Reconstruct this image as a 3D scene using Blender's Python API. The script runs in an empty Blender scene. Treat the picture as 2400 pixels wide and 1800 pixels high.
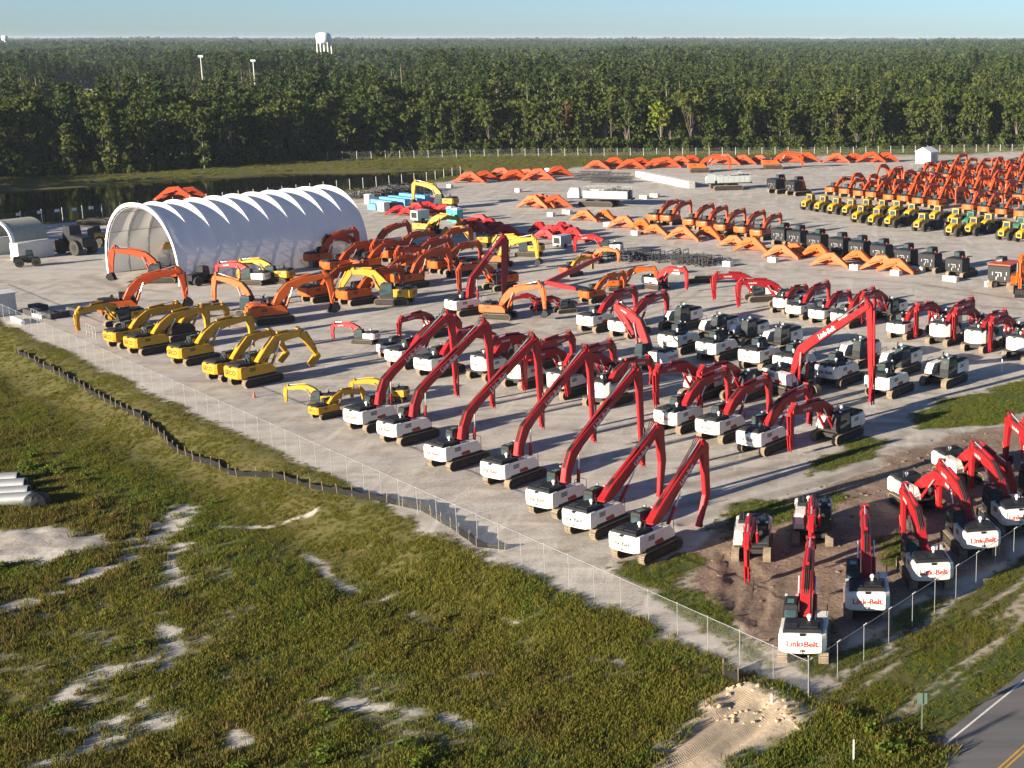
import bpy, math, random
import numpy as np
from mathutils import Vector, Matrix

R = math.radians
scene = bpy.context.scene
COL = scene.collection

# ------------------------------------------------------------------ camera, sky, sun, exposure
cam_data = bpy.data.cameras.new("camera")
cam = bpy.data.objects.new("camera", cam_data)
COL.objects.link(cam)
cam.location = (0, 0, 38.0)                     # a drone 38 m above the yard
cam.rotation_euler = (R(90 - 12.5), 0, 0)
cam_data.sensor_width = 36.0
cam_data.lens = 48.75
cam_data.shift_x = -0.2917                      # the photograph is a crop left of the lens axis
cam_data.shift_y = -0.0377
cam_data.clip_start = 1.0
cam_data.clip_end = 30000.0
scene.camera = cam

SUN_AZ, SUN_EL = 222.0, 14.0                    # direction towards the sun, degrees from +X and above the horizon
world = bpy.data.worlds.new("World")
scene.world = world
world.use_nodes = True
wn = world.node_tree.nodes
wl = world.node_tree.links
wn.clear()
w_out = wn.new("ShaderNodeOutputWorld")
w_bg = wn.new("ShaderNodeBackground")
w_sky = wn.new("ShaderNodeTexSky")
w_sky.sky_type = 'NISHITA'
w_sky.sun_disc = False
w_sky.sun_elevation = R(SUN_EL)
w_sky.sun_rotation = R(90.0 - SUN_AZ)
w_sky.altitude = 40
w_sky.air_density = 0.6
w_sky.dust_density = 0.35
w_sky.ozone_density = 3.3
w_bg.inputs[1].default_value = 0.05
wl.new(w_sky.outputs[0], w_bg.inputs[0])
wl.new(w_bg.outputs[0], w_out.inputs[0])

sun_data = bpy.data.lights.new("sun", 'SUN')
sun_data.energy = 5.0
sun_data.angle = R(0.5)
sun_data.color = (1.0, 0.86, 0.67)
sun = bpy.data.objects.new("sun", sun_data)
COL.objects.link(sun)
sd = Vector((math.cos(R(SUN_AZ)) * math.cos(R(SUN_EL)), math.sin(R(SUN_AZ)) * math.cos(R(SUN_EL)), math.sin(R(SUN_EL))))
sun.rotation_euler = sd.to_track_quat('Z', 'Y').to_euler()

scene.view_settings.view_transform = 'Standard'
scene.view_settings.look = 'None'
scene.view_settings.exposure = 1.55
scene.view_settings.gamma = 1.0
scene.view_settings.use_curve_mapping = False
scene.cycles.max_bounces = 5
scene.cycles.diffuse_bounces = 2
scene.cycles.glossy_bounces = 2
scene.cycles.transmission_bounces = 2
scene.cycles.transparent_max_bounces = 16
scene.cycles.volume_bounces = 0
scene.cycles.caustics_reflective = False
scene.cycles.caustics_refractive = False

random.seed(7)
RNG = np.random.default_rng(11)

# ------------------------------------------------------------------ materials
def mat(name, col, rough=0.5, metal=0.0, spec=0.5, dirt=0.0, dirtcol=(0.22, 0.17, 0.12), scale=1.5, coat=0.0):
    m = bpy.data.materials.new(name)
    m.use_nodes = True
    nt = m.node_tree
    b = nt.nodes["Principled BSDF"]
    b.inputs["Base Color"].default_value = (*col, 1)
    b.inputs["Roughness"].default_value = rough
    b.inputs["Metallic"].default_value = metal
    b.inputs["Specular IOR Level"].default_value = spec
    b.inputs["Coat Weight"].default_value = coat
    if dirt > 0:
        tc = nt.nodes.new("ShaderNodeTexCoord")
        n = nt.nodes.new("ShaderNodeTexNoise")
        n.inputs["Scale"].default_value = scale
        n.inputs["Detail"].default_value = 6
        n.inputs["Roughness"].default_value = 0.65
        oi = nt.nodes.new("ShaderNodeObjectInfo")
        ad = nt.nodes.new("ShaderNodeVectorMath")
        ad.operation = 'ADD'
        nt.links.new(tc.outputs["Object"], ad.inputs[0])
        nt.links.new(oi.outputs["Location"], ad.inputs[1])
        nt.links.new(ad.outputs[0], n.inputs["Vector"])
        mr = nt.nodes.new("ShaderNodeMapRange")
        mr.inputs[1].default_value = 0.42
        mr.inputs[2].default_value = 0.78
        mr.inputs[3].default_value = 0.0
        mr.inputs[4].default_value = dirt
        nt.links.new(n.outputs["Fac"], mr.inputs[0])
        mx = nt.nodes.new("ShaderNodeMix")
        mx.data_type = 'RGBA'
        mx.inputs["A"].default_value = (*col, 1)
        mx.inputs["B"].default_value = (*dirtcol, 1)
        nt.links.new(mr.outputs[0], mx.inputs["Factor"])
        nt.links.new(mx.outputs["Result"], b.inputs["Base Color"])
        mr2 = nt.nodes.new("ShaderNodeMapRange")
        mr2.inputs[3].default_value = rough * 0.8
        mr2.inputs[4].default_value = min(1, rough * 1.5)
        nt.links.new(n.outputs["Fac"], mr2.inputs[0])
        nt.links.new(mr2.outputs[0], b.inputs["Roughness"])
    return m

M = {
    'red': mat('red_paint', (0.34, 0.008, 0.011), 0.38, dirt=0.35, dirtcol=(0.17, 0.012, 0.014)),
    'white': mat('white_paint', (0.80, 0.77, 0.70), 0.4, dirt=0.25, dirtcol=(0.50, 0.44, 0.36)),
    'black': mat('black_paint', (0.012, 0.014, 0.018), 0.5, spec=0.3, dirt=0.4, dirtcol=(0.045, 0.042, 0.04)),
    'rubber': mat('rubber', (0.022, 0.021, 0.02), 0.8, dirt=0.5, dirtcol=(0.10, 0.08, 0.06)),
    'track': mat('dusty_track_steel', (0.24, 0.185, 0.13), 0.75, dirt=0.8, dirtcol=(0.09, 0.07, 0.055), scale=2.5),
    'undercarriage': mat('undercarriage_black', (0.018, 0.017, 0.016), 0.7, dirt=0.5, dirtcol=(0.09, 0.07, 0.05)),
    'orange': mat('orange_paint', (0.54, 0.100, 0.008), 0.4, dirt=0.45, dirtcol=(0.28, 0.05, 0.012)),
    'redorange': mat('red_orange_paint', (0.46, 0.062, 0.008), 0.42, dirt=0.5, dirtcol=(0.22, 0.032, 0.010)),
    'yellow': mat('yellow_paint', (0.54, 0.29, 0.010), 0.4, dirt=0.45, dirtcol=(0.26, 0.14, 0.015)),
    'lemon': mat('lemon_paint', (0.54, 0.31, 0.010), 0.4, dirt=0.4, dirtcol=(0.28, 0.16, 0.02)),
    'green': mat('green_paint', (0.02, 0.16, 0.08), 0.4, dirt=0.3),
    'teal': mat('teal_plastic', (0.05, 0.42, 0.38), 0.5, dirt=0.2),
    'blue': mat('light_blue_paint', (0.10, 0.36, 0.60), 0.5, dirt=0.3, dirtcol=(0.2, 0.3, 0.4)),
    'grey': mat('pale_grey_paint', (0.38, 0.42, 0.43), 0.45, dirt=0.5, dirtcol=(0.22, 0.23, 0.22)),
    'steel': mat('galvanised_steel', (0.40, 0.42, 0.43), 0.42, metal=0.6, dirt=0.3, dirtcol=(0.3, 0.3, 0.3)),
    'chrome': mat('chromed_rod', (0.78, 0.78, 0.76), 0.22, metal=0.7),
    'glass': mat('cab_glass', (0.035, 0.065, 0.075), 0.06, spec=1.0),
    'hatch': mat('green_roof_hatch', (0.10, 0.20, 0.13), 0.15, spec=0.7),
    'redtext': mat('red_lettering', (0.55, 0.02, 0.015), 0.45),
    'darktext': mat('dark_lettering', (0.03, 0.025, 0.03), 0.45),
    'whitetext': mat('white_lettering', (0.78, 0.75, 0.72), 0.45),
    'concrete': mat('white_concrete', (0.66, 0.63, 0.58), 0.85, dirt=0.5, dirtcol=(0.42, 0.38, 0.33)),
    'timber': mat('timber', (0.26, 0.19, 0.12), 0.8, dirt=0.5),
    'sheetmetal': mat('pale_sheet_metal', (0.62, 0.64, 0.62), 0.5, dirt=0.4, dirtcol=(0.4, 0.38, 0.33)),
    'canvas_grey': mat('grey_canvas', (0.34, 0.35, 0.30), 0.8, dirt=0.5, dirtcol=(0.2, 0.2, 0.16)),
    'silt': mat('black_silt_fabric', (0.010, 0.010, 0.011), 0.8, spec=0.2, dirt=0.4, dirtcol=(0.035, 0.033, 0.03)),
    'dark_pallet': mat('dark_pallet', (0.035, 0.035, 0.04), 0.7, dirt=0.6, dirtcol=(0.12, 0.12, 0.12)),
    'signgreen': mat('sign_back', (0.08, 0.12, 0.10), 0.5),
    'tower_white': mat('tower_white', (0.82, 0.82, 0.80), 0.5),
    'bark': mat('bark', (0.16, 0.13, 0.10), 0.9, dirt=0.6, dirtcol=(0.30, 0.27, 0.23)),
}

def leaf_mat(name, ca, cb, cc, transl=0.25):
    """foliage: leaf colour varies from plant to plant and from clump to clump"""
    m = bpy.data.materials.new(name)
    m.use_nodes = True
    nt = m.node_tree
    nt.nodes.clear()
    out = nt.nodes.new("ShaderNodeOutputMaterial")
    df = nt.nodes.new("ShaderNodeBsdfDiffuse")
    tr = nt.nodes.new("ShaderNodeBsdfTranslucent")
    mx = nt.nodes.new("ShaderNodeMixShader")
    mx.inputs[0].default_value = transl
    oi = nt.nodes.new("ShaderNodeObjectInfo")
    ge = nt.nodes.new("ShaderNodeNewGeometry")
    r1 = nt.nodes.new("ShaderNodeValToRGB")
    r1.color_ramp.elements[0].color = (*ca, 1)
    r1.color_ramp.elements[1].color = (*cc, 1)
    e = r1.color_ramp.elements.new(0.5)
    e.color = (*cb, 1)
    ad = nt.nodes.new("ShaderNodeMath")
    ad.operation = 'MULTIPLY_ADD'
    ad.inputs[1].default_value = 0.35
    ad2 = nt.nodes.new("ShaderNodeMath")
    ad2.operation = 'MULTIPLY'
    ad2.inputs[1].default_value = 0.65
    nt.links.new(oi.outputs["Random"], ad2.inputs[0])
    nt.links.new(ge.outputs["Random Per Island"], ad.inputs[0])
    nt.links.new(ad2.outputs[0], ad.inputs[2])
    nt.links.new(ad.outputs[0], r1.inputs[0])
    nt.links.new(r1.outputs[0], df.inputs[0])
    nt.links.new(r1.outputs[0], tr.inputs[0])
    nt.links.new(df.outputs[0], mx.inputs[1])
    nt.links.new(tr.outputs[0], mx.inputs[2])
    nt.links.new(mx.outputs[0], out.inputs[0])
    return m

M['leaf'] = leaf_mat('broad_leaves', (0.036, 0.062, 0.016), (0.075, 0.100, 0.024), (0.120, 0.138, 0.036), 0.3)
M['pine'] = leaf_mat('pine_needles', (0.030, 0.056, 0.020), (0.052, 0.080, 0.026), (0.080, 0.104, 0.034), 0.3)
M['bright_leaf'] = leaf_mat('yellow_green_leaves', (0.13, 0.17, 0.02), (0.16, 0.20, 0.025), (0.19, 0.22, 0.04))
M['brown_leaf'] = leaf_mat('brown_leaves', (0.14, 0.07, 0.03), (0.17, 0.10, 0.04), (0.12, 0.10, 0.04))
M['grass'] = leaf_mat('field_grass', (0.095, 0.110, 0.018), (0.145, 0.145, 0.026), (0.21, 0.18, 0.042), 0.35)
M['weed'] = leaf_mat('brown_weeds', (0.120, 0.080, 0.028), (0.140, 0.115, 0.030), (0.100, 0.115, 0.026), 0.35)
M['lush'] = leaf_mat('green_grass', (0.070, 0.105, 0.016), (0.105, 0.145, 0.022), (0.150, 0.175, 0.032), 0.35)

# ------------------------------------------------------------------ mesh helpers
class MB:
    """collects boxes, prisms, tubes and lofts, then becomes ONE mesh"""
    def __init__(s):
        s.v = []; s.f = []; s.mi = []; s.sm = []; s.cur = 0; s.smooth = False
    def add(s, vs, fs, smooth=None):
        o = len(s.v)
        s.v += [tuple(p) for p in vs]
        for f in fs:
            s.f.append([i + o for i in f]); s.mi.append(s.cur); s.sm.append(s.smooth if smooth is None else smooth)
        return s
    def box(s, x0, x1, y0, y1, z0, z1):
        return s.add([(x0, y0, z0), (x1, y0, z0), (x1, y1, z0), (x0, y1, z0), (x0, y0, z1), (x1, y0, z1), (x1, y1, z1), (x0, y1, z1)],
                     [(3, 2, 1, 0), (4, 5, 6, 7), (0, 1, 5, 4), (1, 2, 6, 5), (2, 3, 7, 6), (3, 0, 4, 7)])
    def prism(s, pts, a0, a1, axis='y'):
        n = len(pts)
        def P(p, a):
            return (p[0], a, p[1]) if axis == 'y' else ((p[0], p[1], a) if axis == 'z' else (a, p[0], p[1]))
        vs = [P(p, a0) for p in pts] + [P(p, a1) for p in pts]
        fs = [list(range(n)), list(range(2 * n - 1, n - 1, -1))]
        for i in range(n):
            j = (i + 1) % n
            fs.append((j, i, i + n, j + n))
        return s.add(vs, fs)
    def tube(s, p0, p1, r, n=8, r1=None, cap=True):
        p0 = Vector(p0); p1 = Vector(p1); d = (p1 - p0).normalized()
        a = d.orthogonal().normalized(); b = d.cross(a)
        r1 = r if r1 is None else r1
        vs = [p0 + (a * math.cos(t) + b * math.sin(t)) * r for t in [2 * math.pi * k / n for k in range(n)]]
        vs += [p1 + (a * math.cos(t) + b * math.sin(t)) * r1 for t in [2 * math.pi * k / n for k in range(n)]]
        s.add(vs, [(i, (i + 1) % n, (i + 1) % n + n, i + n) for i in range(n)], smooth=True)
        if cap:
            s.add(vs[:n], [list(range(n - 1, -1, -1))], False); s.add(vs[n:], [list(range(n))], False)
        return s
    def loft(s, rings, cap=True, smooth=False):
        n = len(rings[0]); vs = [p for r in rings for p in r]; fs = []
        for k in range(len(rings) - 1):
            for i in range(n):
                j = (i + 1) % n
                fs.append((k * n + i, k * n + j, (k + 1) * n + j, (k + 1) * n + i))
        s.add(vs, fs, smooth)
        if cap:
            s.add(rings[0], [list(range(n - 1, -1, -1))], False); s.add(rings[-1], [list(range(n))], False)
        return s
    def sphere(s, c, r, n=8, m=5):
        rings = []
        for k in range(1, m):
            t = math.pi * k / m
            rings.append([(c[0] + r * math.sin(t) * math.cos(2 * math.pi * i / n), c[1] + r * math.sin(t) * math.sin(2 * math.pi * i / n), c[2] - r * math.cos(t)) for i in range(n)])
        return s.loft(rings, True, True)
    def quad(s, a, b, c, d):
        return s.add([a, b, c, d], [(0, 1, 2, 3)])
    def mesh(s, name, *mats):
        me = bpy.data.meshes.new(name)
        me.from_pydata(s.v, [], s.f)
        for m in mats:
            me.materials.append(M[m] if isinstance(m, str) else m)
        me.polygons.foreach_set("material_index", s.mi)
        me.polygons.foreach_set("use_smooth", s.sm)
        me.update()
        return me

def np_mesh(name, verts, faces, *mats):
    """fast mesh from numpy arrays; faces is (n,3) or (n,4)"""
    me = bpy.data.meshes.new(name)
    verts = np.asarray(verts, np.float32); faces = np.asarray(faces, np.int32)
    me.vertices.add(len(verts)); me.vertices.foreach_set("co", verts.ravel())
    k = faces.shape[1]
    me.loops.add(faces.size); me.loops.foreach_set("vertex_index", faces.ravel())
    me.polygons.add(len(faces))
    me.polygons.foreach_set("loop_start", np.arange(0, faces.size, k, dtype=np.int32))
    for m in mats:
        me.materials.append(M[m] if isinstance(m, str) else m)
    me.update(calc_edges=True)
    return me

def obj(name, me, parent=None, loc=None, rotz=None):
    o = bpy.data.objects.new(name, me)
    COL.objects.link(o)
    if parent is not None:
        o.parent = parent
    if loc is not None:
        o.location = loc
    if rotz is not None:
        o.rotation_euler = (0, 0, rotz)
    return o

def tag(o, label=None, cat=None, group=None, kind=None):
    if label: o['label'] = label
    if cat: o['category'] = cat
    if group: o['group'] = group
    if kind: o['kind'] = kind
    return o

def thing(name, label, cat, x, y, z=0.0, h=0.0, group=None, scale=1.0):
    o = bpy.data.objects.new(name, None)
    o.empty_display_size = 0.5
    COL.objects.link(o)
    o.location = (x, y, z); o.rotation_euler = (0, 0, R(h)); o.scale = (scale,) * 3
    return tag(o, label, cat, group)

ORD = ['zeroth', 'first', 'second', 'third', 'fourth', 'fifth', 'sixth', 'seventh', 'eighth', 'ninth', 'tenth', 'eleventh',
       'twelfth', 'thirteenth', 'fourteenth', 'fifteenth', 'sixteenth', 'seventeenth', 'eighteenth', 'nineteenth', 'twentieth']
def ordinal(k):
    return ORD[k] if k < len(ORD) else 'twenty-' + ORD[k - 20]

_text = {}
def text_pts(body, width, bold=0.012):
    """flat lettering as (verts2d, faces), centred, scaled to a width"""
    key = (body, bold)
    if key not in _text:
        cu = bpy.data.curves.new("lettering_curve", 'FONT')
        cu.body = body; cu.size = 1; cu.resolution_u = 2; cu.offset = bold; cu.fill_mode = 'FRONT'
        o = bpy.data.objects.new("lettering_curve", cu)
        COL.objects.link(o)
        dg = bpy.context.evaluated_depsgraph_get()
        me = bpy.data.meshes.new_from_object(o.evaluated_get(dg))
        vs = [v.co.copy() for v in me.vertices]; fs = [list(p.vertices) for p in me.polygons]
        bpy.data.objects.remove(o); bpy.data.curves.remove(cu); bpy.data.meshes.remove(me)
        x0 = min(v.x for v in vs); x1 = max(v.x for v in vs); y0 = min(v.y for v in vs); y1 = max(v.y for v in vs)
        _text[key] = ([((v.x - (x0 + x1) / 2) / (x1 - x0), (v.y - (y0 + y1) / 2) / (x1 - x0)) for v in vs], fs)
    vs, fs = _text[key]
    return [(x * width, y * width) for x, y in vs], fs

# ------------------------------------------------------------------ ground
def pip(px, py, poly):
    inside = np.zeros(px.shape, bool)
    n = len(poly)
    for i in range(n):
        x0, y0 = poly[i]; x1, y1 = poly[(i + 1) % n]
        c = ((y0 > py) != (y1 > py)) & (px < (x1 - x0) * (py - y0) / (y1 - y0 + 1e-12) + x0)
        inside ^= c
    return inside
def dseg(px, py, pts, closed=False):
    d = np.full(px.shape, 1e9)
    n = len(pts)
    for i in range(n if closed else n - 1):
        x0, y0 = pts[i]; x1, y1 = pts[(i + 1) % n]
        dx, dy = x1 - x0, y1 - y0
        t = np.clip(((px - x0) * dx + (py - y0) * dy) / (dx * dx + dy * dy + 1e-9), 0, 1)
        d = np.minimum(d, np.hypot(px - x0 - t * dx, py - y0 - t * dy))
    return d
def sdist(px, py, poly):
    d = dseg(px, py, poly, True)
    return np.where(pip(px, py, poly), -d, d)
def sstep(a, b, x):
    t = np.clip((x - a) / (b - a), 0, 1)
    return t * t * (3 - 2 * t)
def vnoise(x, y, s, seed=0):
    x = x / s; y = y / s
    xi = np.floor(x).astype(np.int64); yi = np.floor(y).astype(np.int64)
    fx = x - xi; fy = y - yi
    fx = fx * fx * (3 - 2 * fx); fy = fy * fy * (3 - 2 * fy)
    def hsh(a, b):
        h = (a * 374761393 + b * 668265263 + seed * 974634777) & 0x7fffffff
        h = ((h ^ (h >> 13)) * 1274126177) & 0x7fffffff
        return ((h ^ (h >> 16)) & 0xffff) / 65535.0
    return (hsh(xi, yi) * (1 - fx) + hsh(xi + 1, yi) * fx) * (1 - fy) + (hsh(xi, yi + 1) * (1 - fx) + hsh(xi + 1, yi + 1) * fx) * fy
def fbm(x, y, s, seed=0, o=4):
    a = 0; w = 0.5; t = 0
    for k in range(o):
        a = a + w * vnoise(x, y, s / 2 ** k, seed + k); t += w; w *= 0.5
    return a / t

CORNER = (-0.13, 75.28)
FENCE_L = (-112.05, 187.89)
FDX, FDY = FENCE_L[0] - CORNER[0], FENCE_L[1] - CORNER[1]
FLEN = math.hypot(FDX, FDY); FDX /= FLEN; FDY /= FLEN       # along the left fence, away from the corner
NX, NY = -FDY, FDX                                           # out of the yard, into the field
if NX * (0 - CORNER[0]) + NY * (60 - CORNER[1]) < 0: NX, NY = -NX, -NY
FENCE_R = (16.15, 99.1)
RDX, RDY = FENCE_R[0] - CORNER[0], FENCE_R[1] - CORNER[1]
RLEN = math.hypot(RDX, RDY); RDX /= RLEN; RDY /= RLEN
POND = [(-247.4, 346.56), (-210.09, 359.67), (-180.2, 391.48), (-151.65, 412.26), (-102.77, 419.2), (-98.72, 400.31), (-107.93, 373.79), (-118.41, 356.56), (-134.77, 326.38), (-153.84, 300.08), (-167.69, 285.38), (-190.11, 264.35)]
YARD_FAR = [(-180.27, 264.35), (-166.19, 282.74), (-151.32, 295.02), (-132.04, 319.6), (-115.37, 350.49), (-102.13, 369.33), (-95.22, 387.81), (-64.87, 423.48), (-13.85, 452.68), (72.89, 476.86), (193.87, 488.01)]
ROAD_A, ROAD_B = (5.45, 67.13), (12.93, 77.67)
DX, DY = ROAD_B[0] - ROAD_A[0], ROAD_B[1] - ROAD_A[1]
_l = math.hypot(DX, DY); DX /= _l; DY /= _l
EX, EY = DY, -DX                                             # from the white edge line into the carriageway

FIELD_DROP = 1.6
def height(x, y):
    along = (x - CORNER[0]) * FDX + (y - CORNER[1]) * FDY
    out = (x - CORNER[0]) * NX + (y - CORNER[1]) * NY
    bank = sstep(1.0, 9.0, out) * sstep(2.0, 34.0, along)
    z = -FIELD_DROP * bank
    field = sstep(0.6, 4.0, out)
    z = z + field * (fbm(x, y, 9.0, 3) - 0.5) * 0.55 + field * (fbm(x, y, 1.9, 8, 2) - 0.5) * 0.16
    z = z + (fbm(x, y, 14.0, 21) - 0.5) * 0.10 * (1 - field)
    sp = sdist(x, y, POND)
    z = z - 2.0 * (1 - sstep(-5.0, 1.5, sp))
    # spoil heap of sand by the fence corner
    for (cx, cy), r, hh in HEAPS:
        d = np.hypot(x - cx, y - cy)
        z = z + hh * np.exp(-(d / r) ** 2) * (0.35 + 1.3 * fbm(x, y, 0.9, 31))
    # ruts pressed into the soft ground, with a lip on each side
    rd = np.full(x.shape, 9.0)
    for r in SOFT_RUTS:
        rd = np.minimum(rd, dseg(x, y, r))
    z = z - 0.16 * np.exp(-(rd / 0.30) ** 2) + 0.09 * np.exp(-((rd - 0.75) / 0.30) ** 2)
    z = z + (1 - sstep(-3.0, 0.5, sdist(x, y, MUD))) * (fbm(x, y, 1.6, 51, 3) - 0.5) * 0.20
    # roadside: fall to the ditch, then the carriageway
    rd = (x - ROAD_A[0]) * EX + (y - ROAD_A[1]) * EY
    z = z + np.where(rd > -0.6, (0.02 - z) * sstep(-0.6, 0.0, rd), 0)
    return z
HEAPS = [((-2.53, 75.88), 1.5, 0.45), ((-4.42, 75.71), 1.1, 0.35), ((-5.84, 74.37), 1.2, 0.30), ((-1.23, 73.32), 1.3, 0.30), ((-2.96, 73.58), 2.2, 0.15), ((-62.98, 105.17), 7.0, 0.25)]

SOFT_RUTS = [[(-6.07, 90.11), (-5.69, 92.41), (-6.05, 96.49), (-6.62, 99.1)], [(-5.46, 88.27), (-5.03, 91.24), (-5.34, 96.07)], [(-4.35, 86.85), (-3.91, 90.11), (-4.22, 94.82), (-4.7, 97.35)], [(-3.68, 85.81), (-3.1, 89.73), (-3.4, 94.41)],
    [(-10.24, 105.23), (-4.99, 110.12), (1.88, 116.52), (7.86, 122.32), (13.37, 126.4)], [(-9.41, 103.47), (-4.2, 108.2), (2.58, 114.39), (8.5, 120.24), (13.97, 124.47)],
    [(-9.31, 67.13), (-7.09, 70.25), (-5.15, 73.22), (-3.77, 75.33)], [(-8.11, 66.6), (-5.87, 69.68), (-3.88, 72.41), (-2.48, 74.1)], [(-7.58, 65.83), (-4.88, 68.93), (-2.67, 72.3)]]
# patches of the ground surface
SAND_TRAILS = [([(-57.3, 91.61), (-55.56, 96.3), (-53.43, 99.68), (-53.06, 105.17), (-52.33, 108.13), (-53.96, 113.42)], 1.5),
               ([(-50.66, 105.17), (-48.48, 98.81), (-45.5, 90.87), (-42.11, 84.66), (-41.52, 82.76)], 0.9),
               ([(-46.17, 78.05), (-45.31, 81.54), (-43.17, 82.76), (-42.4, 85.32)], 1.0),
               ([(-42.1, 69.95), (-40.93, 72.81), (-39.43, 74.83), (-37.66, 75.35)], 1.3),
               ([(-43.41, 73.81), (-40.94, 75.35), (-40.17, 79.19), (-39.09, 80.35)], 0.6),
               ([(-49.2, 108.63), (-44.44, 108.63), (-41.45, 110.19)], 0.5), ([(-39.39, 102.35), (-34.72, 96.3), (-33.51, 95.49)], 0.6),
               ([(-31.6, 92.36), (-30.34, 94.29)], 0.5), ([(-34.16, 74.83), (-31.52, 70.41)], 0.5),
               ([(-29.36, 76.95), (-25.27, 75.35), (-21.09, 73.81), (-19.49, 72.32)], 0.8),
               ([(-21.67, 88.71), (-19.63, 87.32)], 0.4), ([(-16.85, 78.96), (-14.91, 78.39)], 0.5), ([(-21.2, 79.53), (-19.21, 80.12)], 0.35),
               ([(-14.01, 81.09), (-12.0, 80.19)], 0.5), ([(-28.2, 91.15), (-25.93, 88.26), (-24.3, 87.57)], 0.35)]
SAND_AREAS = [[(-69.53, 108.13), (-63.33, 109.66), (-57.8, 107.12), (-55.56, 104.69), (-58.46, 100.55), (-64.51, 99.68)],
              [(-9.31, 67.13), (-8.19, 71.8), (-6.51, 74.9), (-5.1, 76.54), (-2.54, 76.26), (-0.5, 74.37), (0.0, 72.3), (-0.94, 69.87), (-3.25, 68.93), (-4.54, 67.13), (-5.58, 62.96), (-9.01, 62.96)],
              [(-32.16, 113.24), (-29.15, 109.9), (-24.94, 103.76), (-20.32, 95.65), (-14.58, 88.63), (-13.91, 90.11), (-19.71, 100.92), (-25.59, 109.9), (-30.17, 115.57)]]
MUD = [(-10.57, 98.22), (-8.76, 103.76), (-4.98, 109.9), (2.26, 116.76), (8.97, 127.25), (14.73, 131.65), (22.61, 136.35), (44.48, 139.66), (35.55, 109.9), (16.42, 100.92), (5.13, 86.5), (-0.26, 77.67), (-4.43, 83.8), (-8.88, 90.11)]
LUSH_YARD = [[(10.06, 137.16), (13.74, 144.01), (18.76, 147.68), (25.46, 154.56), (41.8, 165.49), (47.76, 150.56), (23.13, 139.66), (18.49, 134.75), (14.04, 133.18), (10.58, 132.41)],
             [(2.0, 124.47), (4.63, 131.65), (7.83, 128.69), (6.39, 124.47), (2.32, 120.5)], [(-1.14, 117.99), (1.59, 123.79), (3.54, 122.45), (0.0, 116.76)],
             [(-8.12, 104.25), (-6.4, 109.9), (-4.32, 111.55), (-1.78, 109.9), (2.19, 113.24), (3.98, 112.11), (1.05, 107.78), (-3.4, 104.74), (-6.63, 101.85)],
             [(-14.38, 95.65), (-12.81, 98.22), (-9.16, 93.2), (-5.75, 87.2), (-3.85, 83.14), (-1.58, 79.42), (-1.81, 77.67), (-4.31, 81.24), (-8.68, 87.91)], [(1.05, 78.83), (1.61, 80.63), (4.5, 85.13), (9.02, 91.63), (10.14, 90.86), (5.54, 83.8), (1.55, 77.67)],
             [(-11.25, 95.65), (-10.34, 99.1), (-8.26, 97.35), (-8.48, 92.41)], [(-0.79, 79.42), (-0.56, 84.46), (0.86, 86.5), (1.97, 85.13), (1.32, 79.42), (0.0, 77.67)],
             [(5.3, 101.85), (8.09, 103.76), (8.44, 95.65), (5.94, 95.65)]]
RUTS = [[(-11.98, 108.83), (-7.24, 112.11), (-1.9, 117.99), (3.99, 124.47), (9.68, 131.65)], [(-12.48, 113.81), (-7.56, 117.37), (-1.96, 121.8)],
        [(-10.29, 105.73), (-5.02, 110.99), (1.88, 116.76), (7.9, 123.12), (13.45, 127.25)], [(-5.25, 88.63), (-5.0, 92.41), (-5.88, 97.35)], [(-3.71, 86.5), (-3.58, 90.86), (-4.38, 95.65)],
        [(-2.25, 85.13), (-2.07, 90.11), (-2.17, 94.82)], [(-9.13, 67.57), (-7.06, 69.87), (-3.75, 74.9)], [(-8.17, 67.13), (-5.64, 69.87), (-2.68, 72.81)],
        [(-31.64, 202.26), (-12.87, 205.74), (6.43, 205.74), (30.65, 195.62)], [(0.0, 225.03), (16.92, 216.91), (31.64, 202.26)], [(-113.67, 220.9), (-99.36, 202.26), (-91.77, 202.26)], [(-119.22, 225.03), (-107.79, 213.06), (-98.12, 209.34)]]

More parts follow.
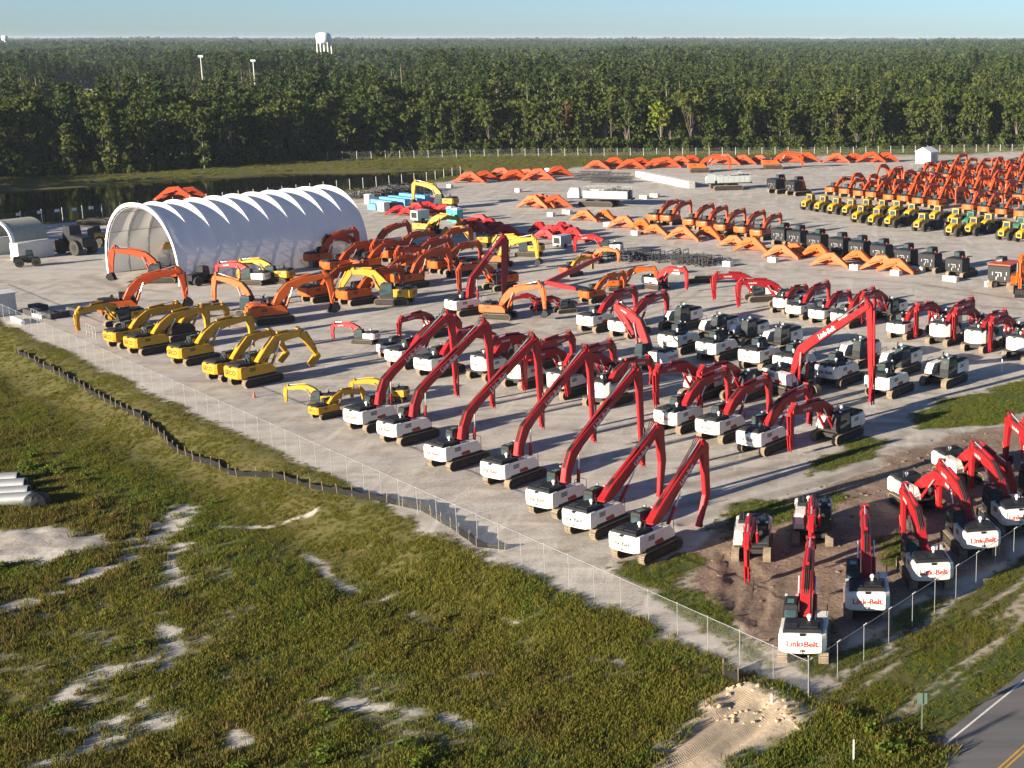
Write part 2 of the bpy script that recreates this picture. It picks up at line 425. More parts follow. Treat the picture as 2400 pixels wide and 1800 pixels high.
# wheel and track lines left all over the gravel, in pairs
WHEEL_LINES = []
_wr = random.Random(77)
for _k in range(46):
    _u = _wr.random(); _x = -95 + 140 * _u; _y = 205 - 118 * _u + _wr.uniform(-10, 34); _a = R(_wr.choice((-40, -40, -45, 55, 20, -15)) + _wr.uniform(-14, 14)); _c = _wr.uniform(-0.05, 0.05)
    _p = []
    for _j in range(_wr.randrange(6, 13)):
        _p.append((_x, _y, _a)); _x += 3.2 * math.cos(_a); _y += 3.2 * math.sin(_a); _a += _c
    for _s in (-1.25, 1.25):
        WHEEL_LINES.append([(px - _s * math.sin(pa), py + _s * math.cos(pa)) for px, py, pa in _p])
def zones(x, y):
    along = (x - CORNER[0]) * FDX + (y - CORNER[1]) * FDY
    out = (x - CORNER[0]) * NX + (y - CORNER[1]) * NY
    rout = -((x - CORNER[0]) * RDY * -1 + (y - CORNER[1]) * RDX)    # > 0 on the road side of the right fence
    nz = fbm(x, y, 6.0, 5); n2 = fbm(x, y, 2.2, 9); n3 = fbm(x, y, 0.9, 19, 2)
    edge = 0.35 + 0.9 * sstep(62, 45, along) * sstep(20, 30, along)      # gravel spills farther down near the corner
    field = np.clip(sstep(edge - 0.9, edge + 0.9, out + (nz - 0.5) * 2.2 + (n2 - 0.5) * 1.2), 0, 1)
    road_side = sstep(-0.3, 1.0, rout + (n2 - 0.5) * 1.5)
    g = np.maximum(field, road_side * sstep(-6, 0, -out))
    g = np.maximum(g, road_side)
    lush = np.clip((fbm(x, y, 9.0, 40) - 0.40) * 2.6, 0, 1) * field * 0.75
    lush = np.maximum(lush, road_side * (0.30 + 0.5 * sstep(0.42, 0.58, fbm(x, y, 4.0, 44))))
    mud = np.zeros_like(x)
    sand = np.zeros_like(x)
    # the bank under the fence is dry grass; weeds at its foot are green
    lush = lush * (1 - sstep(12, 6, out) * sstep(20, 40, along) * 0.9)
    foot = np.exp(-((out - 12.0) / 3.0) ** 2) * sstep(28, 45, along) * (1 - sstep(75, 95, along))
    lush = np.maximum(lush, foot * 0.9)
    patchy = sstep(0.53, 0.68, fbm(x, y, 6.5, 60)) * field * (1 - sstep(45, 80, along)) * sstep(6, 14, out)
    bare = patchy * 0.40
    for pts, w in SAND_TRAILS:
        d = dseg(x, y, pts)
        bare = np.maximum(bare, 0.88 * (1 - sstep(w * 0.2, w * 1.5, d + (n2 - 0.5) * w * 2.2 + (n3 - 0.5) * w * 1.2)))
    for p in SAND_AREAS:
        d = sdist(x, y, p)
        bare = np.maximum(bare, 1 - sstep(-1.2, 0.8, d + (n2 - 0.5) * 2.4))
    # old mowing and wheel lines in the verge, parallel to the road
    vd = (x - ROAD_A[0]) * EX + (y - ROAD_A[1]) * EY
    streaks = road_side * sstep(0.50, 0.62, fbm(vd * 3.2, ((x - ROAD_A[0]) * DX + (y - ROAD_A[1]) * DY) * 0.35, 2.6, 66)) * (1 - sstep(-3.2, -2.0, vd))
    bare = np.maximum(bare, streaks * 0.62)
    sand = np.maximum(sand, streaks * 0.6)
    g = g * (1 - bare)
    sand = np.maximum(sand, bare * (1 - sstep(-1.0, 1.0, sdist(x, y, SAND_AREAS[1]))))
    m = 1 - sstep(-2.5, 1.5, sdist(x, y, MUD) + (nz - 0.5) * 5)
    mud = np.maximum(mud, m)
    for p in LUSH_YARD:
        d = 1 - sstep(-1.0, 0.8, sdist(x, y, p) + (n2 - 0.5) * 2.6)
        g = np.maximum(g, d); lush = np.maximum(lush, d * 0.9)
    # beyond the yard: pond banks, then the wood floor
    fx, fy = np.array([p[0] for p in YARD_FAR]), np.array([p[1] for p in YARD_FAR])
    beyond = sstep(-1.5, 1.5, y - np.interp(x, fx, fy) + (nz - 0.5) * 3)
    beyond = np.where(x < fx[0], 1.0, beyond)
    g = np.maximum(g, beyond)
    lush = np.maximum(lush, beyond * np.where(x > -60, 0.75, 0.22 + 0.3 * nz))
    mud = np.maximum(mud, sstep(0.55, 0.75, fbm(x, y, 5, 77)) * 0.18 * (1 - g))
    rut = np.zeros_like(x)
    for r in WHEEL_LINES:
        q = np.array(r); lo, hi = q.min(0) - 1.5, q.max(0) + 1.5
        k = (x > lo[0]) & (x < hi[0]) & (y > lo[1]) & (y < hi[1])
        if k.any():
            rut[k] = np.maximum(rut[k], 0.75 * (1 - sstep(0.10, 0.75, dseg(x[k], y[k], r))))
    for r in RUTS:
        rut = np.maximum(rut, 1 - sstep(0.15, 1.1, np.abs(dseg(x, y, r) - 0.0)))
    rut = rut * (1 - g)
    return np.clip(g, 0, 1), np.clip(mud, 0, 1), np.clip(lush, 0, 1), np.clip(sand, 0, 1), np.clip(rut, 0, 1)

def axis(lo, hi, step, far_lo, far_hi, grow=1.18):
    a = list(np.arange(lo, hi + 1e-6, step)); s = step; left = []
    x = lo
    while x > far_lo:
        s *= grow; x -= s; left.append(x)
    s = step; x = a[-1]; right = []
    while x < far_hi:
        s *= grow; x += s; right.append(x)
    return np.array(left[::-1] + a + right)
XS = axis(-115, 42, 0.42, -12000, 9000)
YS = axis(64, 205, 0.42, -400, 14000, 1.06)
gx, gy = np.meshgrid(XS, YS)
gz = height(gx, gy)
nv = np.stack([gx.ravel(), gy.ravel(), gz.ravel()], 1)
ii = np.arange(len(YS) - 1)[:, None] * len(XS) + np.arange(len(XS) - 1)[None, :]
ii = ii.ravel()
nf = np.stack([ii, ii + 1, ii + 1 + len(XS), ii + len(XS)], 1)

def ground_material():
    m = bpy.data.materials.new("yard_and_field")
    m.use_nodes = True
    nt = m.node_tree; N = nt.nodes; L = nt.links
    b = N["Principled BSDF"]
    b.inputs["Roughness"].default_value = 0.95
    b.inputs["Specular IOR Level"].default_value = 0.15
    at = N.new("ShaderNodeAttribute"); at.attribute_name = "zone"
    a2 = N.new("ShaderNodeAttribute"); a2.attribute_name = "rut"
    sp = N.new("ShaderNodeSeparateColor"); L.new(at.outputs["Color"], sp.inputs[0])
    tc = N.new("ShaderNodeNewGeometry")
    def noise(scale, detail=5, rough=0.6, mapping=None):
        n = N.new("ShaderNodeTexNoise"); n.inputs["Scale"].default_value = scale
        n.inputs["Detail"].default_value = detail; n.inputs["Roughness"].default_value = rough
        if mapping is None:
            L.new(tc.outputs["Position"], n.inputs["Vector"])
        else:
            mp = N.new("ShaderNodeMapping"); mp.inputs["Rotation"].default_value = (0, 0, R(mapping[0])); mp.inputs["Scale"].default_value = mapping[1]
            L.new(tc.outputs["Position"], mp.inputs["Vector"]); L.new(mp.outputs[0], n.inputs["Vector"])
        return n.outputs["Fac"]
    def ramp(fac, *stops):
        r = N.new("ShaderNodeValToRGB")
        r.color_ramp.elements[0].position = stops[0][0]; r.color_ramp.elements[0].color = (*stops[0][1], 1)
        r.color_ramp.elements[1].position = stops[-1][0]; r.color_ramp.elements[1].color = (*stops[-1][1], 1)
        for p, c in stops[1:-1]:
            e = r.color_ramp.elements.new(p); e.color = (*c, 1)
        L.new(fac, r.inputs[0]); return r.outputs[0]
    def mix(f, a, c, blend='MIX'):
        x = N.new("ShaderNodeMix"); x.data_type = 'RGBA'; x.blend_type = blend
        for s, v in (("Factor", f), ("A", a), ("B", c)):
            if isinstance(v, (int, float)): x.inputs[s].default_value = v
            elif isinstance(v, tuple): x.inputs[s].default_value = (*v, 1)
            else: L.new(v, x.inputs[s])
        return x.outputs["Result"]
    def mth(op, a, c=0.0, d=0.0):
        x = N.new("ShaderNodeMath"); x.operation = op
        for i, v in enumerate((a, c, d)):
            if isinstance(v, (int, float)): x.inputs[i].default_value = v
            else: L.new(v, x.inputs[i])
        return x.outputs[0]
    def step(x, lo, hi):
        r = N.new("ShaderNodeMapRange"); r.interpolation_type = 'SMOOTHSTEP'
        r.inputs[1].default_value = lo; r.inputs[2].default_value = hi
        L.new(x, r.inputs[0]); return r.outputs[0]
    nbig = noise(0.035, 4, 0.6); nmid = noise(0.35, 6, 0.65); nfine = noise(3.0, 5, 0.7); ngr = noise(11.0, 3, 0.7)
    streak = noise(0.5, 5, 0.65, (-48, (1.0, 0.12, 1.0)))
    streak2 = noise(0.4, 4, 0.6, (-20, (0.10, 1.0, 1.0)))
    gravel = ramp(nmid, (0.30, (0.28, 0.255, 0.225)), (0.5, (0.43, 0.40, 0.36)), (0.70, (0.54, 0.51, 0.46)))
    gravel = mix(mth('MULTIPLY', step(streak2, 0.50, 0.68), 0.62), gravel, (0.27, 0.235, 0.20))
    gravel = mix(mth('MULTIPLY', step(streak, 0.52, 0.70), 0.62), gravel, (0.60, 0.565, 0.51))
    gravel = mix(mth('MULTIPLY', step(nbig, 0.45, 0.62), 0.40), gravel, (0.55, 0.52, 0.475))
    gravel = mix(mth('MULTIPLY', step(ngr, 0.55, 0.75), 0.35), gravel, (0.20, 0.175, 0.15))
    sandc = ramp(nfine, (0.3, (0.38, 0.30, 0.21)), (0.7, (0.60, 0.49, 0.36)))
    base = mix(sp.outputs[2] if False else at.outputs["Alpha"], gravel, sandc)
    mudc = ramp(mth('MULTIPLY_ADD', nfine, 0.5, mth('MULTIPLY', nmid, 0.5)), (0.3, (0.105, 0.070, 0.050)), (0.52, (0.25, 0.185, 0.140)), (0.72, (0.38, 0.30, 0.235)))
    mfac = step(mth('ADD', sp.outputs[1], mth('MULTIPLY_ADD', nmid, 0.9, -0.45)), 0.30, 0.70)
    base = mix(mfac, base, mudc)
    # rutted tracks with tread chevrons
    wv = N.new("ShaderNodeTexWave"); wv.inputs["Scale"].default_value = 2.3; wv.inputs["Distortion"].default_value = 2.0
    wv.inputs["Detail"].default_value = 2; wv.bands_direction = 'X'
    mp = N.new("ShaderNodeMapping"); mp.inputs["Rotation"].default_value = (0, 0, R(-38))
    L.new(tc.outputs["Position"], mp.inputs["Vector"]); L.new(mp.outputs[0], wv.inputs["Vector"])
    rutf = mth('MULTIPLY', a2.outputs["Fac"], mth('MULTIPLY_ADD', wv.outputs["Fac"], 0.35, 0.4))
    base = mix(mth('MULTIPLY', rutf, 0.75), base, (0.16, 0.125, 0.095))
    soil = ramp(mth('MULTIPLY_ADD', nfine, 0.5, mth('MULTIPLY', nmid, 0.5)), (0.3, (0.055, 0.052, 0.018)), (0.5, (0.105, 0.100, 0.032)), (0.72, (0.17, 0.15, 0.06)))
    soil2 = ramp(nfine, (0.3, (0.035, 0.052, 0.012)), (0.7, (0.085, 0.115, 0.026)))
    soil = mix(mth('MULTIPLY', step(sp.outputs[2], 0.1, 0.9), 0.9), soil, soil2)
    soil = mix(mth('MULTIPLY', step(noise(0.12, 4, 0.6), 0.48, 0.66), 0.40), soil, (0.13, 0.092, 0.035))
    gf = step(mth('ADD', sp.outputs[0], mth('MULTIPLY_ADD', mth('MULTIPLY_ADD', nfine, 0.6, mth('MULTIPLY', nmid, 0.5)), 1.9, -1.05)), 0.10, 0.85)
    col = mix(gf, base, soil)
    L.new(col, b.inputs["Base Color"])
    bump = N.new("ShaderNodeBump"); bump.inputs["Strength"].default_value = 0.8; bump.inputs["Distance"].default_value = 0.10
    hh = mth('ADD', mth('MULTIPLY', nfine, 0.55), mth('ADD', mth('MULTIPLY', ngr, 0.20), mth('MULTIPLY', streak2, 0.9)))
    hh = mth('ADD', hh, mth('MULTIPLY', rutf, -0.45))
    hh = mth('ADD', hh, mth('MULTIPLY', mfac, mth('MULTIPLY', noise(0.9, 6, 0.7), 1.6)))
    L.new(hh, bump.inputs["Height"]); L.new(bump.outputs[0], b.inputs["Normal"])
    return m

zg, zm, zl, zs, zr = zones(gx.ravel(), gy.ravel())
gme = np_mesh("ground", nv, nf, ground_material())
at = gme.attributes.new("zone", 'FLOAT_COLOR', 'POINT')
at.data.foreach_set("color", np.stack([zg, zm, zl, zs], 1).astype(np.float32).ravel())
at = gme.attributes.new("rut", 'FLOAT', 'POINT')
at.data.foreach_set("value", zr.astype(np.float32))
gme.polygons.foreach_set("use_smooth", np.ones(len(gme.polygons), bool))
tag(obj("ground", gme), kind='structure')

# pond
def water_material():
    m = bpy.data.materials.new("dark_pond_water")
    m.use_nodes = True
    nt = m.node_tree; b = nt.nodes["Principled BSDF"]
    b.inputs["Base Color"].default_value = (0.012, 0.012, 0.008, 1)
    b.inputs["Roughness"].default_value = 0.06
    b.inputs["IOR"].default_value = 1.33
    n = nt.nodes.new("ShaderNodeTexNoise"); n.inputs["Scale"].default_value = 0.6; n.inputs["Detail"].default_value = 4
    g = nt.nodes.new("ShaderNodeNewGeometry"); nt.links.new(g.outputs["Position"], n.inputs["Vector"])
    bp = nt.nodes.new("ShaderNodeBump"); bp.inputs["Strength"].default_value = 0.08; bp.inputs["Distance"].default_value = 0.1
    nt.links.new(n.outputs["Fac"], bp.inputs["Height"]); nt.links.new(bp.outputs[0], b.inputs["Normal"])
    return m
mb = MB()
mb.add([(x, y, -0.9) for x, y in POND], [list(range(len(POND)))])
tag(obj("pond_water", mb.mesh("pond_water", water_material())), kind='structure')

# road with its painted lines
def road_material():
    m = bpy.data.materials.new("asphalt")
    m.use_nodes = True
    nt = m.node_tree; b = nt.nodes["Principled BSDF"]
    b.inputs["Roughness"].default_value = 0.85
    g = nt.nodes.new("ShaderNodeNewGeometry")
    n = nt.nodes.new("ShaderNodeTexNoise"); n.inputs["Scale"].default_value = 9; n.inputs["Detail"].default_value = 6; n.inputs["Roughness"].default_value = 0.7
    mp = nt.nodes.new("ShaderNodeMapping"); mp.inputs["Rotation"].default_value = (0, 0, -math.atan2(DY, DX)); mp.inputs["Scale"].default_value = (0.06, 0.9, 1)
    n2 = nt.nodes.new("ShaderNodeTexNoise"); n2.inputs["Scale"].default_value = 0.9; n2.inputs["Detail"].default_value = 4
    nt.links.new(g.outputs["Position"], n.inputs["Vector"]); nt.links.new(g.outputs["Position"], mp.inputs["Vector"]); nt.links.new(mp.outputs[0], n2.inputs["Vector"])
    ad = nt.nodes.new("ShaderNodeMath"); ad.operation = 'MULTIPLY_ADD'; ad.inputs[1].default_value = 0.35
    nt.links.new(n.outputs["Fac"], ad.inputs[0]); nt.links.new(n2.outputs["Fac"], ad.inputs[2])
    r = nt.nodes.new("ShaderNodeValToRGB")
    r.color_ramp.elements[0].position = 0.35; r.color_ramp.elements[0].color = (0.085, 0.085, 0.088, 1)
    r.color_ramp.elements[1].position = 0.95; r.color_ramp.elements[1].color = (0.155, 0.15, 0.148, 1)
    nt.links.new(ad.outputs[0], r.inputs[0]); nt.links.new(r.outputs[0], b.inputs["Base Color"])
    return m
def paint_material(name, c):
    return mat(name, c, 0.7, dirt=0.7, dirtcol=tuple(k * 0.45 for k in c), scale=3.0)
def strip(a, b, d0, d1, z):
    """sheet from a to b metres along the road and d0 to d1 metres across it from the edge line"""
    out = []
    n = max(2, int((b - a) / 6))
    vs = []; fs = []
    for k in range(n + 1):
        t = a + (b - a) * k / n
        for d in (d0, d1):
            vs.append((ROAD_A[0] + DX * t + EX * d, ROAD_A[1] + DY * t + EY * d, z))
    for k in range(n):
        fs.append((2 * k, 2 * k + 1, 2 * k + 3, 2 * k + 2))
    return vs, fs
mb = MB(); vs, fs = strip(-120, 260, -0.55, 7.9, 0.05); mb.add(vs, [f[::-1] for f in fs])
vs2 = [(x, y, -0.6) for x, y, z in vs]
for k in range(len(vs) // 2 - 1):
    mb.add([vs[2 * k], vs[2 * k + 2], vs2[2 * k + 2], vs2[2 * k]], [(0, 1, 2, 3)])
road = tag(obj("road", mb.mesh("road", road_material())), kind='structure')
wp = paint_material('white_road_paint', (0.72, 0.70, 0.66)); yp = paint_material('yellow_road_paint', (0.60, 0.33, 0.03))
for d0, pm in ((0.0, wp), (3.62, yp), (3.90, yp), (7.4, wp)):
    mb = MB(); vs, fs = strip(-120, 260, d0, d0 + 0.13, 0.056); mb.add(vs, [f[::-1] for f in fs])
    obj("lane_marking", mb.mesh("lane_marking", pm), road)

# ------------------------------------------------------------------ trees
def leaf_cloud(rng, clumps, per, size, spread):
    """leaf-sized quads in clumps; clumps is a list of (x, y, z, r)"""
    V = []; 
    for (x, y, z, r) in clumps:
        c = rng.normal(0, 1, (per, 3)); c /= np.linalg.norm(c, axis=1)[:, None] + 1e-9
        c = c * (rng.random((per, 1)) ** 0.5) * r * np.array([1, 1, spread]) + np.array([x, y, z])
        a = rng.normal(0, 1, (per, 3)); a /= np.linalg.norm(a, axis=1)[:, None]
        b = rng.normal(0, 1, (per, 3)); b -= (a * b).sum(1)[:, None] * a; b /= np.linalg.norm(b, axis=1)[:, None]
        s = size * (0.6 + 0.8 * rng.random((per, 1)))
        a = a * s; b = b * s * 0.75
        V.append(np.stack([c - a - b, c + a - b * 0.6, c + a * 0.8 + b, c - a * 0.7 + b * 0.9], 1).reshape(-1, 3))
    V = np.concatenate(V)
    return V, np.arange(len(V)).reshape(-1, 4)

def make_tree(kind, seed, lod=1.0):
    rng = np.random.default_rng(seed)
    clumps = []; tr = MB()
    if kind == 'pine':
        h = 21 + 4 * rng.random(); base = h * (0.50 + 0.12 * rng.random())
        n = int(46 * lod)
        for k in range(n):
            t = rng.random() ** 0.8; z = base + (h - base) * t
            rr = (1 - t * 0.75) * 3.0 * (0.45 + 0.55 * rng.random()); a = rng.random() * 6.28
            clumps.append((rr * math.cos(a), rr * math.sin(a), z + 0.15 * rr, 0.85 + 0.4 * rng.random()))
            if k % 3 == 0: tr.tube((0, 0, z - 0.6), (rr * 0.8 * math.cos(a), rr * 0.8 * math.sin(a), z), 0.07, 4)
        tr.tube((0, 0, -0.5), (0.15, 0.1, base), 0.30, 6, 0.22); tr.tube((0.15, 0.1, base), (0.1, 0.2, h - 0.6), 0.22, 6, 0.05)
        size = 0.42
    elif kind == 'slim':
        h = 15 + 3.5 * rng.random(); base = h * 0.10
        n = int(54 * lod)
        for k in range(n):
            t = rng.random(); z = base + (h - base) * t
            rr = (math.sin(math.pi * min(1, 0.22 + t * 0.80)) ** 0.8) * 2.0 * (0.3 + 0.7 * rng.random()) + 0.1; a = rng.random() * 6.28
            clumps.append((rr * math.cos(a), rr * math.sin(a), z, 0.75 + 0.4 * rng.random()))
            if k % 4 == 0: tr.tube((0, 0, z - 0.9), (rr * 0.8 * math.cos(a), rr * 0.8 * math.sin(a), z), 0.06, 4)
        tr.tube((0, 0, -0.5), (0.1, 0, h - 1), 0.20, 6, 0.04)
        size = 0.40
    elif kind == 'bare':
        h = 17 + 3 * rng.random(); base = h * 0.55
        n = int(26 * lod)
        for k in range(n):
            t = rng.random(); z = base + (h - base) * t
            rr = (1 - abs(t - 0.4)) * 2.4 * (0.3 + 0.7 * rng.random()); a = rng.random() * 6.28
            clumps.append((rr * math.cos(a), rr * math.sin(a), z, 0.8 + 0.4 * rng.random()))
            if k % 2 == 0: tr.tube((0, 0, z - 1.2), (rr * math.cos(a), rr * math.sin(a), z), 0.06, 4)
        tr.tube((0, 0, -0.5), (0.25, 0.1, h - 1), 0.20, 6, 0.05)
        size = 0.38
    elif kind == 'shrub':
        h = 3.2 + 1.6 * rng.random()
        n = int(16 * lod)
        for k in range(n):
            a = rng.random() * 6.28; t = rng.random(); rr = 1.5 * rng.random() ** 0.6 * (1 - 0.5 * t)
            clumps.append((rr * math.cos(a), rr * math.sin(a), 0.3 + h * t * 0.85, 0.7))
        tr.tube((0, 0, -0.3), (0, 0, h * 0.7), 0.09, 5, 0.03)
        size = 0.34
    else:
        h = 16 + 5 * rng.random(); base = h * (0.16 + 0.14 * rng.random()); R0 = 3.9 + 1.7 * rng.random()
        n = int(100 * lod)
        lobes = [(rng.normal(0, 0.42) * R0, rng.normal(0, 0.42) * R0, base + (h - base) * (0.25 + 0.6 * rng.random()), R0 * (0.45 + 0.3 * rng.random())) for _ in range(8)] + [(0, 0, h - R0 * 0.6, R0 * 0.6)]
        for k in range(n):
            lx, ly, lz, lr = lobes[rng.integers(len(lobes))]
            d = rng.normal(0, 1, 3); d /= np.linalg.norm(d); d[2] = abs(d[2]) * 0.9 if rng.random() < 0.7 else d[2]
            r = lr * (0.65 + 0.35 * rng.random())
            clumps.append((lx + d[0] * r, ly + d[1] * r, max(base, lz + d[2] * r), 0.8 + 0.45 * rng.random()))
        for lx, ly, lz, lr in lobes:
            tr.tube((0, 0, base * (0.6 + 0.5 * rng.random())), (lx, ly, lz), 0.12, 5, 0.03)
        tr.tube((0, 0, -0.5), (0.2, 0.1, h * 0.75), 0.28, 6, 0.08)
        size = 0.46
    V, F = leaf_cloud(rng, clumps, 9, size, 0.75)
    return V, F, tr, h

TREE_KINDS = {}
for kind, mname, seeds in (('pine', 'pine', (1, 2, 3)), ('broad', 'leaf', (11, 12, 13, 14)), ('slim', 'leaf', (21, 22, 23)), ('bare', 'leaf', (31, 32)), ('shrub', 'leaf', (41, 42, 43))):
    for s in seeds:
        V, F, tr, h = make_tree(kind, s)
        TREE_KINDS.setdefault(kind, []).append((np_mesh(kind + "_crown", V, F, mname), tr.mesh(kind + "_trunk", 'bark')))

TREELINE = [(-314.07, 364.98), (-255.61, 378.35), (-226.85, 389.03), (-197.08, 401.61), (-172.69, 433.79), (-141.02, 461.03), (-100.54, 469.69), (-14.91, 488.01), (76.02, 497.71), (201.59, 507.79)]
TLX = np.array([p[0] for p in TREELINE]); TLY = np.array([p[1] for p in TREELINE])
def tl_y(x):
    return float(np.interp(x, TLX, TLY))

TREE_NAMES = {'pine': 'pine_tree', 'broad': 'broadleaf_tree', 'slim': 'slender_tree', 'bare': 'bare_trunk_tree', 'shrub': 'shrub'}
TREE_LOOK = {'pine': 'tall bare-trunked pine', 'broad': 'full dark broadleaf tree', 'slim': 'slim leafy tree',
             'bare': 'thin pale-trunked tree', 'shrub': 'low leafy shrub'}
TREE_CAT = {'pine': 'pine tree', 'broad': 'tree', 'slim': 'tree', 'bare': 'tree', 'shrub': 'shrub'}
def tree_place(x):
    if x < -165: return 'beyond the pond left end'
    if x < -95: return 'beyond pond and white tent'
    if x < -30: return 'beyond the far loose booms'
    if x < 30: return 'beyond the crowded far yard'
    return 'beyond the white-roofed shed'
def plant(kind, idx, x, y, z, s, rot, label, group, leaf=None):
    t = thing(TREE_NAMES[kind], label, TREE_CAT[kind], x, y, z, math.degrees(rot), group, s)
    c, tk = TREE_KINDS[kind][idx % len(TREE_KINDS[kind])]
    o = obj("crown", c, t)
    if leaf:
        o.material_slots[0].link = 'OBJECT'; o.material_slots[0].material = M[leaf]
    obj("trunk", tk, t)
    return t

trng = random.Random(5)
n_trees = 0
taken = []
def free(x, y, d):
    for (a, b) in taken:
        if (a - x) ** 2 + (b - y) ** 2 < d * d: return False
    taken.append((x, y)); return True
# trees one can pick out on their own
SPECIAL = [('broad', 1550, 350, 'bright_leaf', 1.0, 'bright yellow-green tree standing out at the edge of the wood'),
           ('bare', 1330, 353, 'brown_leaf', 0.85, 'small brown dying tree at the edge of the wood'),
           ('slim', 705, 372, None, 1.05, 'pale green tree alone on the far pond bank, right of the sandy gap'),
           ('slim', 480, 392, None, 1.0, 'pale green tree on the far pond bank above the tent front'),
           ('bare', 893, 358, None, 1.1, 'tall thin tree with white trunk and bare side branches behind the tent'),
           ('bare', 1466, 349, None, 0.95, 'thin tree with white trunk, left of the bright yellow-green tree')]
SP_XY = [(-51.41, 480.52), (-82.78, 475.05), (-162.06, 443.04), (-180.03, 413.63), (-143.57, 466.19), (-63.99, 482.37)]
for (kind, u, v, leaf, s, label), (x, y) in zip(SPECIAL, SP_XY):
    free(x, y, 0.1)
    plant(kind, 0, x, y, 0.0, s, trng.random() * 6.28, label, None, leaf)
    n_trees += 1
rows = [(0.5, 2.6, 84, ('slim', 'shrub', 'slim', 'broad', 'shrub', 'shrub', 'bare')), (5, 4.4, 90, ('slim', 'broad', 'slim', 'bare', 'broad', 'broad')), (12, 5.0, 66, ('broad', 'pine', 'broad', 'slim', 'broad')), (20, 5.6, 54, ('broad', 'pine', 'broad', 'broad'))]
for ri, (back, gap, cnt, kinds) in enumerate(rows):
    seen = {}
    span0, span1 = -238.0, 100.0
    st = (span1 - span0) / cnt
    for k in range(cnt):
        x = span0 + st * (k + 0.5) + trng.uniform(-0.4, 0.4) * st
        y = tl_y(x) + back + trng.uniform(-2.0, 2.5)
        if not free(x, y, 2.2): continue
        kind = trng.choice(kinds)
        if x > -60 and kind == 'bare' and trng.random() < 0.5: kind = 'broad'
        s = trng.uniform(0.72, 1.08) * (0.92 if back < 5 else 1.0)
        if kind == 'shrub': s *= 1.1
        key = (kind, tree_place(x)); seen[key] = seen.get(key, 0) + 1
        nth = ordinal(seen[key]) + ' '
        label = nth + TREE_LOOK[kind] + ' from left fronting the wood ' + tree_place(x) if ri == 0 else (TREE_LOOK[kind] + ' ' + ('just inside', 'well inside', 'deep inside')[ri - 1] + ' the wood ' + tree_place(x))
        plant(kind, trng.randrange(9), x, y, -0.1, s, trng.random() * 6.28, label, TREE_CAT[kind] + 's of the wood edge')
        n_trees += 1

# the wood behind them, as one mass
def points_object(name, pts, rots, scales, idx, sources, kind='stuff', tilt=None):
    me = bpy.data.meshes.new(name)
    pts = np.asarray(pts, np.float32)
    me.vertices.add(len(pts)); me.vertices.foreach_set("co", pts.ravel())
    for an, ty, arr in (("rot", 'FLOAT', rots), ("sca", 'FLOAT', scales), ("idx", 'INT', idx)):
        a = me.attributes.new(an, ty, 'POINT'); a.data.foreach_set("value", np.asarray(arr, np.float32 if ty == 'FLOAT' else np.int32))
    me.update()
    src = bpy.data.collections.new(name + "_shapes")
    for k, s in enumerate(sources):
        o = bpy.data.objects.new("%s_shape_%02d" % (name, k), s)
        src.objects.link(o)
    ng = bpy.data.node_groups.new(name + "_spread", 'GeometryNodeTree')
    ng.interface.new_socket("Geometry", in_out='INPUT', socket_type='NodeSocketGeometry')
    ng.interface.new_socket("Geometry", in_out='OUTPUT', socket_type='NodeSocketGeometry')
    gi = ng.nodes.new("NodeGroupInput"); go = ng.nodes.new("NodeGroupOutput")
    iop = ng.nodes.new("GeometryNodeInstanceOnPoints")
    ci = ng.nodes.new("GeometryNodeCollectionInfo")
    ci.inputs["Collection"].default_value = src
    ci.inputs["Separate Children"].default_value = True
    ci.inputs["Reset Children"].default_value = True
    iop.inputs["Pick Instance"].default_value = True
    def attr(n, ty):
        a = ng.nodes.new("GeometryNodeInputNamedAttribute"); a.data_type = ty; a.inputs["Name"].default_value = n
        return a.outputs[0]
    cx = ng.nodes.new("ShaderNodeCombineXYZ")
    ng.links.new(attr("rot", 'FLOAT'), cx.inputs[2])
    ng.links.new(cx.outputs[0], iop.inputs["Rotation"])
    ng.links.new(attr("sca", 'FLOAT'), iop.inputs["Scale"])
    ng.links.new(attr("idx", 'INT'), iop.inputs["Instance Index"])
    ng.links.new(gi.outputs[0], iop.inputs["Points"])
    ng.links.new(ci.outputs[0], iop.inputs["Instance"])
    ng.links.new(iop.outputs[0], go.inputs[0])
    o = obj(name, me)
    md = o.modifiers.new("spread", 'NODES'); md.node_group = ng
    return tag(o, kind=kind)

def joined_tree(kind, k, lod):
    V, F, tr, h = make_tree(kind, 100 + k, lod)
    mb = MB(); mb.v = tr.v; mb.f = tr.f; mb.mi = [1] * len(tr.f); mb.sm = tr.sm
    mb.add(V.tolist(), F.tolist())
    return mb.mesh("wood_tree", 'pine' if kind == 'pine' else 'leaf', 'bark')
sources = [joined_tree('pine', 0, 0.7), joined_tree('pine', 1, 0.7), joined_tree('broad', 2, 0.7), joined_tree('broad', 3, 0.7), joined_tree('broad', 4, 0.7), joined_tree('slim', 5, 0.7)]
CLEAR_SIGHT = (-0.70, -0.275, 600.0, 862.0)      # open sports ground between two blocks of wood, left part of the view
CLEAR = [((-279.6, 1150.0, 9.85), 26, 190), ((-318.89, 1000.0, 9.97), 18, 130), ((-464.73, 900.0, 16.77), 26, 170), ((-323.86, 800.0, 17.47), 70, 95), ((-410.28, 4000.0, -38.58), 10, 10)]
pts = []; sc = []; ix = []
def in_clear(x, y):
    a, b, c, d = CLEAR_SIGHT
    if a < x / y < b and c + 25 * math.sin(x * 0.03) < y < d + 15 * math.sin(x * 0.021): return True
    for (cx, cy, cz), hw, dep in CLEAR:
        s = cx / cy
        if cy - dep < y < cy + 8 and abs(x - s * y) < hw: return True
    return False
y = 400.0
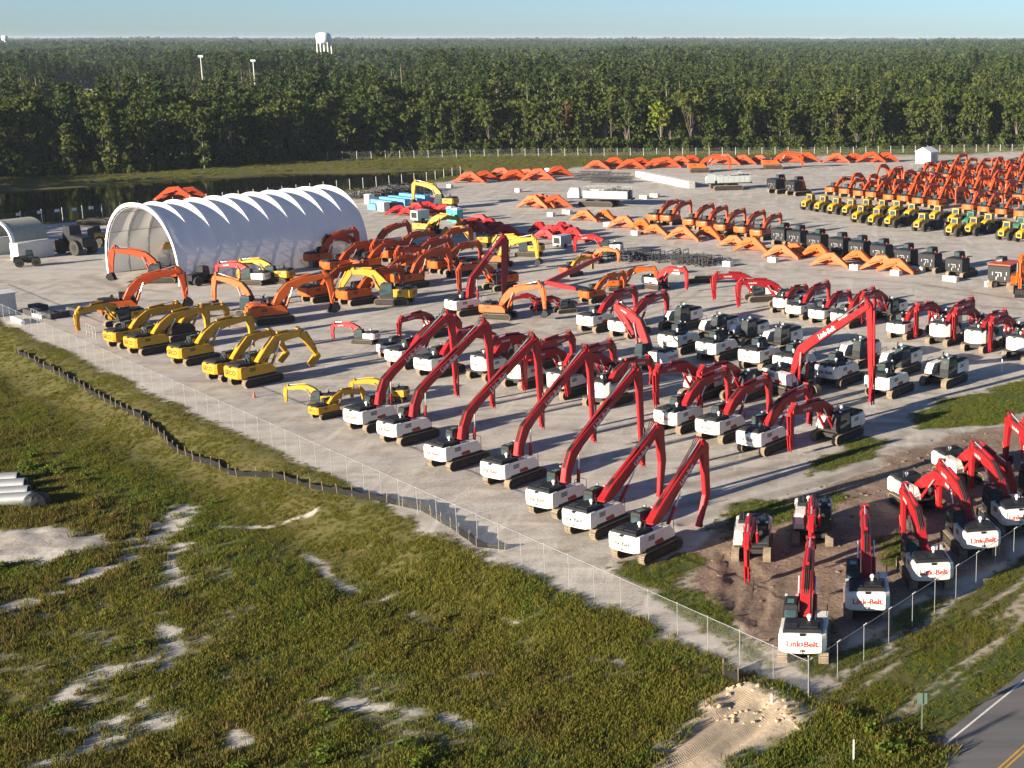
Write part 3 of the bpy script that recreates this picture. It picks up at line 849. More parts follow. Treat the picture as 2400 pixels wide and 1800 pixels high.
while y < 1000:
    step = 5.4 if y < 620 else 7.0
    xa, xb = -0.74 * y - 20, 0.34 * y + 20
    x = xa
    while x < xb:
        px = x + trng.uniform(-2.2, 2.2); py = y + trng.uniform(-2.2, 2.2)
        ty = tl_y(px)
        if py > ty + (28 if -238 < px < 100 else 1) and not in_clear(px, py):
            dens = 0.55 * vnoise(np.array([px]), np.array([py]), 70, 90)[0] + 0.45 * vnoise(np.array([px]), np.array([py]), 28, 93)[0]
            pts.append((px, py, -0.2)); sc.append(trng.uniform(0.78, 1.06) * (0.62 + 0.75 * dens)); ix.append(trng.choice((0, 1, 2, 2, 2, 3, 3, 3, 4, 4, 4, 5)) if py < 860 or px > -0.25 * py else trng.choice((0, 1, 0, 1, 2)))  # beyond the clearing mostly dark pines, standing in for shaded tree faces
        x += step
    y += step
# the wood goes on round the left end of the pond, outside the picture
y = 240.0
while y < 402:
    x = -0.98 * y
    while x < -0.66 * y - 16:
        px = x + trng.uniform(-2, 2); py = y + trng.uniform(-2, 2)
        if px < -0.66 * py - 16:
            pts.append((px, py, -0.2)); sc.append(trng.uniform(0.65, 0.95)); ix.append(trng.randrange(6))
        x += 5.5
    y += 5.5
points_object("woodland", pts, [trng.random() * 6.28 for _ in pts], sc, ix, sources)

# the far woods, in larger patches out to the horizon
def patch(seed, size, ntree, qs):
    rng = np.random.default_rng(seed); clumps = []
    for _ in range(ntree):
        x, y = (rng.random(2) - 0.5) * size; h = 13 + 9 * rng.random() ** 1.5; r = 3.2 + rng.random() * 1.5
        for k in range(5):
            t = rng.random()
            clumps.append((x + rng.normal(0, 0.4) * r, y + rng.normal(0, 0.4) * r, h * (0.45 + 0.5 * t), r * 0.6 * (1.2 - 0.6 * t)))
    V, F = leaf_cloud(rng, clumps, 8, qs, 0.8)
    return np_mesh("wood_patch", V, F, 'pine' if seed % 3 else 'leaf')  # darker needle colour on most patches stands in for shadows in the canopy
psrc = [patch(200 + k, 26, 13, 1.15) for k in range(6)]
pts = []; sc = []; ix = []; ro = []
y = 1000.0
while y < 9500:
    cell = 24 * (1 if y < 2600 else (1.7 if y < 4800 else 2.6))
    xa, xb = -0.72 * y - 40, 0.34 * y + 40
    x = xa
    while x < xb:
        px = x + trng.uniform(-5, 5); py = y + trng.uniform(-5, 5)
        if not in_clear(px, py):
            n = vnoise(np.array([px]), np.array([py]), 420, 91)[0]
            n = 0.6 * n + 0.4 * vnoise(np.array([px]), np.array([py]), 130, 95)[0]; zz = 9.0 * (n - 0.5)
            pts.append((px, py, -1.0 + zz)); sc.append((1.12 if y < 2600 else (1.45 if y < 4800 else 1.7)) * trng.uniform(0.9, 1.1) * (0.72 + 0.5 * n)); ix.append(trng.randrange(6)); ro.append(trng.random() * 6.28)
        x += cell
    y += cell * 0.92
points_object("far_woods", pts, ro, sc, ix, psrc)

# ------------------------------------------------------------------ far structures seen over the trees
x, y, z = (-514.58, 1500.0, 38.0)
wt = thing('water_tower', 'white water tower on legs rising above the distant trees', 'water tower', x, y, 0)
mb = MB(); rings = []
for zz, r in ((31.5, 1.2), (32.0, 5.2), (33.5, 7.2), (36, 7.6), (41, 7.6), (42.8, 6.2), (43.7, 3.4), (44.0, 0.6)):
    rings.append([(r * math.cos(t * math.pi / 10), r * math.sin(t * math.pi / 10), zz) for t in range(20)])
mb.loft(rings, True, True)
obj("tank", mb.mesh("water_tank", 'tower_white'), wt)
mb = MB(); mb.tube((0, 0, 0), (0, 0, 32), 0.9, 10)
obj("riser_pipe", mb.mesh("riser_pipe", 'tower_white'), wt)
lm = MB(); lm.tube((7.6, 0, 0), (7.0, 0, 34), 0.5, 8); lm = lm.mesh("tower_leg", 'tower_white')
for k in range(6):
    o = obj("leg", lm, wt); o.rotation_euler = (0, 0, R(60 * k + 20))
for (x, y, z), lab in (((-327.39, 760.0, 28.39), 'tall light pole with white lamps, the left one of two above the wood'), ((-299.42, 760.0, 26.15), 'tall light pole with white lamps, the right one of two above the wood')):
    lp = thing('light_pole', lab, 'light pole', x, y, 0, group='sports light poles above the wood')
    mb = MB(); mb.tube((0, 0, 0), (0, 0, z), 0.42, 8, 0.30); obj("pole", mb.mesh("light_pole_shaft", 'steel'), lp)
    mb = MB(); mb.box(-1.3, 1.3, -0.15, 0.15, z - 0.5, z - 0.1); obj("crossarm", mb.mesh("crossarm", 'steel'), lp)
    mb = MB(); mb.box(-0.3, 0.3, -0.35, 0.2, z - 0.1, z + 0.5); lmesh = mb.mesh("lamp_head", 'tower_white')
    for dx in (-0.9, 0, 0.9): obj("lamp_head", lmesh, lp, (dx, 0, 0))
def low_building(name, label, at, w, d, h, doors=3, roofm='sheetmetal'):
    b = thing(name, label, 'building', at[0], at[1], 0)
    mb = MB(); mb.box(-w / 2, w / 2, -d / 2, d / 2, 0, h); obj("wall", mb.mesh(name + "_wall", 'tower_white'), b)
    mb = MB(); mb.prism([(-d / 2 - 0.5, h), (d / 2 + 0.5, h), (0, h + d * 0.12)], -w / 2 - 0.5, w / 2 + 0.5, 'x'); obj("roof", mb.mesh(name + "_roof", roofm), b)
    mb = MB(); mb.box(-1.8, 1.8, -d / 2 - 0.08, -d / 2, 0.1, h * 0.7); dm = mb.mesh(name + "_door", 'grey')
    for k in range(doors): obj("door", dm, b, (-w / 2 + w * (k + 0.5) / doors, 0, 0))
low_building('warehouse', 'long white warehouse among the distant trees, right of the tower', (-277.48, 1160.0, 9.61), 28, 14, 7.5)
low_building('white_house', 'small white building among the distant trees below the tower', (-320.48, 1005.0, 9.83), 9, 8, 6, 1)
low_building('white_barn', 'white building half hidden in the distant trees at far left', (-467.31, 905.0, 16.66), 22, 9, 5, 2)
x, y, z = (-1815.97, 3200.0, 37.06)
w2 = thing('water_tower', 'tiny white water tower on the horizon at far left', 'water tower', x, y, 0)
mb = MB(); mb.loft([[(r * math.cos(t * math.pi / 6), r * math.sin(t * math.pi / 6), zz) for t in range(12)] for zz, r in ((32, 2), (33, 6.5), (42, 6.5), (43.5, 2))], True, True)
obj("tank", mb.mesh("small_tank", 'tower_white'), w2)
mb = MB(); mb.tube((0, 0, 0), (0, 0, 33), 1.6, 8); obj("leg", mb.mesh("small_tower_stem", 'tower_white'), w2)

# ------------------------------------------------------------------ fabric tent
def tent():
    (x0, y0), (x1, y1), L = (-116.27, 226.73), (-98.95, 214.59), 35.6
    W = math.hypot(x1 - x0, y1 - y0)
    t = thing('storage_tent', 'big white ribbed fabric tent, open at its front end', 'tent', (x0 + x1) / 2, (y0 + y1) / 2, 0, 54.8)
    # local: +X along the tent away from the front, +Y to its left side
    half = W / 2
    prof = []                                    # (y, z) from right foot over the ridge to the left foot
    n = 44
    for k in range(n + 1):
        a = math.pi * k / n
        c, s = math.cos(a), math.sin(a)
        yy = half * (abs(c) ** 0.86) * (1 if c > 0 else -1)
        zz = 12.2 * (s ** 0.86)
        yy *= 1 + 0.030 * math.sin(min(1, zz / 12.2) * math.pi)
        prof.append((-yy, zz))
    bays = 10; per = 10; bl = L / bays
    rows = []
    for i in range(bays * per + 1):
        xx = L * i / (bays * per); fr = (i % per) / per
        bulge = -0.55 * (math.sin(math.pi * fr) ** 0.8) if 0 < fr < 1 else 0.0
        row = []
        for k, (yy, zz) in enumerate(prof):
            up = max(0.0, min(1.0, (zz - 4.2) / 4.0)); up = up * up * (3 - 2 * up)
            nl = math.hypot(yy, max(zz - 2.0, 0)) + 1e-6
            row.append((xx, yy + yy / nl * bulge * up, zz + max(zz - 2.0, 0) / nl * bulge * up))
        rows.append(row)
    m = bpy.data.materials.new("tent_fabric")
    m.use_nodes = True
    nt = m.node_tree; b = nt.nodes["Principled BSDF"]
    b.inputs["Base Color"].default_value = (0.86, 0.87, 0.88, 1); b.inputs["Roughness"].default_value = 0.55
    tr = nt.nodes.new("ShaderNodeBsdfTranslucent"); tr.inputs[0].default_value = (0.82, 0.80, 0.74, 1)
    mx = nt.nodes.new("ShaderNodeMixShader"); mx.inputs[0].default_value = 0.16
    nt.links.new(b.outputs[0], mx.inputs[1]); nt.links.new(tr.outputs[0], mx.inputs[2])
    nt.links.new(mx.outputs[0], nt.nodes["Material Output"].inputs[0])
    for bay in range(bays):
        V = []; F = []
        rr = rows[bay * per:(bay + 1) * per + 1]
        k1 = len(prof)
        for r in rr: V += r
        for i in range(per):
            for k in range(k1 - 1):
                F.append((i * k1 + k, i * k1 + k + 1, (i + 1) * k1 + k + 1, (i + 1) * k1 + k))
        me = np_mesh("fabric_bay", V, F, m)
        me.polygons.foreach_set("use_smooth", np.ones(len(F), bool))
        obj("fabric_bay", me, t)
    # steel trusses inside, one at each seam; the front one shows its lattice
    tm = MB(); ins = [(yy * 0.952, 0.05 + (zz) * 0.945) for yy, zz in prof]
    for k in range(0, n, 2):
        tm.tube((0, *ins[k]), (0, *ins[min(n, k + 2)]), 0.07, 5, cap=False)
    for k in range(0, n, 2):
        a = ins[k]; c = (prof[k + 1][0] * 0.992, prof[k + 1][1] * 0.99)
        tm.tube((0, *a), (0, *c), 0.045, 4, cap=False); tm.tube((0, *c), (0, *ins[min(n, k + 2)]), 0.045, 4, cap=False)
    tmesh = tm.mesh("arch_truss", 'steel')
    for k in range(bays + 1):
        obj("arch_truss", tmesh, t, (min(max(bl * k, 0.12), L - 0.12), 0, 0))
    hm = MB()
    for k in range(n):
        a, c = prof[k], prof[k + 1]
        hm.add([(-0.12, a[0] * 1.012, a[1] * 1.012), (0.25, a[0] * 1.012, a[1] * 1.012), (0.25, c[0] * 1.012, c[1] * 1.012), (-0.12, c[0] * 1.012, c[1] * 1.012)], [(0, 1, 2, 3)], True)
        hm.add([(-0.12, a[0] * 1.012, a[1] * 1.012), (-0.12, c[0] * 1.012, c[1] * 1.012), (-0.12, c[0] * 0.972, c[1] * 0.968), (-0.12, a[0] * 0.972, a[1] * 0.968)], [(0, 1, 2, 3)], True)
    obj("front_hem", hm.mesh("front_hem", 'tower_white'), t)
    pm = MB()
    for k in (8, 15, 22, 29, 36):
        pm.tube((0.2, *ins[k]), (L - 0.2, *ins[k]), 0.05, 5, cap=False)
    obj("purlin_pipes", pm.mesh("purlin_pipes", 'steel'), t)
    em = MB()                                    # fabric end wall at the far end
    em.add([(L - 0.03, yy * 0.985, zz * 0.985) for yy, zz in prof], [list(range(len(prof)))])
    obj("end_wall", em.mesh("tent_end_wall", m), t)
tent()

# arched shelter between two containers, far left
def shelter():
    (x, y) = (-143.6, 243.17)
    t = thing('arched_shelter', 'grey canvas arch shelter on white containers at the left edge', 'shelter', x, y, 0, 60)
    r = 4.6; n = 14; L = 6.4
    mb = MB(); V = []
    for xx in (0, 1.6, 3.2, 4.8, 6.4):
        for k in range(n + 1):
            a = math.pi * k / n
            V.append((xx, r * math.cos(a), 3.0 + 3.6 * math.sin(a)))
    F = [(i * (n + 1) + k, i * (n + 1) + k + 1, (i + 1) * (n + 1) + k + 1, (i + 1) * (n + 1) + k) for i in range(4) for k in range(n)]
    me = np_mesh("arch_canvas", V, F, 'canvas_grey'); me.polygons.foreach_set("use_smooth", np.ones(len(F), bool))
    obj("canvas", me, t)
    hm = MB()
    for k in range(n):
        a0, a1 = math.pi * k / n, math.pi * (k + 1) / n
        P = lambda a, q, xx: (xx, q * r * math.cos(a), 3.0 + q * 3.6 * math.sin(a))
        hm.add([P(a0, 1.02, -0.25), P(a0, 1.02, 0.3), P(a1, 1.02, 0.3), P(a1, 1.02, -0.25)], [(0, 1, 2, 3)])
        hm.add([P(a0, 1.02, -0.25), P(a1, 1.02, -0.25), P(a1, 0.93, -0.25), P(a0, 0.93, -0.25)], [(0, 1, 2, 3)])
    obj("front_hem", hm.mesh("arch_hem", 'tower_white'), t)
    for s in (-1, 1):
        mb = MB(); mb.box(0, 6.5, s * r - 1.2, s * r + 1.2, 0, 2.9)
        for k in range(12):
            mb.box(0.25 + k * 0.49, 0.5 + k * 0.49, s * r + s * 1.2 - 0.03, s * r + s * 1.2 + 0.03, 0.15, 2.75)
        c = obj("container", mb.mesh("support_container", 'sheetmetal'), t)
        mb = MB(); mb.box(-0.06, -0.01, s * r - 1.1, s * r - 0.05, 0.1, 2.8); mb.box(-0.06, -0.01, s * r + 0.05, s * r + 1.1, 0.1, 2.8)
        obj("door", mb.mesh("container_doors", 'tower_white'), c)
shelter()
def container_shed():
    x, y = (-113.32, 193.08)
    t = thing('container_shed', 'white corrugated steel shed by the fence at the left edge', 'shed', x, y, 0, 55)
    mb = MB(); mb.box(-6.2, 0, -1.6, 1.6, 0.05, 3.0)
    for k in range(12):
        mb.box(-6.0 + k * 0.5, -5.75 + k * 0.5, -1.64, 1.64, 0.15, 2.85)
    for k in range(6): mb.box(-0.02, 0.04, -1.45 + k * 0.5, -1.2 + k * 0.5, 0.15, 2.85)
    obj("wall", mb.mesh("shed_wall", 'sheetmetal'), t)
    mb = MB(); mb.prism([(-1.8, 2.98), (1.8, 2.98), (1.8, 3.1), (0, 3.35), (-1.8, 3.1)], -6.4, 0.2, 'x'); obj("roof", mb.mesh("shed_roof", 'sheetmetal'), t)
    mb = MB(); mb.box(-6.26, -6.2, -0.9, 0.9, 0.1, 2.5); obj("door", mb.mesh("shed_door", 'tower_white'), t)
container_shed()
def yard_shed():
    x, y = (36.13, 433.79)
    t = thing('garden_shed', 'small grey shed with white roof at the back of the yard', 'shed', x, y, 0, 55)
    mb = MB(); mb.box(-2.2, 2.2, -2.6, 2.6, 0, 3.6); obj("wall", mb.mesh("small_shed_wall", 'grey'), t)
    mb = MB(); mb.prism([(-2.9, 3.55), (2.9, 3.55), (0, 5.0)], -2.7, 2.7, 'x'); obj("roof", mb.mesh("small_shed_roof", 'tower_white'), t)
    mb = MB(); mb.box(-0.9, 0.9, -2.66, -2.6, 0.1, 2.8); obj("door", mb.mesh("small_shed_door", 'canvas_grey'), t)
    mb = MB()
    for sx in (-2.2, 2.2):
        for sy in (-2.6, 2.6): mb.box(sx - 0.1, sx + 0.1, sy - 0.1, sy + 0.1, 0, 3.58)
    obj("corner_trim", mb.mesh("shed_corner_trim", 'tower_white'), t)
yard_shed()

# ------------------------------------------------------------------ fences
def chainlink_material():
    m = bpy.data.materials.new("chain_link")
    m.use_nodes = True
    nt = m.node_tree; nt.nodes.clear()
    out = nt.nodes.new("ShaderNodeOutputMaterial"); tb = nt.nodes.new("ShaderNodeBsdfTransparent")
    df = nt.nodes.new("ShaderNodeBsdfPrincipled"); df.inputs["Base Color"].default_value = (0.50, 0.52, 0.52, 1); df.inputs["Roughness"].default_value = 0.5
    mx = nt.nodes.new("ShaderNodeMixShader")
    tc = nt.nodes.new("ShaderNodeTexCoord"); sp = nt.nodes.new("ShaderNodeSeparateXYZ"); nt.links.new(tc.outputs["Object"], sp.inputs[0])
    def M2(op, a, b):
        x = nt.nodes.new("ShaderNodeMath"); x.operation = op
        for i, v in enumerate((a, b)):
            if isinstance(v, (int, float)): x.inputs[i].default_value = v
            else: nt.links.new(v, x.inputs[i])
        return x.outputs[0]
    res = None
    for sgn in (1, -1):
        d = M2('ADD', sp.outputs[0], M2('MULTIPLY', sp.outputs[2], sgn))
        fr = M2('FRACT', M2('MULTIPLY', d, 1 / 0.07), 0)
        w = M2('LESS_THAN', fr, 0.022)
        res = w if res is None else M2('MAXIMUM', res, w)
    nt.links.new(res, mx.inputs[0]); nt.links.new(tb.outputs[0], mx.inputs[1]); nt.links.new(df.outputs[0], mx.inputs[2]); nt.links.new(mx.outputs[0], out.inputs[0])
    return m
CL = chainlink_material()
def chain_fence(name, label, x0, y0, x1, y1, h, gap, first_tall=False, rail=True, zfun=None, arms=False):
    L = math.hypot(x1 - x0, y1 - y0); n = max(1, round(L / gap)); g = L / n
    ang = math.degrees(math.atan2(y1 - y0, x1 - x0))
    z0 = 0.0
    t = thing(name, label, 'fence', x0, y0, z0, ang)
    pm = MB(); pm.tube((0, 0, -0.4), (0, 0, h), 0.024, 6); pm.sphere((0, 0, h), 0.05, 6, 4)
    if arms:
        pm.tube((0, 0, h), (0.0, -0.22, h + 0.22), 0.03, 5)
    pmesh = pm.mesh(name + "_post", 'steel')
    pan = MB(); pan.quad((0, 0, 0.03), (g, 0, 0.03), (g, 0, h - 0.06), (0, 0, h - 0.06)); panm = pan.mesh(name + "_panel", CL)
    for k in range(n + 1):
        p = obj("post", pmesh, t, (g * k, 0, 0))
        if k == 0 and first_tall: p.scale = (1.35, 1.35, 1.12)
        if k < n: obj("chain_link_panel", panm, t, (g * k, 0, 0))
    if rail:
        rm = MB(); rm.tube((0, 0, h - 0.05), (L, 0, h - 0.05), 0.022, 6); obj("top_rail", rm.mesh(name + "_rail", 'steel'), t)
    return t
chain_fence('chain_link_fence', 'long chain-link fence between the grassy bank and the machines', CORNER[0], CORNER[1], CORNER[0] + FDX * 190, CORNER[1] + FDY * 190, 2.4, 3.0, True)
chain_fence('chain_link_fence', 'chain-link fence along the roadside grass, from corner post to right edge', CORNER[0] + RDX * 0.12, CORNER[1] + RDY * 0.12, CORNER[0] + RDX * 48, CORNER[1] + RDY * 48, 2.4, 3.0, arms=True)
FAR_FENCE = [(-259.48, 384.21), (-231.83, 397.75), (-199.6, 406.86), (-163.31, 444.62), (-98.36, 459.34), (-42.46, 462.74), (14.31, 467.94), (73.44, 480.52), (148.56, 486.12)]
NEAR_FENCE = [(-176.54, 271.42), (-169.23, 288.07), (-156.07, 304.55), (-136.89, 331.65), (-119.42, 359.67), (-104.57, 378.35), (-98.47, 400.31)]
def post_fence(name, label, line, gap, h, posts_white):
    t = thing(name, label, 'fence', line[0][0], line[0][1], 0)
    pm = MB(); pm.tube((0, 0, -0.5), (0, 0, h), 0.05, 6); pmesh = pm.mesh(name + "_post", posts_white)
    for (x0, y0), (x1, y1) in zip(line[:-1], line[1:]):
        L = math.hypot(x1 - x0, y1 - y0); n = max(1, round(L / gap))
        for k in range(n):
            f = k / n; x = x0 + (x1 - x0) * f; y = y0 + (y1 - y0) * f
            obj("post", pmesh, t, (x - line[0][0], y - line[0][1], 0))
        mb = MB(); mb.quad((x0 - line[0][0], y0 - line[0][1], 0.02), (x1 - line[0][0], y1 - line[0][1], 0.02), (x1 - line[0][0], y1 - line[0][1], h - 0.1), (x0 - line[0][0], y0 - line[0][1], h - 0.1))
        obj("wire_panel", mb.mesh(name + "_wire", CL), t)
post_fence('bank_fence', 'far wire fence with pale posts along the grass strip before the wood', FAR_FENCE, 4.3, 2.5, 'tower_white')
post_fence('pond_fence', 'wire fence with pale posts on the near bank of the pond', NEAR_FENCE, 4.3, 2.4, 'tower_white')
sb = MB(); sb.box(-0.45, 0.45, -0.03, 0.03, 1.3, 1.9); sbm = sb.mesh("notice_board", 'tower_white')
for k, (x, y) in enumerate(((-166.36, 290.12), (-163.77, 293.6), (-161.55, 296.45), (-159.01, 298.61), (-156.81, 301.55))):
    o = tag(obj("notice_board", sbm, None, (x + 0.1, y - 0.15, 0.3), R(45)), '%s white notice board from the left on the near pond fence' % ordinal(k + 1), 'sign', 'notice boards on the pond fence')

# silt fence across the field
SILT = [(-99.53, 169.35), (-89.18, 158.95), (-81.6, 151.01), (-69.6, 138.79), (-60.95, 128.3), (-57.43, 124.91), (-52.01, 120.43), (-48.21, 118.6), (-42.04, 113.97), (-38.92, 112.32), (-32.1, 108.63), (-28.51, 104.21), (-25.51, 100.11), (-23.35, 99.5)]
def hz(x, y):
    return float(height(np.array([x], float), np.array([y], float))[0])
def silt_fence():
    t = thing('silt_fence', 'low black silt fence on wooden stakes winding along the foot of the bank', 'fence', SILT[0][0], SILT[0][1], 0)
    sm = MB(); sm.box(-0.022, 0.022, -0.022, 0.022, -0.2, 0.9); smesh = sm.mesh("silt_stake", 'timber')
    P = []
    for (x0, y0), (x1, y1) in zip(SILT[:-1], SILT[1:]):
        n = max(1, round(math.hypot(x1 - x0, y1 - y0) / 1.8))
        for k in range(n): P.append((x0 + (x1 - x0) * k / n, y0 + (y1 - y0) * k / n))
    P.append(SILT[-1])
    r = random.Random(3); prev = None
    for k, (x, y) in enumerate(P):
        x += r.uniform(-0.12, 0.12); y += r.uniform(-0.12, 0.12); z = hz(x, y); lean = r.uniform(-0.12, 0.12)
        o = obj("stake", smesh, t, (x - SILT[0][0], y - SILT[0][1], z)); o.rotation_euler = (lean, r.uniform(-0.1, 0.1), 0)
        top = 0.62 + r.uniform(-0.16, 0.08)
        cur = ((x, y, z - 0.1), (x, y, z + top))
        if prev:
            q = MB()
            c0, c1 = prev, cur
            ms = tuple((a + b) / 2 for a, b in zip(c0[1], c1[1])); mbm = tuple((a + b) / 2 for a, b in zip(c0[0], c1[0]))
            ms = (ms[0] + r.uniform(-0.1, 0.1), ms[1] + r.uniform(-0.1, 0.1), ms[2] - r.uniform(0.04, 0.2))
            off = Vector((-SILT[0][0], -SILT[0][1], 0))
            q.quad(Vector(c0[0]) + off, Vector(mbm) + off, Vector(ms) + off, Vector(c0[1]) + off)
            q.quad(Vector(mbm) + off, Vector(c1[0]) + off, Vector(c1[1]) + off, Vector(ms) + off)
            obj("fabric_panel", q.mesh("silt_fabric", 'silt'), t)
        prev = cur
silt_fence()

# ------------------------------------------------------------------ excavators
def stadium(L, H, n=7, zz=0.0, off=0.0):
    r = H / 2 - off; c = L / 2 - H / 2
    pts = []
    for k in range(n + 1):
        a = -math.pi / 2 + math.pi * k / n; pts.append((c + r * math.cos(a), H / 2 + r * math.sin(a) + zz))
    for k in range(n + 1):
        a = math.pi / 2 + math.pi * k / n; pts.append((-c + r * math.cos(a), H / 2 + r * math.sin(a) + zz))
    return pts
def track_meshes(L, H, W, key):
    # belt of separate shoes round the stadium, standing a little proud of each other
    mb = MB()
    base = stadium(L, H, 10)
    per = []
    for (a, b) in zip(base, base[1:] + base[:1]):
        d = math.hypot(b[0] - a[0], b[1] - a[1]); m = max(1, round(d / 0.21))
        for k in range(m): per.append((a[0] + (b[0] - a[0]) * k / m, a[1] + (b[1] - a[1]) * k / m))
    cx, cz = 0, H / 2
    n = len(per)
    for k in range(n):
        p, q = per[k], per[(k + 1) % n]
        dx, dz = q[0] - p[0], q[1] - p[1]; l = math.hypot(dx, dz) + 1e-9
        nx, nz = dz / l, -dx / l
        if nx * ((p[0]) * (abs(p[0]) > L / 2 - H / 2)) + nz * (p[1] - cz) < 0: nx, nz = -nx, -nz
        s0 = (p[0] + dx * 0.06, p[1] + dz * 0.06); s1 = (p[0] + dx * 0.94, p[1] + dz * 0.94)
        mb.prism([s0, s1, (s1[0] - nx * 0.07, s1[1] - nz * 0.07), (s0[0] - nx * 0.07, s0[1] - nz * 0.07)], -W / 2, W / 2)
        g0 = (p[0] + dx * 0.06, p[1] + dz * 0.06); g1 = (p[0] + dx * 0.26, p[1] + dz * 0.26)
        mb.prism([g0, g1, (g1[0] + nx * 0.035, g1[1] + nz * 0.035), (g0[0] + nx * 0.035, g0[1] + nz * 0.035)], -W / 2, W / 2)
    t = mb.mesh(key + "_track", 'track')
    fb = MB()
    fb.prism(stadium(L - 0.16, H - 0.16, 7, 0.08), -W / 2 + 0.12, W / 2 - 0.12)
    for x in (-L / 2 + H / 2, L / 2 - H / 2):
        fb.tube((x, -W / 2 + 0.03, H / 2), (x, W / 2 - 0.03, H / 2), H / 2 - 0.13, 14)
        fb.tube((x, -W / 2 + 0.0, H / 2), (x, W / 2 - 0.0, H / 2), 0.13, 8)
    for k in range(7):
        x = -L / 2 + H * 0.8 + (L - 1.6 * H) * k / 6
        fb.tube((x, -W / 2 + 0.05, 0.22), (x, W / 2 - 0.05, 0.22), 0.13, 8)
    fb.prism([(-L / 2 + H * 0.75, 0.32), (L / 2 - H * 0.75, 0.32), (L / 2 - H * 0.95, H - 0.22), (-L / 2 + H * 0.95, H - 0.22)], -W / 2 + 0.04, W / 2 - 0.04)
    return t, fb.mesh(key + "_roller_frame", 'undercarriage')

def bent(pts):
    """outline of a bent beam: pts = [(x, z, half-thickness)]"""
    up, dn = [], []
    for i, (x, z, h) in enumerate(pts):
        x0, z0, _ = pts[max(0, i - 1)]; x1, z1, _ = pts[min(len(pts) - 1, i + 1)]
        dx, dz = x1 - x0, z1 - z0; l = math.hypot(dx, dz); nx, nz = -dz / l, dx / l
        up.append((x + nx * h, z + nz * h)); dn.append((x - nx * h, z - nz * h))
    return up + dn[::-1], up, dn
def beam(mb, pts, w0, w1=None):
    """box beam with slightly chamfered long edges; width may taper"""
    out, up, dn = bent(pts)
    w1 = w1 or w0
    n = len(pts); rings = []
    for i in range(n):
        w = w0 + (w1 - w0) * i / (n - 1); c = min(0.06, w * 0.2)
        (ux, uz), (lx, lz) = up[i], dn[i]
        dx, dz = lx - ux, lz - uz; l = math.hypot(dx, dz); dx /= l; dz /= l
        rings.append([(ux, -w / 2 + c, uz), (ux + dx * c, -w / 2, uz + dz * c), (lx - dx * c, -w / 2, lz - dz * c), (lx, -w / 2 + c, lz),
                      (lx, w / 2 - c, lz), (lx - dx * c, w / 2, lz - dz * c), (ux + dx * c, w / 2, uz + dz * c), (ux, w / 2 - c, uz)])
    mb.loft(rings)
    for (x, z, h), w in ((pts[0], w0), (pts[-1], w1)):
        mb.tube((x, -w / 2 - 0.07, z), (x, w / 2 + 0.07, z), min(h, 0.3) * 0.9, 10)

def plan_cw(x_front, x_rear, hw, curve, n=10):
    """plan outline of a counterweight: curved rear"""
    pts = [(x_front, -hw)]
    for k in range(n + 1):
        y = -hw + 2 * hw * k / n
        u = abs(y) / hw
        x = x_rear + curve * u * u + (0.22 * max(0, (u - 0.86) / 0.14) ** 2)
        pts.append((x, y))
    pts.append((x_front, hw))
    return pts
def counterweight(x_front, x_rear, hw, curve, z0, z1, m, key):
    mb = MB(); rings = []
    cx = (x_front + x_rear) / 2
    for z, ins, dx in ((z0, 0.10, 0.10), (z0 + 0.09, 0.02, 0.03), (z0 + 0.3, 0.0, 0.0), (z1 - 0.3, 0.0, 0.0), (z1 - 0.13, 0.02, 0.04), (z1 - 0.03, 0.08, 0.13), (z1, 0.17, 0.24)):
        ring = []
        for (x, y) in plan_cw(x_front, x_rear + dx, hw - ins, curve): ring.append((x, y, z))
        rings.append(ring)
    mb.loft(rings, True)
    return mb.mesh(key + "_counterweight", m)

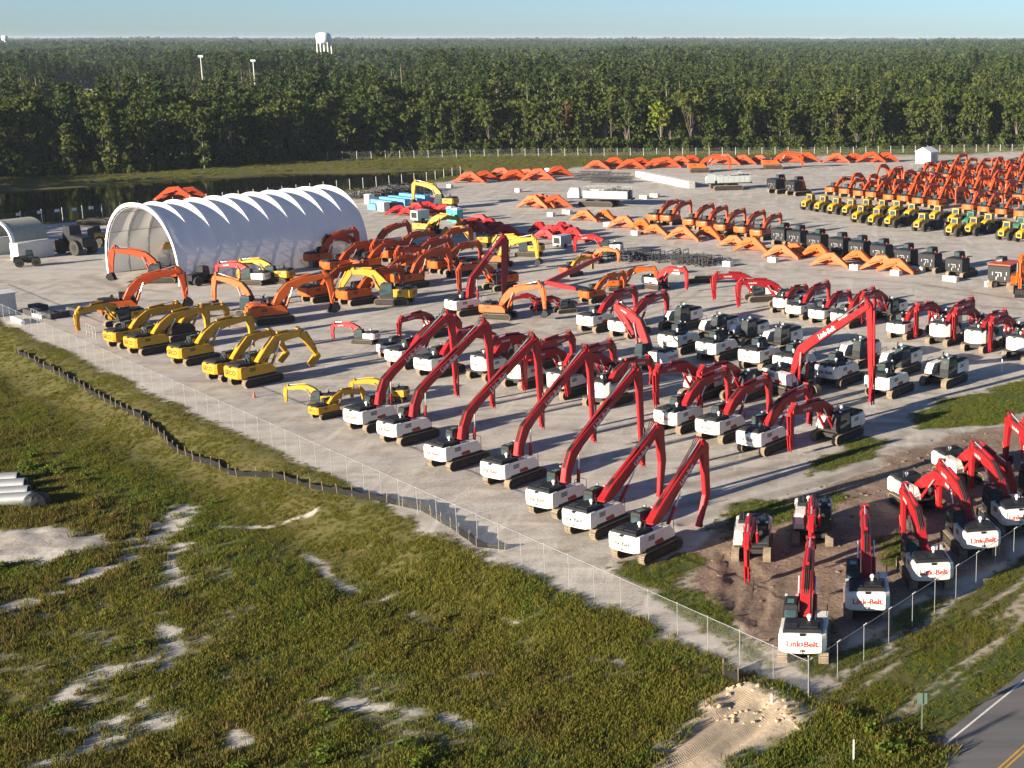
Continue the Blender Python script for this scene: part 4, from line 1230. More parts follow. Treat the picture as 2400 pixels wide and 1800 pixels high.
class Pose: pass
POSES = {
    # boom centreline (forward, up, half-thickness); stick centreline; end tool
    'long': ([(0.35, 2.15, .30), (0.75, 3.3, .46), (1.35, 4.45, .52), (2.4, 5.25, .44), (9.9, 9.85, .26)], [(9.55, 10.45, .14), (9.95, 9.7, .38), (10.1, 7.6, .36), (10.2, 1.3, .19)], 'link', 0.62),
    'reach': ([(0.35, 2.15, .32), (1.6, 2.95, .46), (3.6, 4.15, .42), (7.4, 6.55, .28)], [(7.2, 7.0, .14), (7.6, 6.4, .40), (7.9, 3.6, .34), (7.5, 0.75, .2)], 'stub', 0.66),
    'bentreach': ([(0.35, 2.15, .32), (1.6, 3.0, .46), (3.3, 4.25, .42), (6.9, 6.85, .28)], [(6.7, 7.3, .14), (7.1, 6.7, .40), (7.35, 2.6, .30), (6.35, 0.35, .2)], 'stub', 0.66),
    'std': ([(0.35, 2.15, .30), (1.5, 3.15, .48), (2.7, 3.8, .54), (4.4, 4.15, .42), (7.3, 4.25, .26)], [(6.95, 4.95, .13), (7.4, 4.15, .38), (7.5, 2.8, .28), (7.45, 0.9, .18)], 'link', 0.62),
    'low': ([(0.35, 2.15, .30), (1.4, 3.0, .46), (2.6, 3.5, .52), (4.2, 3.65, .40), (6.9, 3.35, .26)], [(6.55, 4.05, .13), (7.0, 3.3, .36), (7.2, 2.2, .28), (7.1, 0.8, .18)], 'link', 0.62),
    'high': ([(0.35, 2.15, .30), (1.2, 3.4, .48), (2.2, 4.3, .54), (3.8, 4.9, .42), (6.9, 5.3, .26)], [(6.6, 6.0, .13), (7.0, 5.2, .38), (7.3, 3.6, .28), (7.4, 1.75, .18)], 'bucket', 0.62),
    'tuck': ([(0.35, 2.15, .30), (1.7, 3.4, .48), (2.6, 4.2, .54), (3.9, 4.5, .42), (5.9, 4.45, .26)], [(5.4, 5.0, .13), (5.95, 4.4, .36), (6.9, 3.0, .28), (7.7, 1.7, .18)], 'coupler', 0.62),
    'demo': ([(0.35, 2.15, .32), (0.6, 3.6, .48), (1.0, 4.9, .50), (3.0, 7.0, .40), (6.5, 10.3, .26)], [(6.2, 10.7, .14), (6.6, 10.1, .40), (6.3, 6.5, .36), (5.9, 0.5, .2)], 'stub', 0.62),
    'fold': ([(0.35, 2.15, .30), (1.2, 3.9, .48), (1.9, 5.3, .54), (3.2, 6.2, .42), (5.0, 7.0, .26)], [(4.7, 7.6, .13), (5.1, 6.9, .36), (3.6, 5.2, .28), (2.7, 3.9, .18)], 'link', 0.62),
    'down': ([(0.35, 2.15, .30), (1.8, 3.0, .48), (3.0, 3.6, .54), (4.5, 3.7, .42), (7.3, 2.9, .26)], [(7.2, 3.6, .13), (7.5, 2.8, .36), (8.2, 1.8, .28), (8.6, 0.5, .18)], 'stub', 0.62),
}
_arm = {}
def arm_parts(pose, paint, textm, bucketm='black', text='Link-Belt'):
    key = (pose, paint, textm)
    if key in _arm: return _arm[key]
    boom, stick, tool, w = POSES[pose]
    out = []
    q = 0.96 if pose == 'long' else 1.12
    w = w * q * 1.04; boom = [(a, b, c * q) for a, b, c in boom]; stick = [(a, b, c * q) for a, b, c in stick]
    mb = MB(); beam(mb, boom, w, w * 0.8)
    kx, kz, kh = boom[2]
    mb.prism([(kx - 0.35, kz - kh * 0.7), (kx + 0.35, kz - kh * 0.7), (kx, kz - kh - 0.28)], -0.16, 0.16)
    out.append(("boom", mb.mesh(pose + "_boom", paint), -1)); bi = 0
    if textm:
        i = len(boom) - 2
        (x0, z0, _), (x1, z1, _) = boom[i], boom[i + 1]
        L = math.hypot(x1 - x0, z1 - z0); ux, uz = (x1 - x0) / L, (z1 - z0) / L
        vs, fs = text_pts(text, min(2.4, L * 0.45), 0.02)
        tb = MB(); f = 0.33; ww = w / 2 * 0.93
        cx, cz = x0 + (x1 - x0) * f, z0 + (z1 - z0) * f
        tb.add([(cx + a * ux - b * uz, -ww - 0.02, cz + a * uz + b * ux) for a, b in vs], fs)
        tb.add([(cx - a * ux - b * uz, ww + 0.02, cz - a * uz + b * ux) for a, b in vs], [g for g in fs])
        out.append(("lettering", tb.mesh(pose + "_boom_lettering", textm), bi))
    # hydraulic hoses along the back of the boom and looping to the stick
    hb = MB(); _, up, dn = bent(boom)
    for sy in (-0.12, 0.0, 0.12):
        hp = [(up[i][0], sy, up[i][1] + 0.05) for i in range(1, len(up) - 1)]
        hp = [(0.55, sy, boom[0][1] + 0.55)] + hp + [(up[-1][0] - 0.9, sy, up[-1][1] - 0.05), (up[-1][0] - 0.35, sy * 2.2, up[-1][1] + 0.55), (stick[1][0] + 0.1, sy * 2.2, stick[1][1] + 0.25)]
        for a, b in zip(hp, hp[1:]): hb.tube(a, b, 0.035, 4, cap=False)
    out.append(("hose", hb.mesh(pose + "_hoses", 'rubber'), bi))
    # boom cylinders: from the deck front to the boom side
    cb = MB(); rb = MB()
    p0 = Vector((1.45, 0, 1.45)); p1 = Vector((kx + 0.35, 0, kz - 0.05)); mid = p0.lerp(p1, 0.58)
    cm, rm_ = MB(), MB()
    cm.tube(p0, mid, 0.15, 8); rm_.tube(mid, p1, 0.075, 6)
    cme, rme = cm.mesh(pose + "_boom_cylinder", paint), rm_.mesh(pose + "_boom_rod", 'chrome')
    for sy in (-1, 1):
        out.append(("boom_cylinder", cme, -1, (0, sy * (w / 2 + 0.17), 0)))
        out.append(("piston_rod", rme, len(out) - 1))
    mb = MB(); beam(mb, stick, w * 0.66, w * 0.5)
    out.append(("stick", mb.mesh(pose + "_stick", paint), -1)); si = len(out) - 1
    # stick cylinder on top of the boom
    (ax, az, ah) = boom[2] if len(boom) > 4 else boom[1]
    (sx, sz, sh) = stick[0]
    q0 = Vector((ax + 0.3, 0, az + ah + 0.22)); q1 = Vector((sx, 0, sz)); mid = q0.lerp(q1, 0.55)
    cb = MB(); cb.tube(q0, mid, 0.14, 8); out.append(("stick_cylinder", cb.mesh(pose + "_stick_cylinder", paint), -1))
    rb = MB(); rb.tube(mid, q1, 0.07, 6); out.append(("piston_rod", rb.mesh(pose + "_stick_rod", 'chrome'), len(out) - 1))
    # bucket cylinder on the front face of the stick, links at its end
    a, c = Vector((stick[1][0], 0, stick[1][1])), Vector((stick[-1][0], 0, stick[-1][1]))
    d = (c - a).normalized(); nrm = Vector((-d.z, 0, d.x))
    if nrm.x < 0: nrm = -nrm
    b0 = a + nrm * (stick[1][2] + 0.18) + d * 0.2; b1 = a.lerp(c, 0.62) + nrm * (stick[-1][2] + 0.26)
    cb = MB(); cb.tube(b0, b1, 0.10, 7); out.append(("bucket_cylinder", cb.mesh(pose + "_bucket_cylinder", paint), si))
    lb = MB()
    if tool in ('link', 'bucket', 'coupler'):
        e = c
        for sy in (-1, 1):
            l0 = b1; l1 = a.lerp(c, 0.86) + nrm * 0.05
            lb.tube((l0.x, sy * 0.2, l0.z), (l1.x, sy * 0.2, l1.z), 0.06, 5)
            l2 = e + Vector((0.10, 0, -0.42)) + nrm * 0.12
            lb.tube((l0.x, sy * 0.14, l0.z), (l2.x, sy * 0.14, l2.z), 0.07, 5)
        out.append(("bucket_link", lb.mesh(pose + "_bucket_link", paint), -1))
    if tool == 'bucket':
        bk = MB(); e = c
        prof = [(0, 0.1), (0.75, -0.15), (1.05, -0.75), (0.85, -1.25), (0.15, -1.55), (-0.55, -1.4)]
        inner = [(-0.45, -1.3), (0.12, -1.42), (0.76, -1.18), (0.93, -0.75), (0.66, -0.25), (0.02, 0.0)]
        poly = [(e.x + x * 0.8, e.z + z * 0.8) for x, z in prof + inner]
        bk.prism(poly, -0.65, 0.65)
        side = [(e.x + x * 0.8, e.z + z * 0.8) for x, z in prof]
        for sy in (-0.65, 0.61): bk.prism(side, sy, sy + 0.04)
        for k in range(5):
            y = -0.55 + k * 0.275
            bk.box(e.x - 0.62, e.x - 0.40, y - 0.05, y + 0.05, e.z - 1.16, e.z - 1.08)
        out.append(("bucket", bk.mesh(pose + "_bucket", bucketm), -1))
    if tool == 'coupler':
        ck = MB(); e = c
        ck.prism([(e.x + 0.15, e.z + 0.2), (e.x - 0.35, e.z + 0.05), (e.x - 1.15, e.z - 0.85), (e.x - 0.85, e.z - 1.2), (e.x - 0.15, e.z - 0.65), (e.x + 0.3, e.z - 0.2)], -0.32, 0.32)
        out.append(("coupler", ck.mesh(pose + "_coupler", paint), -1))
    _arm[key] = out
    return out

_body = {}
def body_parts(brand):
    """tracks, deck, counterweight, covers and cab of one make of excavator; entries (name, mesh, parent index, offset)"""
    if brand in _body: return _body[brand]
    kind, paint, textm, text, roofm = BRANDS[brand]
    out = []
    L, H, Wd, gauge = 4.7, 0.98, 0.62, 1.28
    if 'track' not in _body: _body['track'] = track_meshes(L, H, Wd, 'crawler')
    tm, fm = _body['track']
    for sy in (-1, 1):
        out.append(("crawler_track", tm, -1, (0, sy * gauge, 0)))
        out.append(("roller_frame", fm, len(out) - 1))
    mb = MB(); mb.box(-1.3, 1.3, -0.97, 0.97, 0.42, 0.78); mb.tube((0, 0, 0.78), (0, 0, 1.06), 0.75, 14)
    out.append(("carbody", mb.mesh("carbody", 'undercarriage'), -1))
    mb = MB(); mb.box(-2.45, 1.55, -1.38, 1.38, 1.05, 1.22)
    out.append(("deck", mb.mesh("deck", 'undercarriage'), -1))
    rd = kind == 'round'
    hw = 1.48; z0, z1 = (1.06, 2.34) if not rd else (1.10, 2.80)
    xr = -3.02 if not rd else -2.35; cv = 0.16 if not rd else 0.75
    if kind != 'bare':
        out.append(("counterweight", counterweight(-1.95 if not rd else -1.05, xr, hw, cv, z0, z1, paint, brand), -1)); ci = len(out) - 1
        if text:
            vs, fs = text_pts(text, 1.95 if not rd else 1.3, 0.022)
            tb = MB(); zc = 1.74 if not rd else 1.95
            off = 0 if not rd else 0.25
            tb.add([(xr + cv * ((x - off) / hw) ** 2 - 0.015, -(x - off), zc + z) for x, z in vs], fs)
            out.append(("lettering", tb.mesh(brand + "_lettering", textm), ci))
            if brand in ('lb', 'lbdark'):
                vs, fs = text_pts("220", 0.36, 0.03); tb = MB()
                tb.add([(xr + cv * (x / hw) ** 2 - 0.015, -x, 1.30 + z) for x, z in vs], fs)
                out.append(("model_number", tb.mesh(brand + "_number", 'darktext'), ci))
        # seam line and lifting recess
        mb = MB(); mb.box(xr + 0.02, xr + 0.2, -0.16, 0.16, z1 - 0.10, z1 + 0.02); out.append(("lifting_eye", mb.mesh(brand + "_eye", 'black'), ci))
    # side covers
    for sy, x0, x1 in ((-1, -1.93, 1.50), (1, -1.93, -0.35)):
        if rd: x0 = -1.03
        mb = MB()
        if sy < 0:
            mb.prism([(x0, 1.22), (x1, 1.22), (x1, 1.62), (x1 - 0.55, 2.24), (x0, 2.28)], -1.44, -0.62)
        else:
            mb.box(x0, x1, 0.62, 1.44, 1.22, 2.28)
        out.append(("side_cover", mb.mesh(brand + "_side_cover", paint if kind != 'bare' else 'black'), -1)); si = len(out) - 1
        mb = MB()
        for k in range(3):
            mb.box(x0 + 0.35, x0 + 1.05, sy * 1.44 - 0.008, sy * 1.44 + 0.008, 1.74 + k * 0.13, 1.82 + k * 0.13)
        out.append(("vent", mb.mesh(brand + "_vent", 'black'), si))
        if brand.startswith('lb') and sy < 0 and not rd:
            mb = MB(); mb.prism([(x0 + 1.15, 1.24), (x0 + 2.15, 1.24), (x0 + 1.95, 1.58), (x0 + 1.05, 1.50)], -1.452, -1.437)
            out.append(("red_stripe", mb.mesh("side_stripe", 'red'), si))
    # engine hood and machinery on top
    mb = MB()
    rings = []
    xa, xb = (-2.72, -0.75) if not rd else (-1.9, -0.7)
    zt = z1 + 0.05
    for z, i in ((zt - 0.28, 0), (zt + 0.02, 0.0), (zt + 0.14, 0.10), (zt + 0.16, 0.25)):
        rings.append([(xa + i, -1.22 + i, z), (xb - i, -1.22 + i, z), (xb - i, 1.22 - i, z), (xa + i, 1.22 - i, z)])
    mb.loft(rings)
    mb.box(xa + 0.35, xa + 1.0, -0.9, 0.2, zt + 0.16, zt + 0.22)
    for k in range(4): mb.box(xa + 0.35 + k * 0.17, xa + 0.45 + k * 0.17, 0.35, 1.0, zt + 0.16, zt + 0.20)
    out.append(("engine_hood", mb.mesh(brand + "_hood", roofm), -1)); hi = len(out) - 1
    mb = MB(); mb.tube((xb - 0.35, -0.75, zt + 0.1), (xb - 0.35, -0.75, zt + 0.62), 0.07, 7); mb.tube((xb - 0.35, -0.75, zt + 0.58), (xb - 0.47, -0.75, zt + 0.70), 0.07, 7)
    out.append(("exhaust_pipe", mb.mesh("exhaust_pipe", 'black'), hi))
    mb = MB(); mb.tube((xb - 0.5, -0.35, zt + 0.1), (xb - 0.5, -0.35, zt + 0.35), 0.09, 7); mb.sphere((xb - 0.5, -0.35, zt + 0.42), 0.17, 8, 6)
    out.append(("air_precleaner", mb.mesh("air_precleaner", 'white' if brand.startswith('lb') else 'black'), hi))
    # tank and tool box beside the boom, handrail
    mb = MB(); mb.box(-0.65, 0.15, -0.6, 0.55, 1.22, 1.95); mb.box(0.45, 1.5, -1.40, -0.75, 1.22, 1.60)
    out.append(("hydraulic_tank", mb.mesh("hydraulic_tank", 'black'), -1))
    mb = MB(); pts = [(1.48, -1.38, 1.55), (1.48, -1.38, 2.45), (0.85, -1.38, 2.75), (0.1, -1.38, 2.75), (0.1, -1.38, 2.1)]
    for a, b in zip(pts, pts[1:]): mb.tube(a, b, 0.025, 5)
    out.append(("handrail", mb.mesh("handrail", 'black'), -1))
    # cab
    mb = MB(); rings = []
    x0, x1, y0, y1 = -0.25, 1.62, 0.42, 1.42
    for z, fx, rx, s in ((1.22, 0.0, 0, 0), (2.0, 0.0, 0, 0), (2.85, -0.22, 0.03, 0.04), (3.05, -0.30, 0.06, 0.07), (3.12, -0.42, 0.16, 0.16)):
        rings.append([(x0 + rx, y0 + s, z), (x1 + fx, y0 + s, z), (x1 + fx, y1 - s, z), (x0 + rx, y1 - s, z)])
    mb.loft(rings)
    out.append(("cab", mb.mesh("excavator_cab", 'black'), -1)); ki = len(out) - 1
    wins = MB(); e = 0.012
    def win(nm, a, b, c, d, m='glass'):
        q = MB(); q.quad(a, b, c, d); out.append(("window", q.mesh("window_" + nm, m), ki))
    win("right", (x0 + 0.15, y0 - e, 1.75), (x1 - 0.14, y0 - e, 1.75), (x1 - 0.30, y0 + 0.04 - e, 2.80), (x0 + 0.15, y0 + 0.04 - e, 2.80))
    win("left", (x1 - 0.10, y1 + e, 1.45), (x0 + 0.15, y1 + e, 1.75), (x0 + 0.15, y1 - 0.04 + e, 2.80), (x1 - 0.30, y1 - 0.04 + e, 2.80))
    win("front", (x1 + e, y0 + 0.10, 1.40), (x1 + e, y1 - 0.10, 1.40), (x1 - 0.20 + e * 2, y1 - 0.14, 2.82), (x1 - 0.20 + e * 2, y0 + 0.14, 2.82))
    win("rear", (x0 - e, y1 - 0.12, 2.05), (x0 - e, y0 + 0.12, 2.05), (x0 + 0.02 - e, y0 + 0.14, 2.75), (x0 + 0.02 - e, y1 - 0.14, 2.75))
    q = MB(); q.box(x0 + 0.35, x0 + 0.95, y0 + 0.28, y1 - 0.28, 3.10, 3.135); out.append(("roof_hatch", q.mesh("roof_hatch", 'hatch'), ki))
    mb = MB()
    for (xx, yy) in ((x1 - 0.35, y0 + 0.15), (x1 - 0.35, y1 - 0.15)): mb.box(xx, xx + 0.12, yy - 0.09, yy + 0.09, 3.08, 3.22)
    out.append(("work_light", mb.mesh("work_light", 'chrome'), ki))
    _body[brand] = out
    return out
BRANDS = {   # shape, paint, lettering, words, hood
    'lb': ('wide', 'white', 'redtext', 'Link-Belt', 'black'), 'lbdark': ('wide', 'white', 'darktext', 'Link-Belt', 'black'),
    'lbround': ('round', 'white', 'redtext', 'Link-Belt', 'black'), 'lbrounddark': ('round', 'white', 'darktext', 'Link-Belt', 'black'),
    'orange': ('wide', 'orange', None, None, 'black'), 'redor': ('wide', 'redorange', None, None, 'black'),
    'orangebody': ('wide', 'orange', None, None, 'orange'),
    'yellow': ('wide', 'yellow', 'darktext', 'GECO', 'black'), 'bare': ('bare', 'black', None, None, 'black'),
}
def put(parts, root):
    objs = []
    for p in parts:
        name, me, pi = p[0], p[1], p[2]
        o = bpy.data.objects.new(name, me); COL.objects.link(o)
        o.parent = root if pi < 0 else objs[pi]
        if len(p) > 3: o.location = p[3]
        objs.append(o)
    return objs
def excavator(label, x, y, h, brand='lb', pose='std', arm=('red', 'whitetext'), scale=1.0, group=None, name='excavator', rear=True, z=0.0):
    """x, y is the foot of the counterweight when rear, else the point between the tracks"""
    if rear:
        d = 2.95 * scale
        x += d * math.cos(R(h)); y += d * math.sin(R(h))
    t = thing(name, label, 'excavator', x, y, z, h, group, scale)
    put(body_parts(brand), t)
    if pose:
        put(arm_parts(pose, arm[0], arm[1]), t)
    return t
def from_tip(x, y, h, reach, scale=1.0):
    return x - reach * scale * math.cos(R(h)), y - reach * scale * math.sin(R(h))

# --- the long-reach row along the fence
g = 'long-reach excavators along the fence'
ROW_A = [((-45.19, 131.35), 54, 'lb', 'long'), ((-40.54, 126.87), 53, 'lb', 'long'), ((-33.88, 119.1), 54, 'lb', 'long'), ((-27.55, 113.93), 57, 'lb', 'long'),
         ((-22.1, 106.38), 57, 'lb', 'long'), ((-18.31, 101.6), 57, 'lbdark', 'reach'), ((-13.92, 96.41), 57, 'lbdark', 'bentreach')]
LAB_A = ['white excavator with very long red boom, nearest the little yellow excavators by the fence', 'white excavator with very long red boom, second from the yellow machines along the fence',
         'white excavator with very long red boom, third from the yellow machines along the fence', 'white excavator with very long red boom, fourth from the yellow machines along the fence',
         'white excavator with very long red boom, last of five along the fence toward the corner', 'white excavator with straight red boom and dark lettering, second nearest the fence corner',
         'white excavator with red stick bent at its foot, nearest the fence corner in its row']
for ((x, y), h, br, po), lab in zip(ROW_A, LAB_A):
    excavator(lab, x, y, h, br, po, group=g)

# --- second row behind it, and the machines facing it
g = 'white excavators in the second row'
for k, ((x, y), br, po) in enumerate([((-49.08, 158.02), 'lb', 'std'), ((-44.47, 153.75), 'lb', 'std'), ((-38.38, 152.31), 'lbround', 'low'), ((-33.52, 148.52), 'lbround', 'std'), ((-28.19, 144.16), 'lbround', 'std'), ((-23.18, 140.22), 'lbround', 'low')]):
    excavator('white excavator with red arm, %s from left in row behind long red booms' % ordinal(k + 1), x, y, 56, br, po, group=g)
g = 'excavators facing the second row'
for k, (x, y) in enumerate(((-41.35, 156.21), (-36.59, 153.34), (-31.22, 146.01), (-26.21, 143.83))):
    x, y = from_tip(x, y, -125, 7.8)
    excavator('excavator reaching its red stick down between white counterweights behind the long booms, %s from left' % ordinal(k + 1), x, y, -125, 'lb', 'std', group=g, rear=False)
x, y = from_tip(*(-52.66, 172.29), -125, 7.8 * 0.85)
excavator('excavator with dark red arm reaching toward the first white counterweight of the second row', x, y, -125, 'lb', 'low', scale=0.85, rear=False)
x, y = (-51.99, 163.68)
excavator('small white excavator squeezed between the tiny excavator and the second row', x, y, 56, 'lb', None, scale=0.75)
x, y = (-56.83, 172.79)
excavator('tiny white excavator turned away with its small dark red arm out to the left', x, y, 168, 'lb', 'low', scale=0.62, rear=False)
x, y = (-18.63, 159.2)
excavator('excavator holding a red boom straight up with its stick folded back down', x, y, 150, 'lb', 'fold', scale=1.0, rear=False)

# --- the row by the mud
g = 'white excavators beside the mud'
for k, ((x, y), br) in enumerate([((-14.42, 130.89), 'lb'), ((-10.08, 127.6), 'lb'), ((-5.98, 123.63), 'lbdark')]):
    excavator('white excavator with red arm, %s from left in the row of three near the mud' % ordinal(k + 1), x, y, 56, br, 'std', group=g)
for k, (x, y) in enumerate(((-16.2, 139.32), (-11.63, 138.81))):
    x, y = from_tip(x, y, -125, 7.8)
    excavator(['excavator with red stick hanging at the left end of the row near the mud', 'excavator with red stick hanging between first and second white machines near the mud'][k], x, y, -125, 'lb', 'std', rear=False)
x, y = from_tip(*(-2.02, 123.39), -126, 7.8)
excavator('white excavator facing the camera with its cab and red arm forward at the mud edge', x, y, -126, 'lbdark', 'std', rear=False)

# --- boomless machines in the middle, back to back
g = 'white excavators without booms'
for k, (x, y) in enumerate(((-17.72, 165.81), (-12.75, 161.6), (-7.41, 157.36), (-3.27, 154.17), (1.56, 149.5), (6.93, 144.53))):
    excavator('white excavator without boom, counterweight toward us, %s from left in the boomless row' % ordinal(k + 1), x, y, 56, 'lb' if k == 0 else 'lbdark', None, scale=1.06, group=g)
g = 'boomless excavators facing the camera'
for k, (x, y) in enumerate(((-17.12, 180.73), (-11.88, 174.26), (-7.87, 171.58), (-3.58, 167.45), (5.84, 159.74), (10.46, 155.47), (15.31, 150.39))):
    h = -125; c, s = math.cos(R(h)), math.sin(R(h)); x -= 0.7 * c - 0.9 * s; y -= 0.7 * s + 0.9 * c
    excavator('boomless excavator showing its glazed cab to us, %s from left behind the boomless row' % ordinal(k + 1), x, y, h, 'lbdark', None, scale=1.08, group=g, rear=False)
x, y = from_tip(*(6.23, 138.65), -45, 10.2 * 1.15)
excavator('white excavator with the tall bright orange-red boom crossing the boomless row', x, y, -45, 'lbdark', 'long', ('red', 'whitetext'), 1.15, rear=False)
x, y = (-50.45, 189.85)
excavator('white excavator with the highest red boom, folded like a steep letter A', x, y, 45, 'lb', 'demo', rear=True)

# --- back row at right
g = 'white excavators in the right back row'
for k, ((x, y), br, sc) in enumerate([((-5.04, 191.42), 'lbround', .8), ((-2.59, 187.39), 'lbdark', .88), ((0.58, 184.11), 'lbdark', .88), ((3.59, 181.51), 'lbdark', .9), ((10.75, 174.37), 'lb', .92), ((15.46, 170.49), 'lbrounddark', 1.0), ((19.47, 166.53), 'lbrounddark', 1.0), ((24.1, 162.51), 'lbrounddark', 1.0)]):
    excavator('white excavator with red arm, %s from the left in the right-hand back row' % ordinal(k + 1), x, y, 56, br, 'std' if k % 2 else 'low', scale=sc, group=g)
g = 'excavators facing the right back row'
LG = ['dark red excavator with its stick down by the loose tracks, left of two', 'dark red excavator with its stick down by the loose tracks, right of two'] + ['excavator with red stick reaching between white counterweights in the right back row, %s from left' % ordinal(k) for k in (1, 2, 3, 4)]
for k, (x, y) in enumerate(((-14.37, 199.55), (-10.52, 194.03), (6.72, 182.68), (13.38, 174.07), (17.98, 171.28), (21.84, 165.49))):
    h = -160 if k < 2 else -125
    x, y = from_tip(x, y, h, 7.8 * 0.95)
    excavator(LG[k], x, y, h, 'lb', 'std', scale=0.95, group=g, rear=False)
g = 'white excavators left of the boomless row'
for k, (x, y) in enumerate(((-29.93, 178.7), (-25.28, 175.17))):
    excavator(['white excavator with dark red arm, left of the pair before the boomless row', 'white excavator with dark red arm, right of the pair before the boomless row'][k], x, y, 56, 'lb', 'std', group=g)
x, y = from_tip(*(-18.78, 208.61), -35, 7.8 * 0.8)
excavator('excavator with bright red arm and spread grapple left of the loose tracks', x, y, -35, 'lb', 'std', scale=0.8, rear=False)
x, y = from_tip(*(-42.61, 247.14), 178, 7.5 * 0.85)
excavator('excavator with bright red arm near the yellow and orange machines', x, y, 178, 'lb', 'low', scale=0.85, rear=False)
x, y = from_tip(*(-94.29, 216.91), 172, 7.5 * 0.85)
excavator('excavator with dark red arm in front of the white tent wall', x, y, 172, 'lb', 'low', scale=0.85, rear=False)

# --- roadside group at right
g = 'white excavators along the roadside fence'
for k, ((x, y), h, po) in enumerate([((-0.52, 79.04), 87, 'std'), ((3.75, 85.6), 89, 'std'), ((8.56, 90.75), 98, 'std'), ((12.77, 97.02), 103, 'std'), ((16.31, 102.17), 105, 'std'), ((20.15, 107.86), 106, 'high')]):
    excavator(['white excavator in the fence corner, nearest of all, red lettering on its counterweight', 'white excavator second from the fence corner, beside the roadside fence',
               'white excavator third from the fence corner along the roadside fence', 'white excavator fourth from the fence corner along the roadside fence',
               'white excavator cut by the right edge above the roadside fence', 'excavator at the right edge with its red boom lifted above the others'][k], x, y, h, 'lb', po, group=g)
x, y = from_tip(*(-4.52, 91.78), -91, 7.8 * 0.92)
excavator('dark excavator facing us with red stick down on the brown mud, left one', x, y, -91, 'lbdark', 'low', scale=0.92, rear=False)
x, y = (0.17, 102.32)
excavator('dark excavator facing us behind the nearest red boom on the mud', x, y, -91, 'lbdark', 'low', scale=1.0, rear=False)
x, y = (8.85, 109.37)
excavator('white excavator turned toward us among the red booms at right, lower one', x, y, -62, 'lbdark', 'down', scale=0.95, rear=False)
x, y = (13.16, 116.76)
excavator('white excavator turned toward us among the red booms at right, upper one', x, y, -62, 'lbdark', 'down', scale=0.95, rear=False)
x, y = from_tip(*(19.21, 121.54), 175, 7.8)
excavator('excavator beyond the right edge with a red stick standing on the mud', x, y, 175, 'lb', 'std', rear=False)

# --- yellow machines by the left fence
g = 'yellow excavators by the left fence'
for k, ((x, y), po, sc) in enumerate([((-87.79, 169.24), 'std', 0.95), ((-83.3, 165.33), 'std', 1.0), ((-75.44, 159.79), 'std', 1.0), ((-68.0, 152.1), 'tuck', 0.95), ((-64.3, 149.3), 'tuck', 1.05)]):
    excavator('yellow excavator by the left fence, %s from the far end of its row' % ordinal(k + 1), x, y, 55, 'yellow', po, ('yellow', None), sc, group=g)
x, y = (-83.07, 172.79)
excavator('black excavator without counterweight standing between two yellow excavators', x, y, 55, 'bare', 'low', ('yellow', None), 0.95)
x, y = from_tip(*(-96.05, 177.47), -120, 7.5 * 0.9)
excavator('yellow-orange excavator with its arm down at the far end of the yellow row', x, y, -120, 'yellow', 'low', ('yellow', None), 0.9, rear=False)
x, y = (-50.69, 136.15)
excavator('tiny yellow excavator by the fence showing its rounded counterweight', x, y, 52, 'yellow', 'low', ('yellow', None), 0.6)
x, y = from_tip(*(-55.76, 142.24), 175, 7.5 * 0.55)
excavator('tiny yellow excavator with its arm stretched left, by the fence', x, y, 175, 'yellow', 'low', ('yellow', None), 0.55, rear=False)
x, y = from_tip(*(-49.36, 144.01), 178, 7.5 * 0.6)
excavator('tiny yellow excavator with folded arm beside the first long red boom', x, y, 178, 'yellow', 'low', ('yellow', None), 0.6, rear=False)
x, y = (-60.91, 199.55)
excavator('yellow excavator standing sideways before the orange cluster, arm to the left', x, y, 178, 'yellow', 'tuck', ('yellow', None), 1.05, rear=False)
x, y = (-84.91, 217.7)
excavator('yellow excavator behind the orange ones beside the tent wall', x, y, 172, 'yellow', 'low', ('yellow', None), 0.9, rear=False)
x, y = (-83.7, 316.31)
excavator('yellow excavator standing alone beside the pile of blue boxes', x, y, 165, 'yellow', 'high', ('yellow', None), 1.05, rear=False)

# --- orange machines by the tent and in the middle
g = 'orange excavators beside the tent'
OR = ('redorange', None)
for k, ((x, y), h, po, sc) in enumerate([((-74.42, 199.64), 50, 'std', 1.05), ((-68.19, 197.6), 50, 'std', 1.0), ((-79.71, 224.14), 50, 'std', 1.0), ((-85.78, 232.56), 50, 'high', 1.0), ((-75.45, 225.86), 50, 'std', 1.0), ((-73.96, 236.77), 50, 'std', 1.0), ((-64.26, 211.21), 50, 'high', 1.0), ((-68.29, 241.62), 50, 'std', 1.0), ((-68.41, 211.21), 50, 'std', 0.95), ((-79.17, 241.62), 50, 'high', 1.0), ((-68.62, 228.5), 50, 'std', 1.0), ((-62.46, 225.43), 50, 'std', 0.95)]):
    excavator('orange excavator with raised arm beside the tent, %s of those facing away' % ordinal(k + 1), x, y, h, 'orange', po, OR, sc, group=g)
for k, (x, y) in enumerate(((-83.51, 236.51), (-73.26, 230.19), (-67.14, 222.95), (-61.93, 218.89), (-52.75, 205.74))):
    h = -128; x, y = from_tip(x, y, h, 7.4)
    excavator('orange excavator in the tent cluster facing us with its stick down, %s from left' % ordinal(k + 1), x, y, h, 'orange', 'std', OR, 1.0, group='orange excavators facing the tent cluster', rear=False)
x, y = (-73.53, 185.83)
excavator('big orange excavator with cab in view and bucket down behind the yellow row', x, y, 35, 'orangebody', 'high', ('orange', None), 1.1, rear=False)
x, y = (-77.85, 190.91)
excavator('orange excavator with its arm bent high to the left behind the yellow row', x, y, 160, 'redor', 'high', ('orange', None), 0.95, rear=False)
x, y = (-98.55, 188.0)
excavator('orange excavator with black cover and arm reaching past the tent mouth', x, y, 33, 'orange', 'high', OR, 1.1)
x, y = from_tip(*(-110.61, 216.91), 188, 7.4)
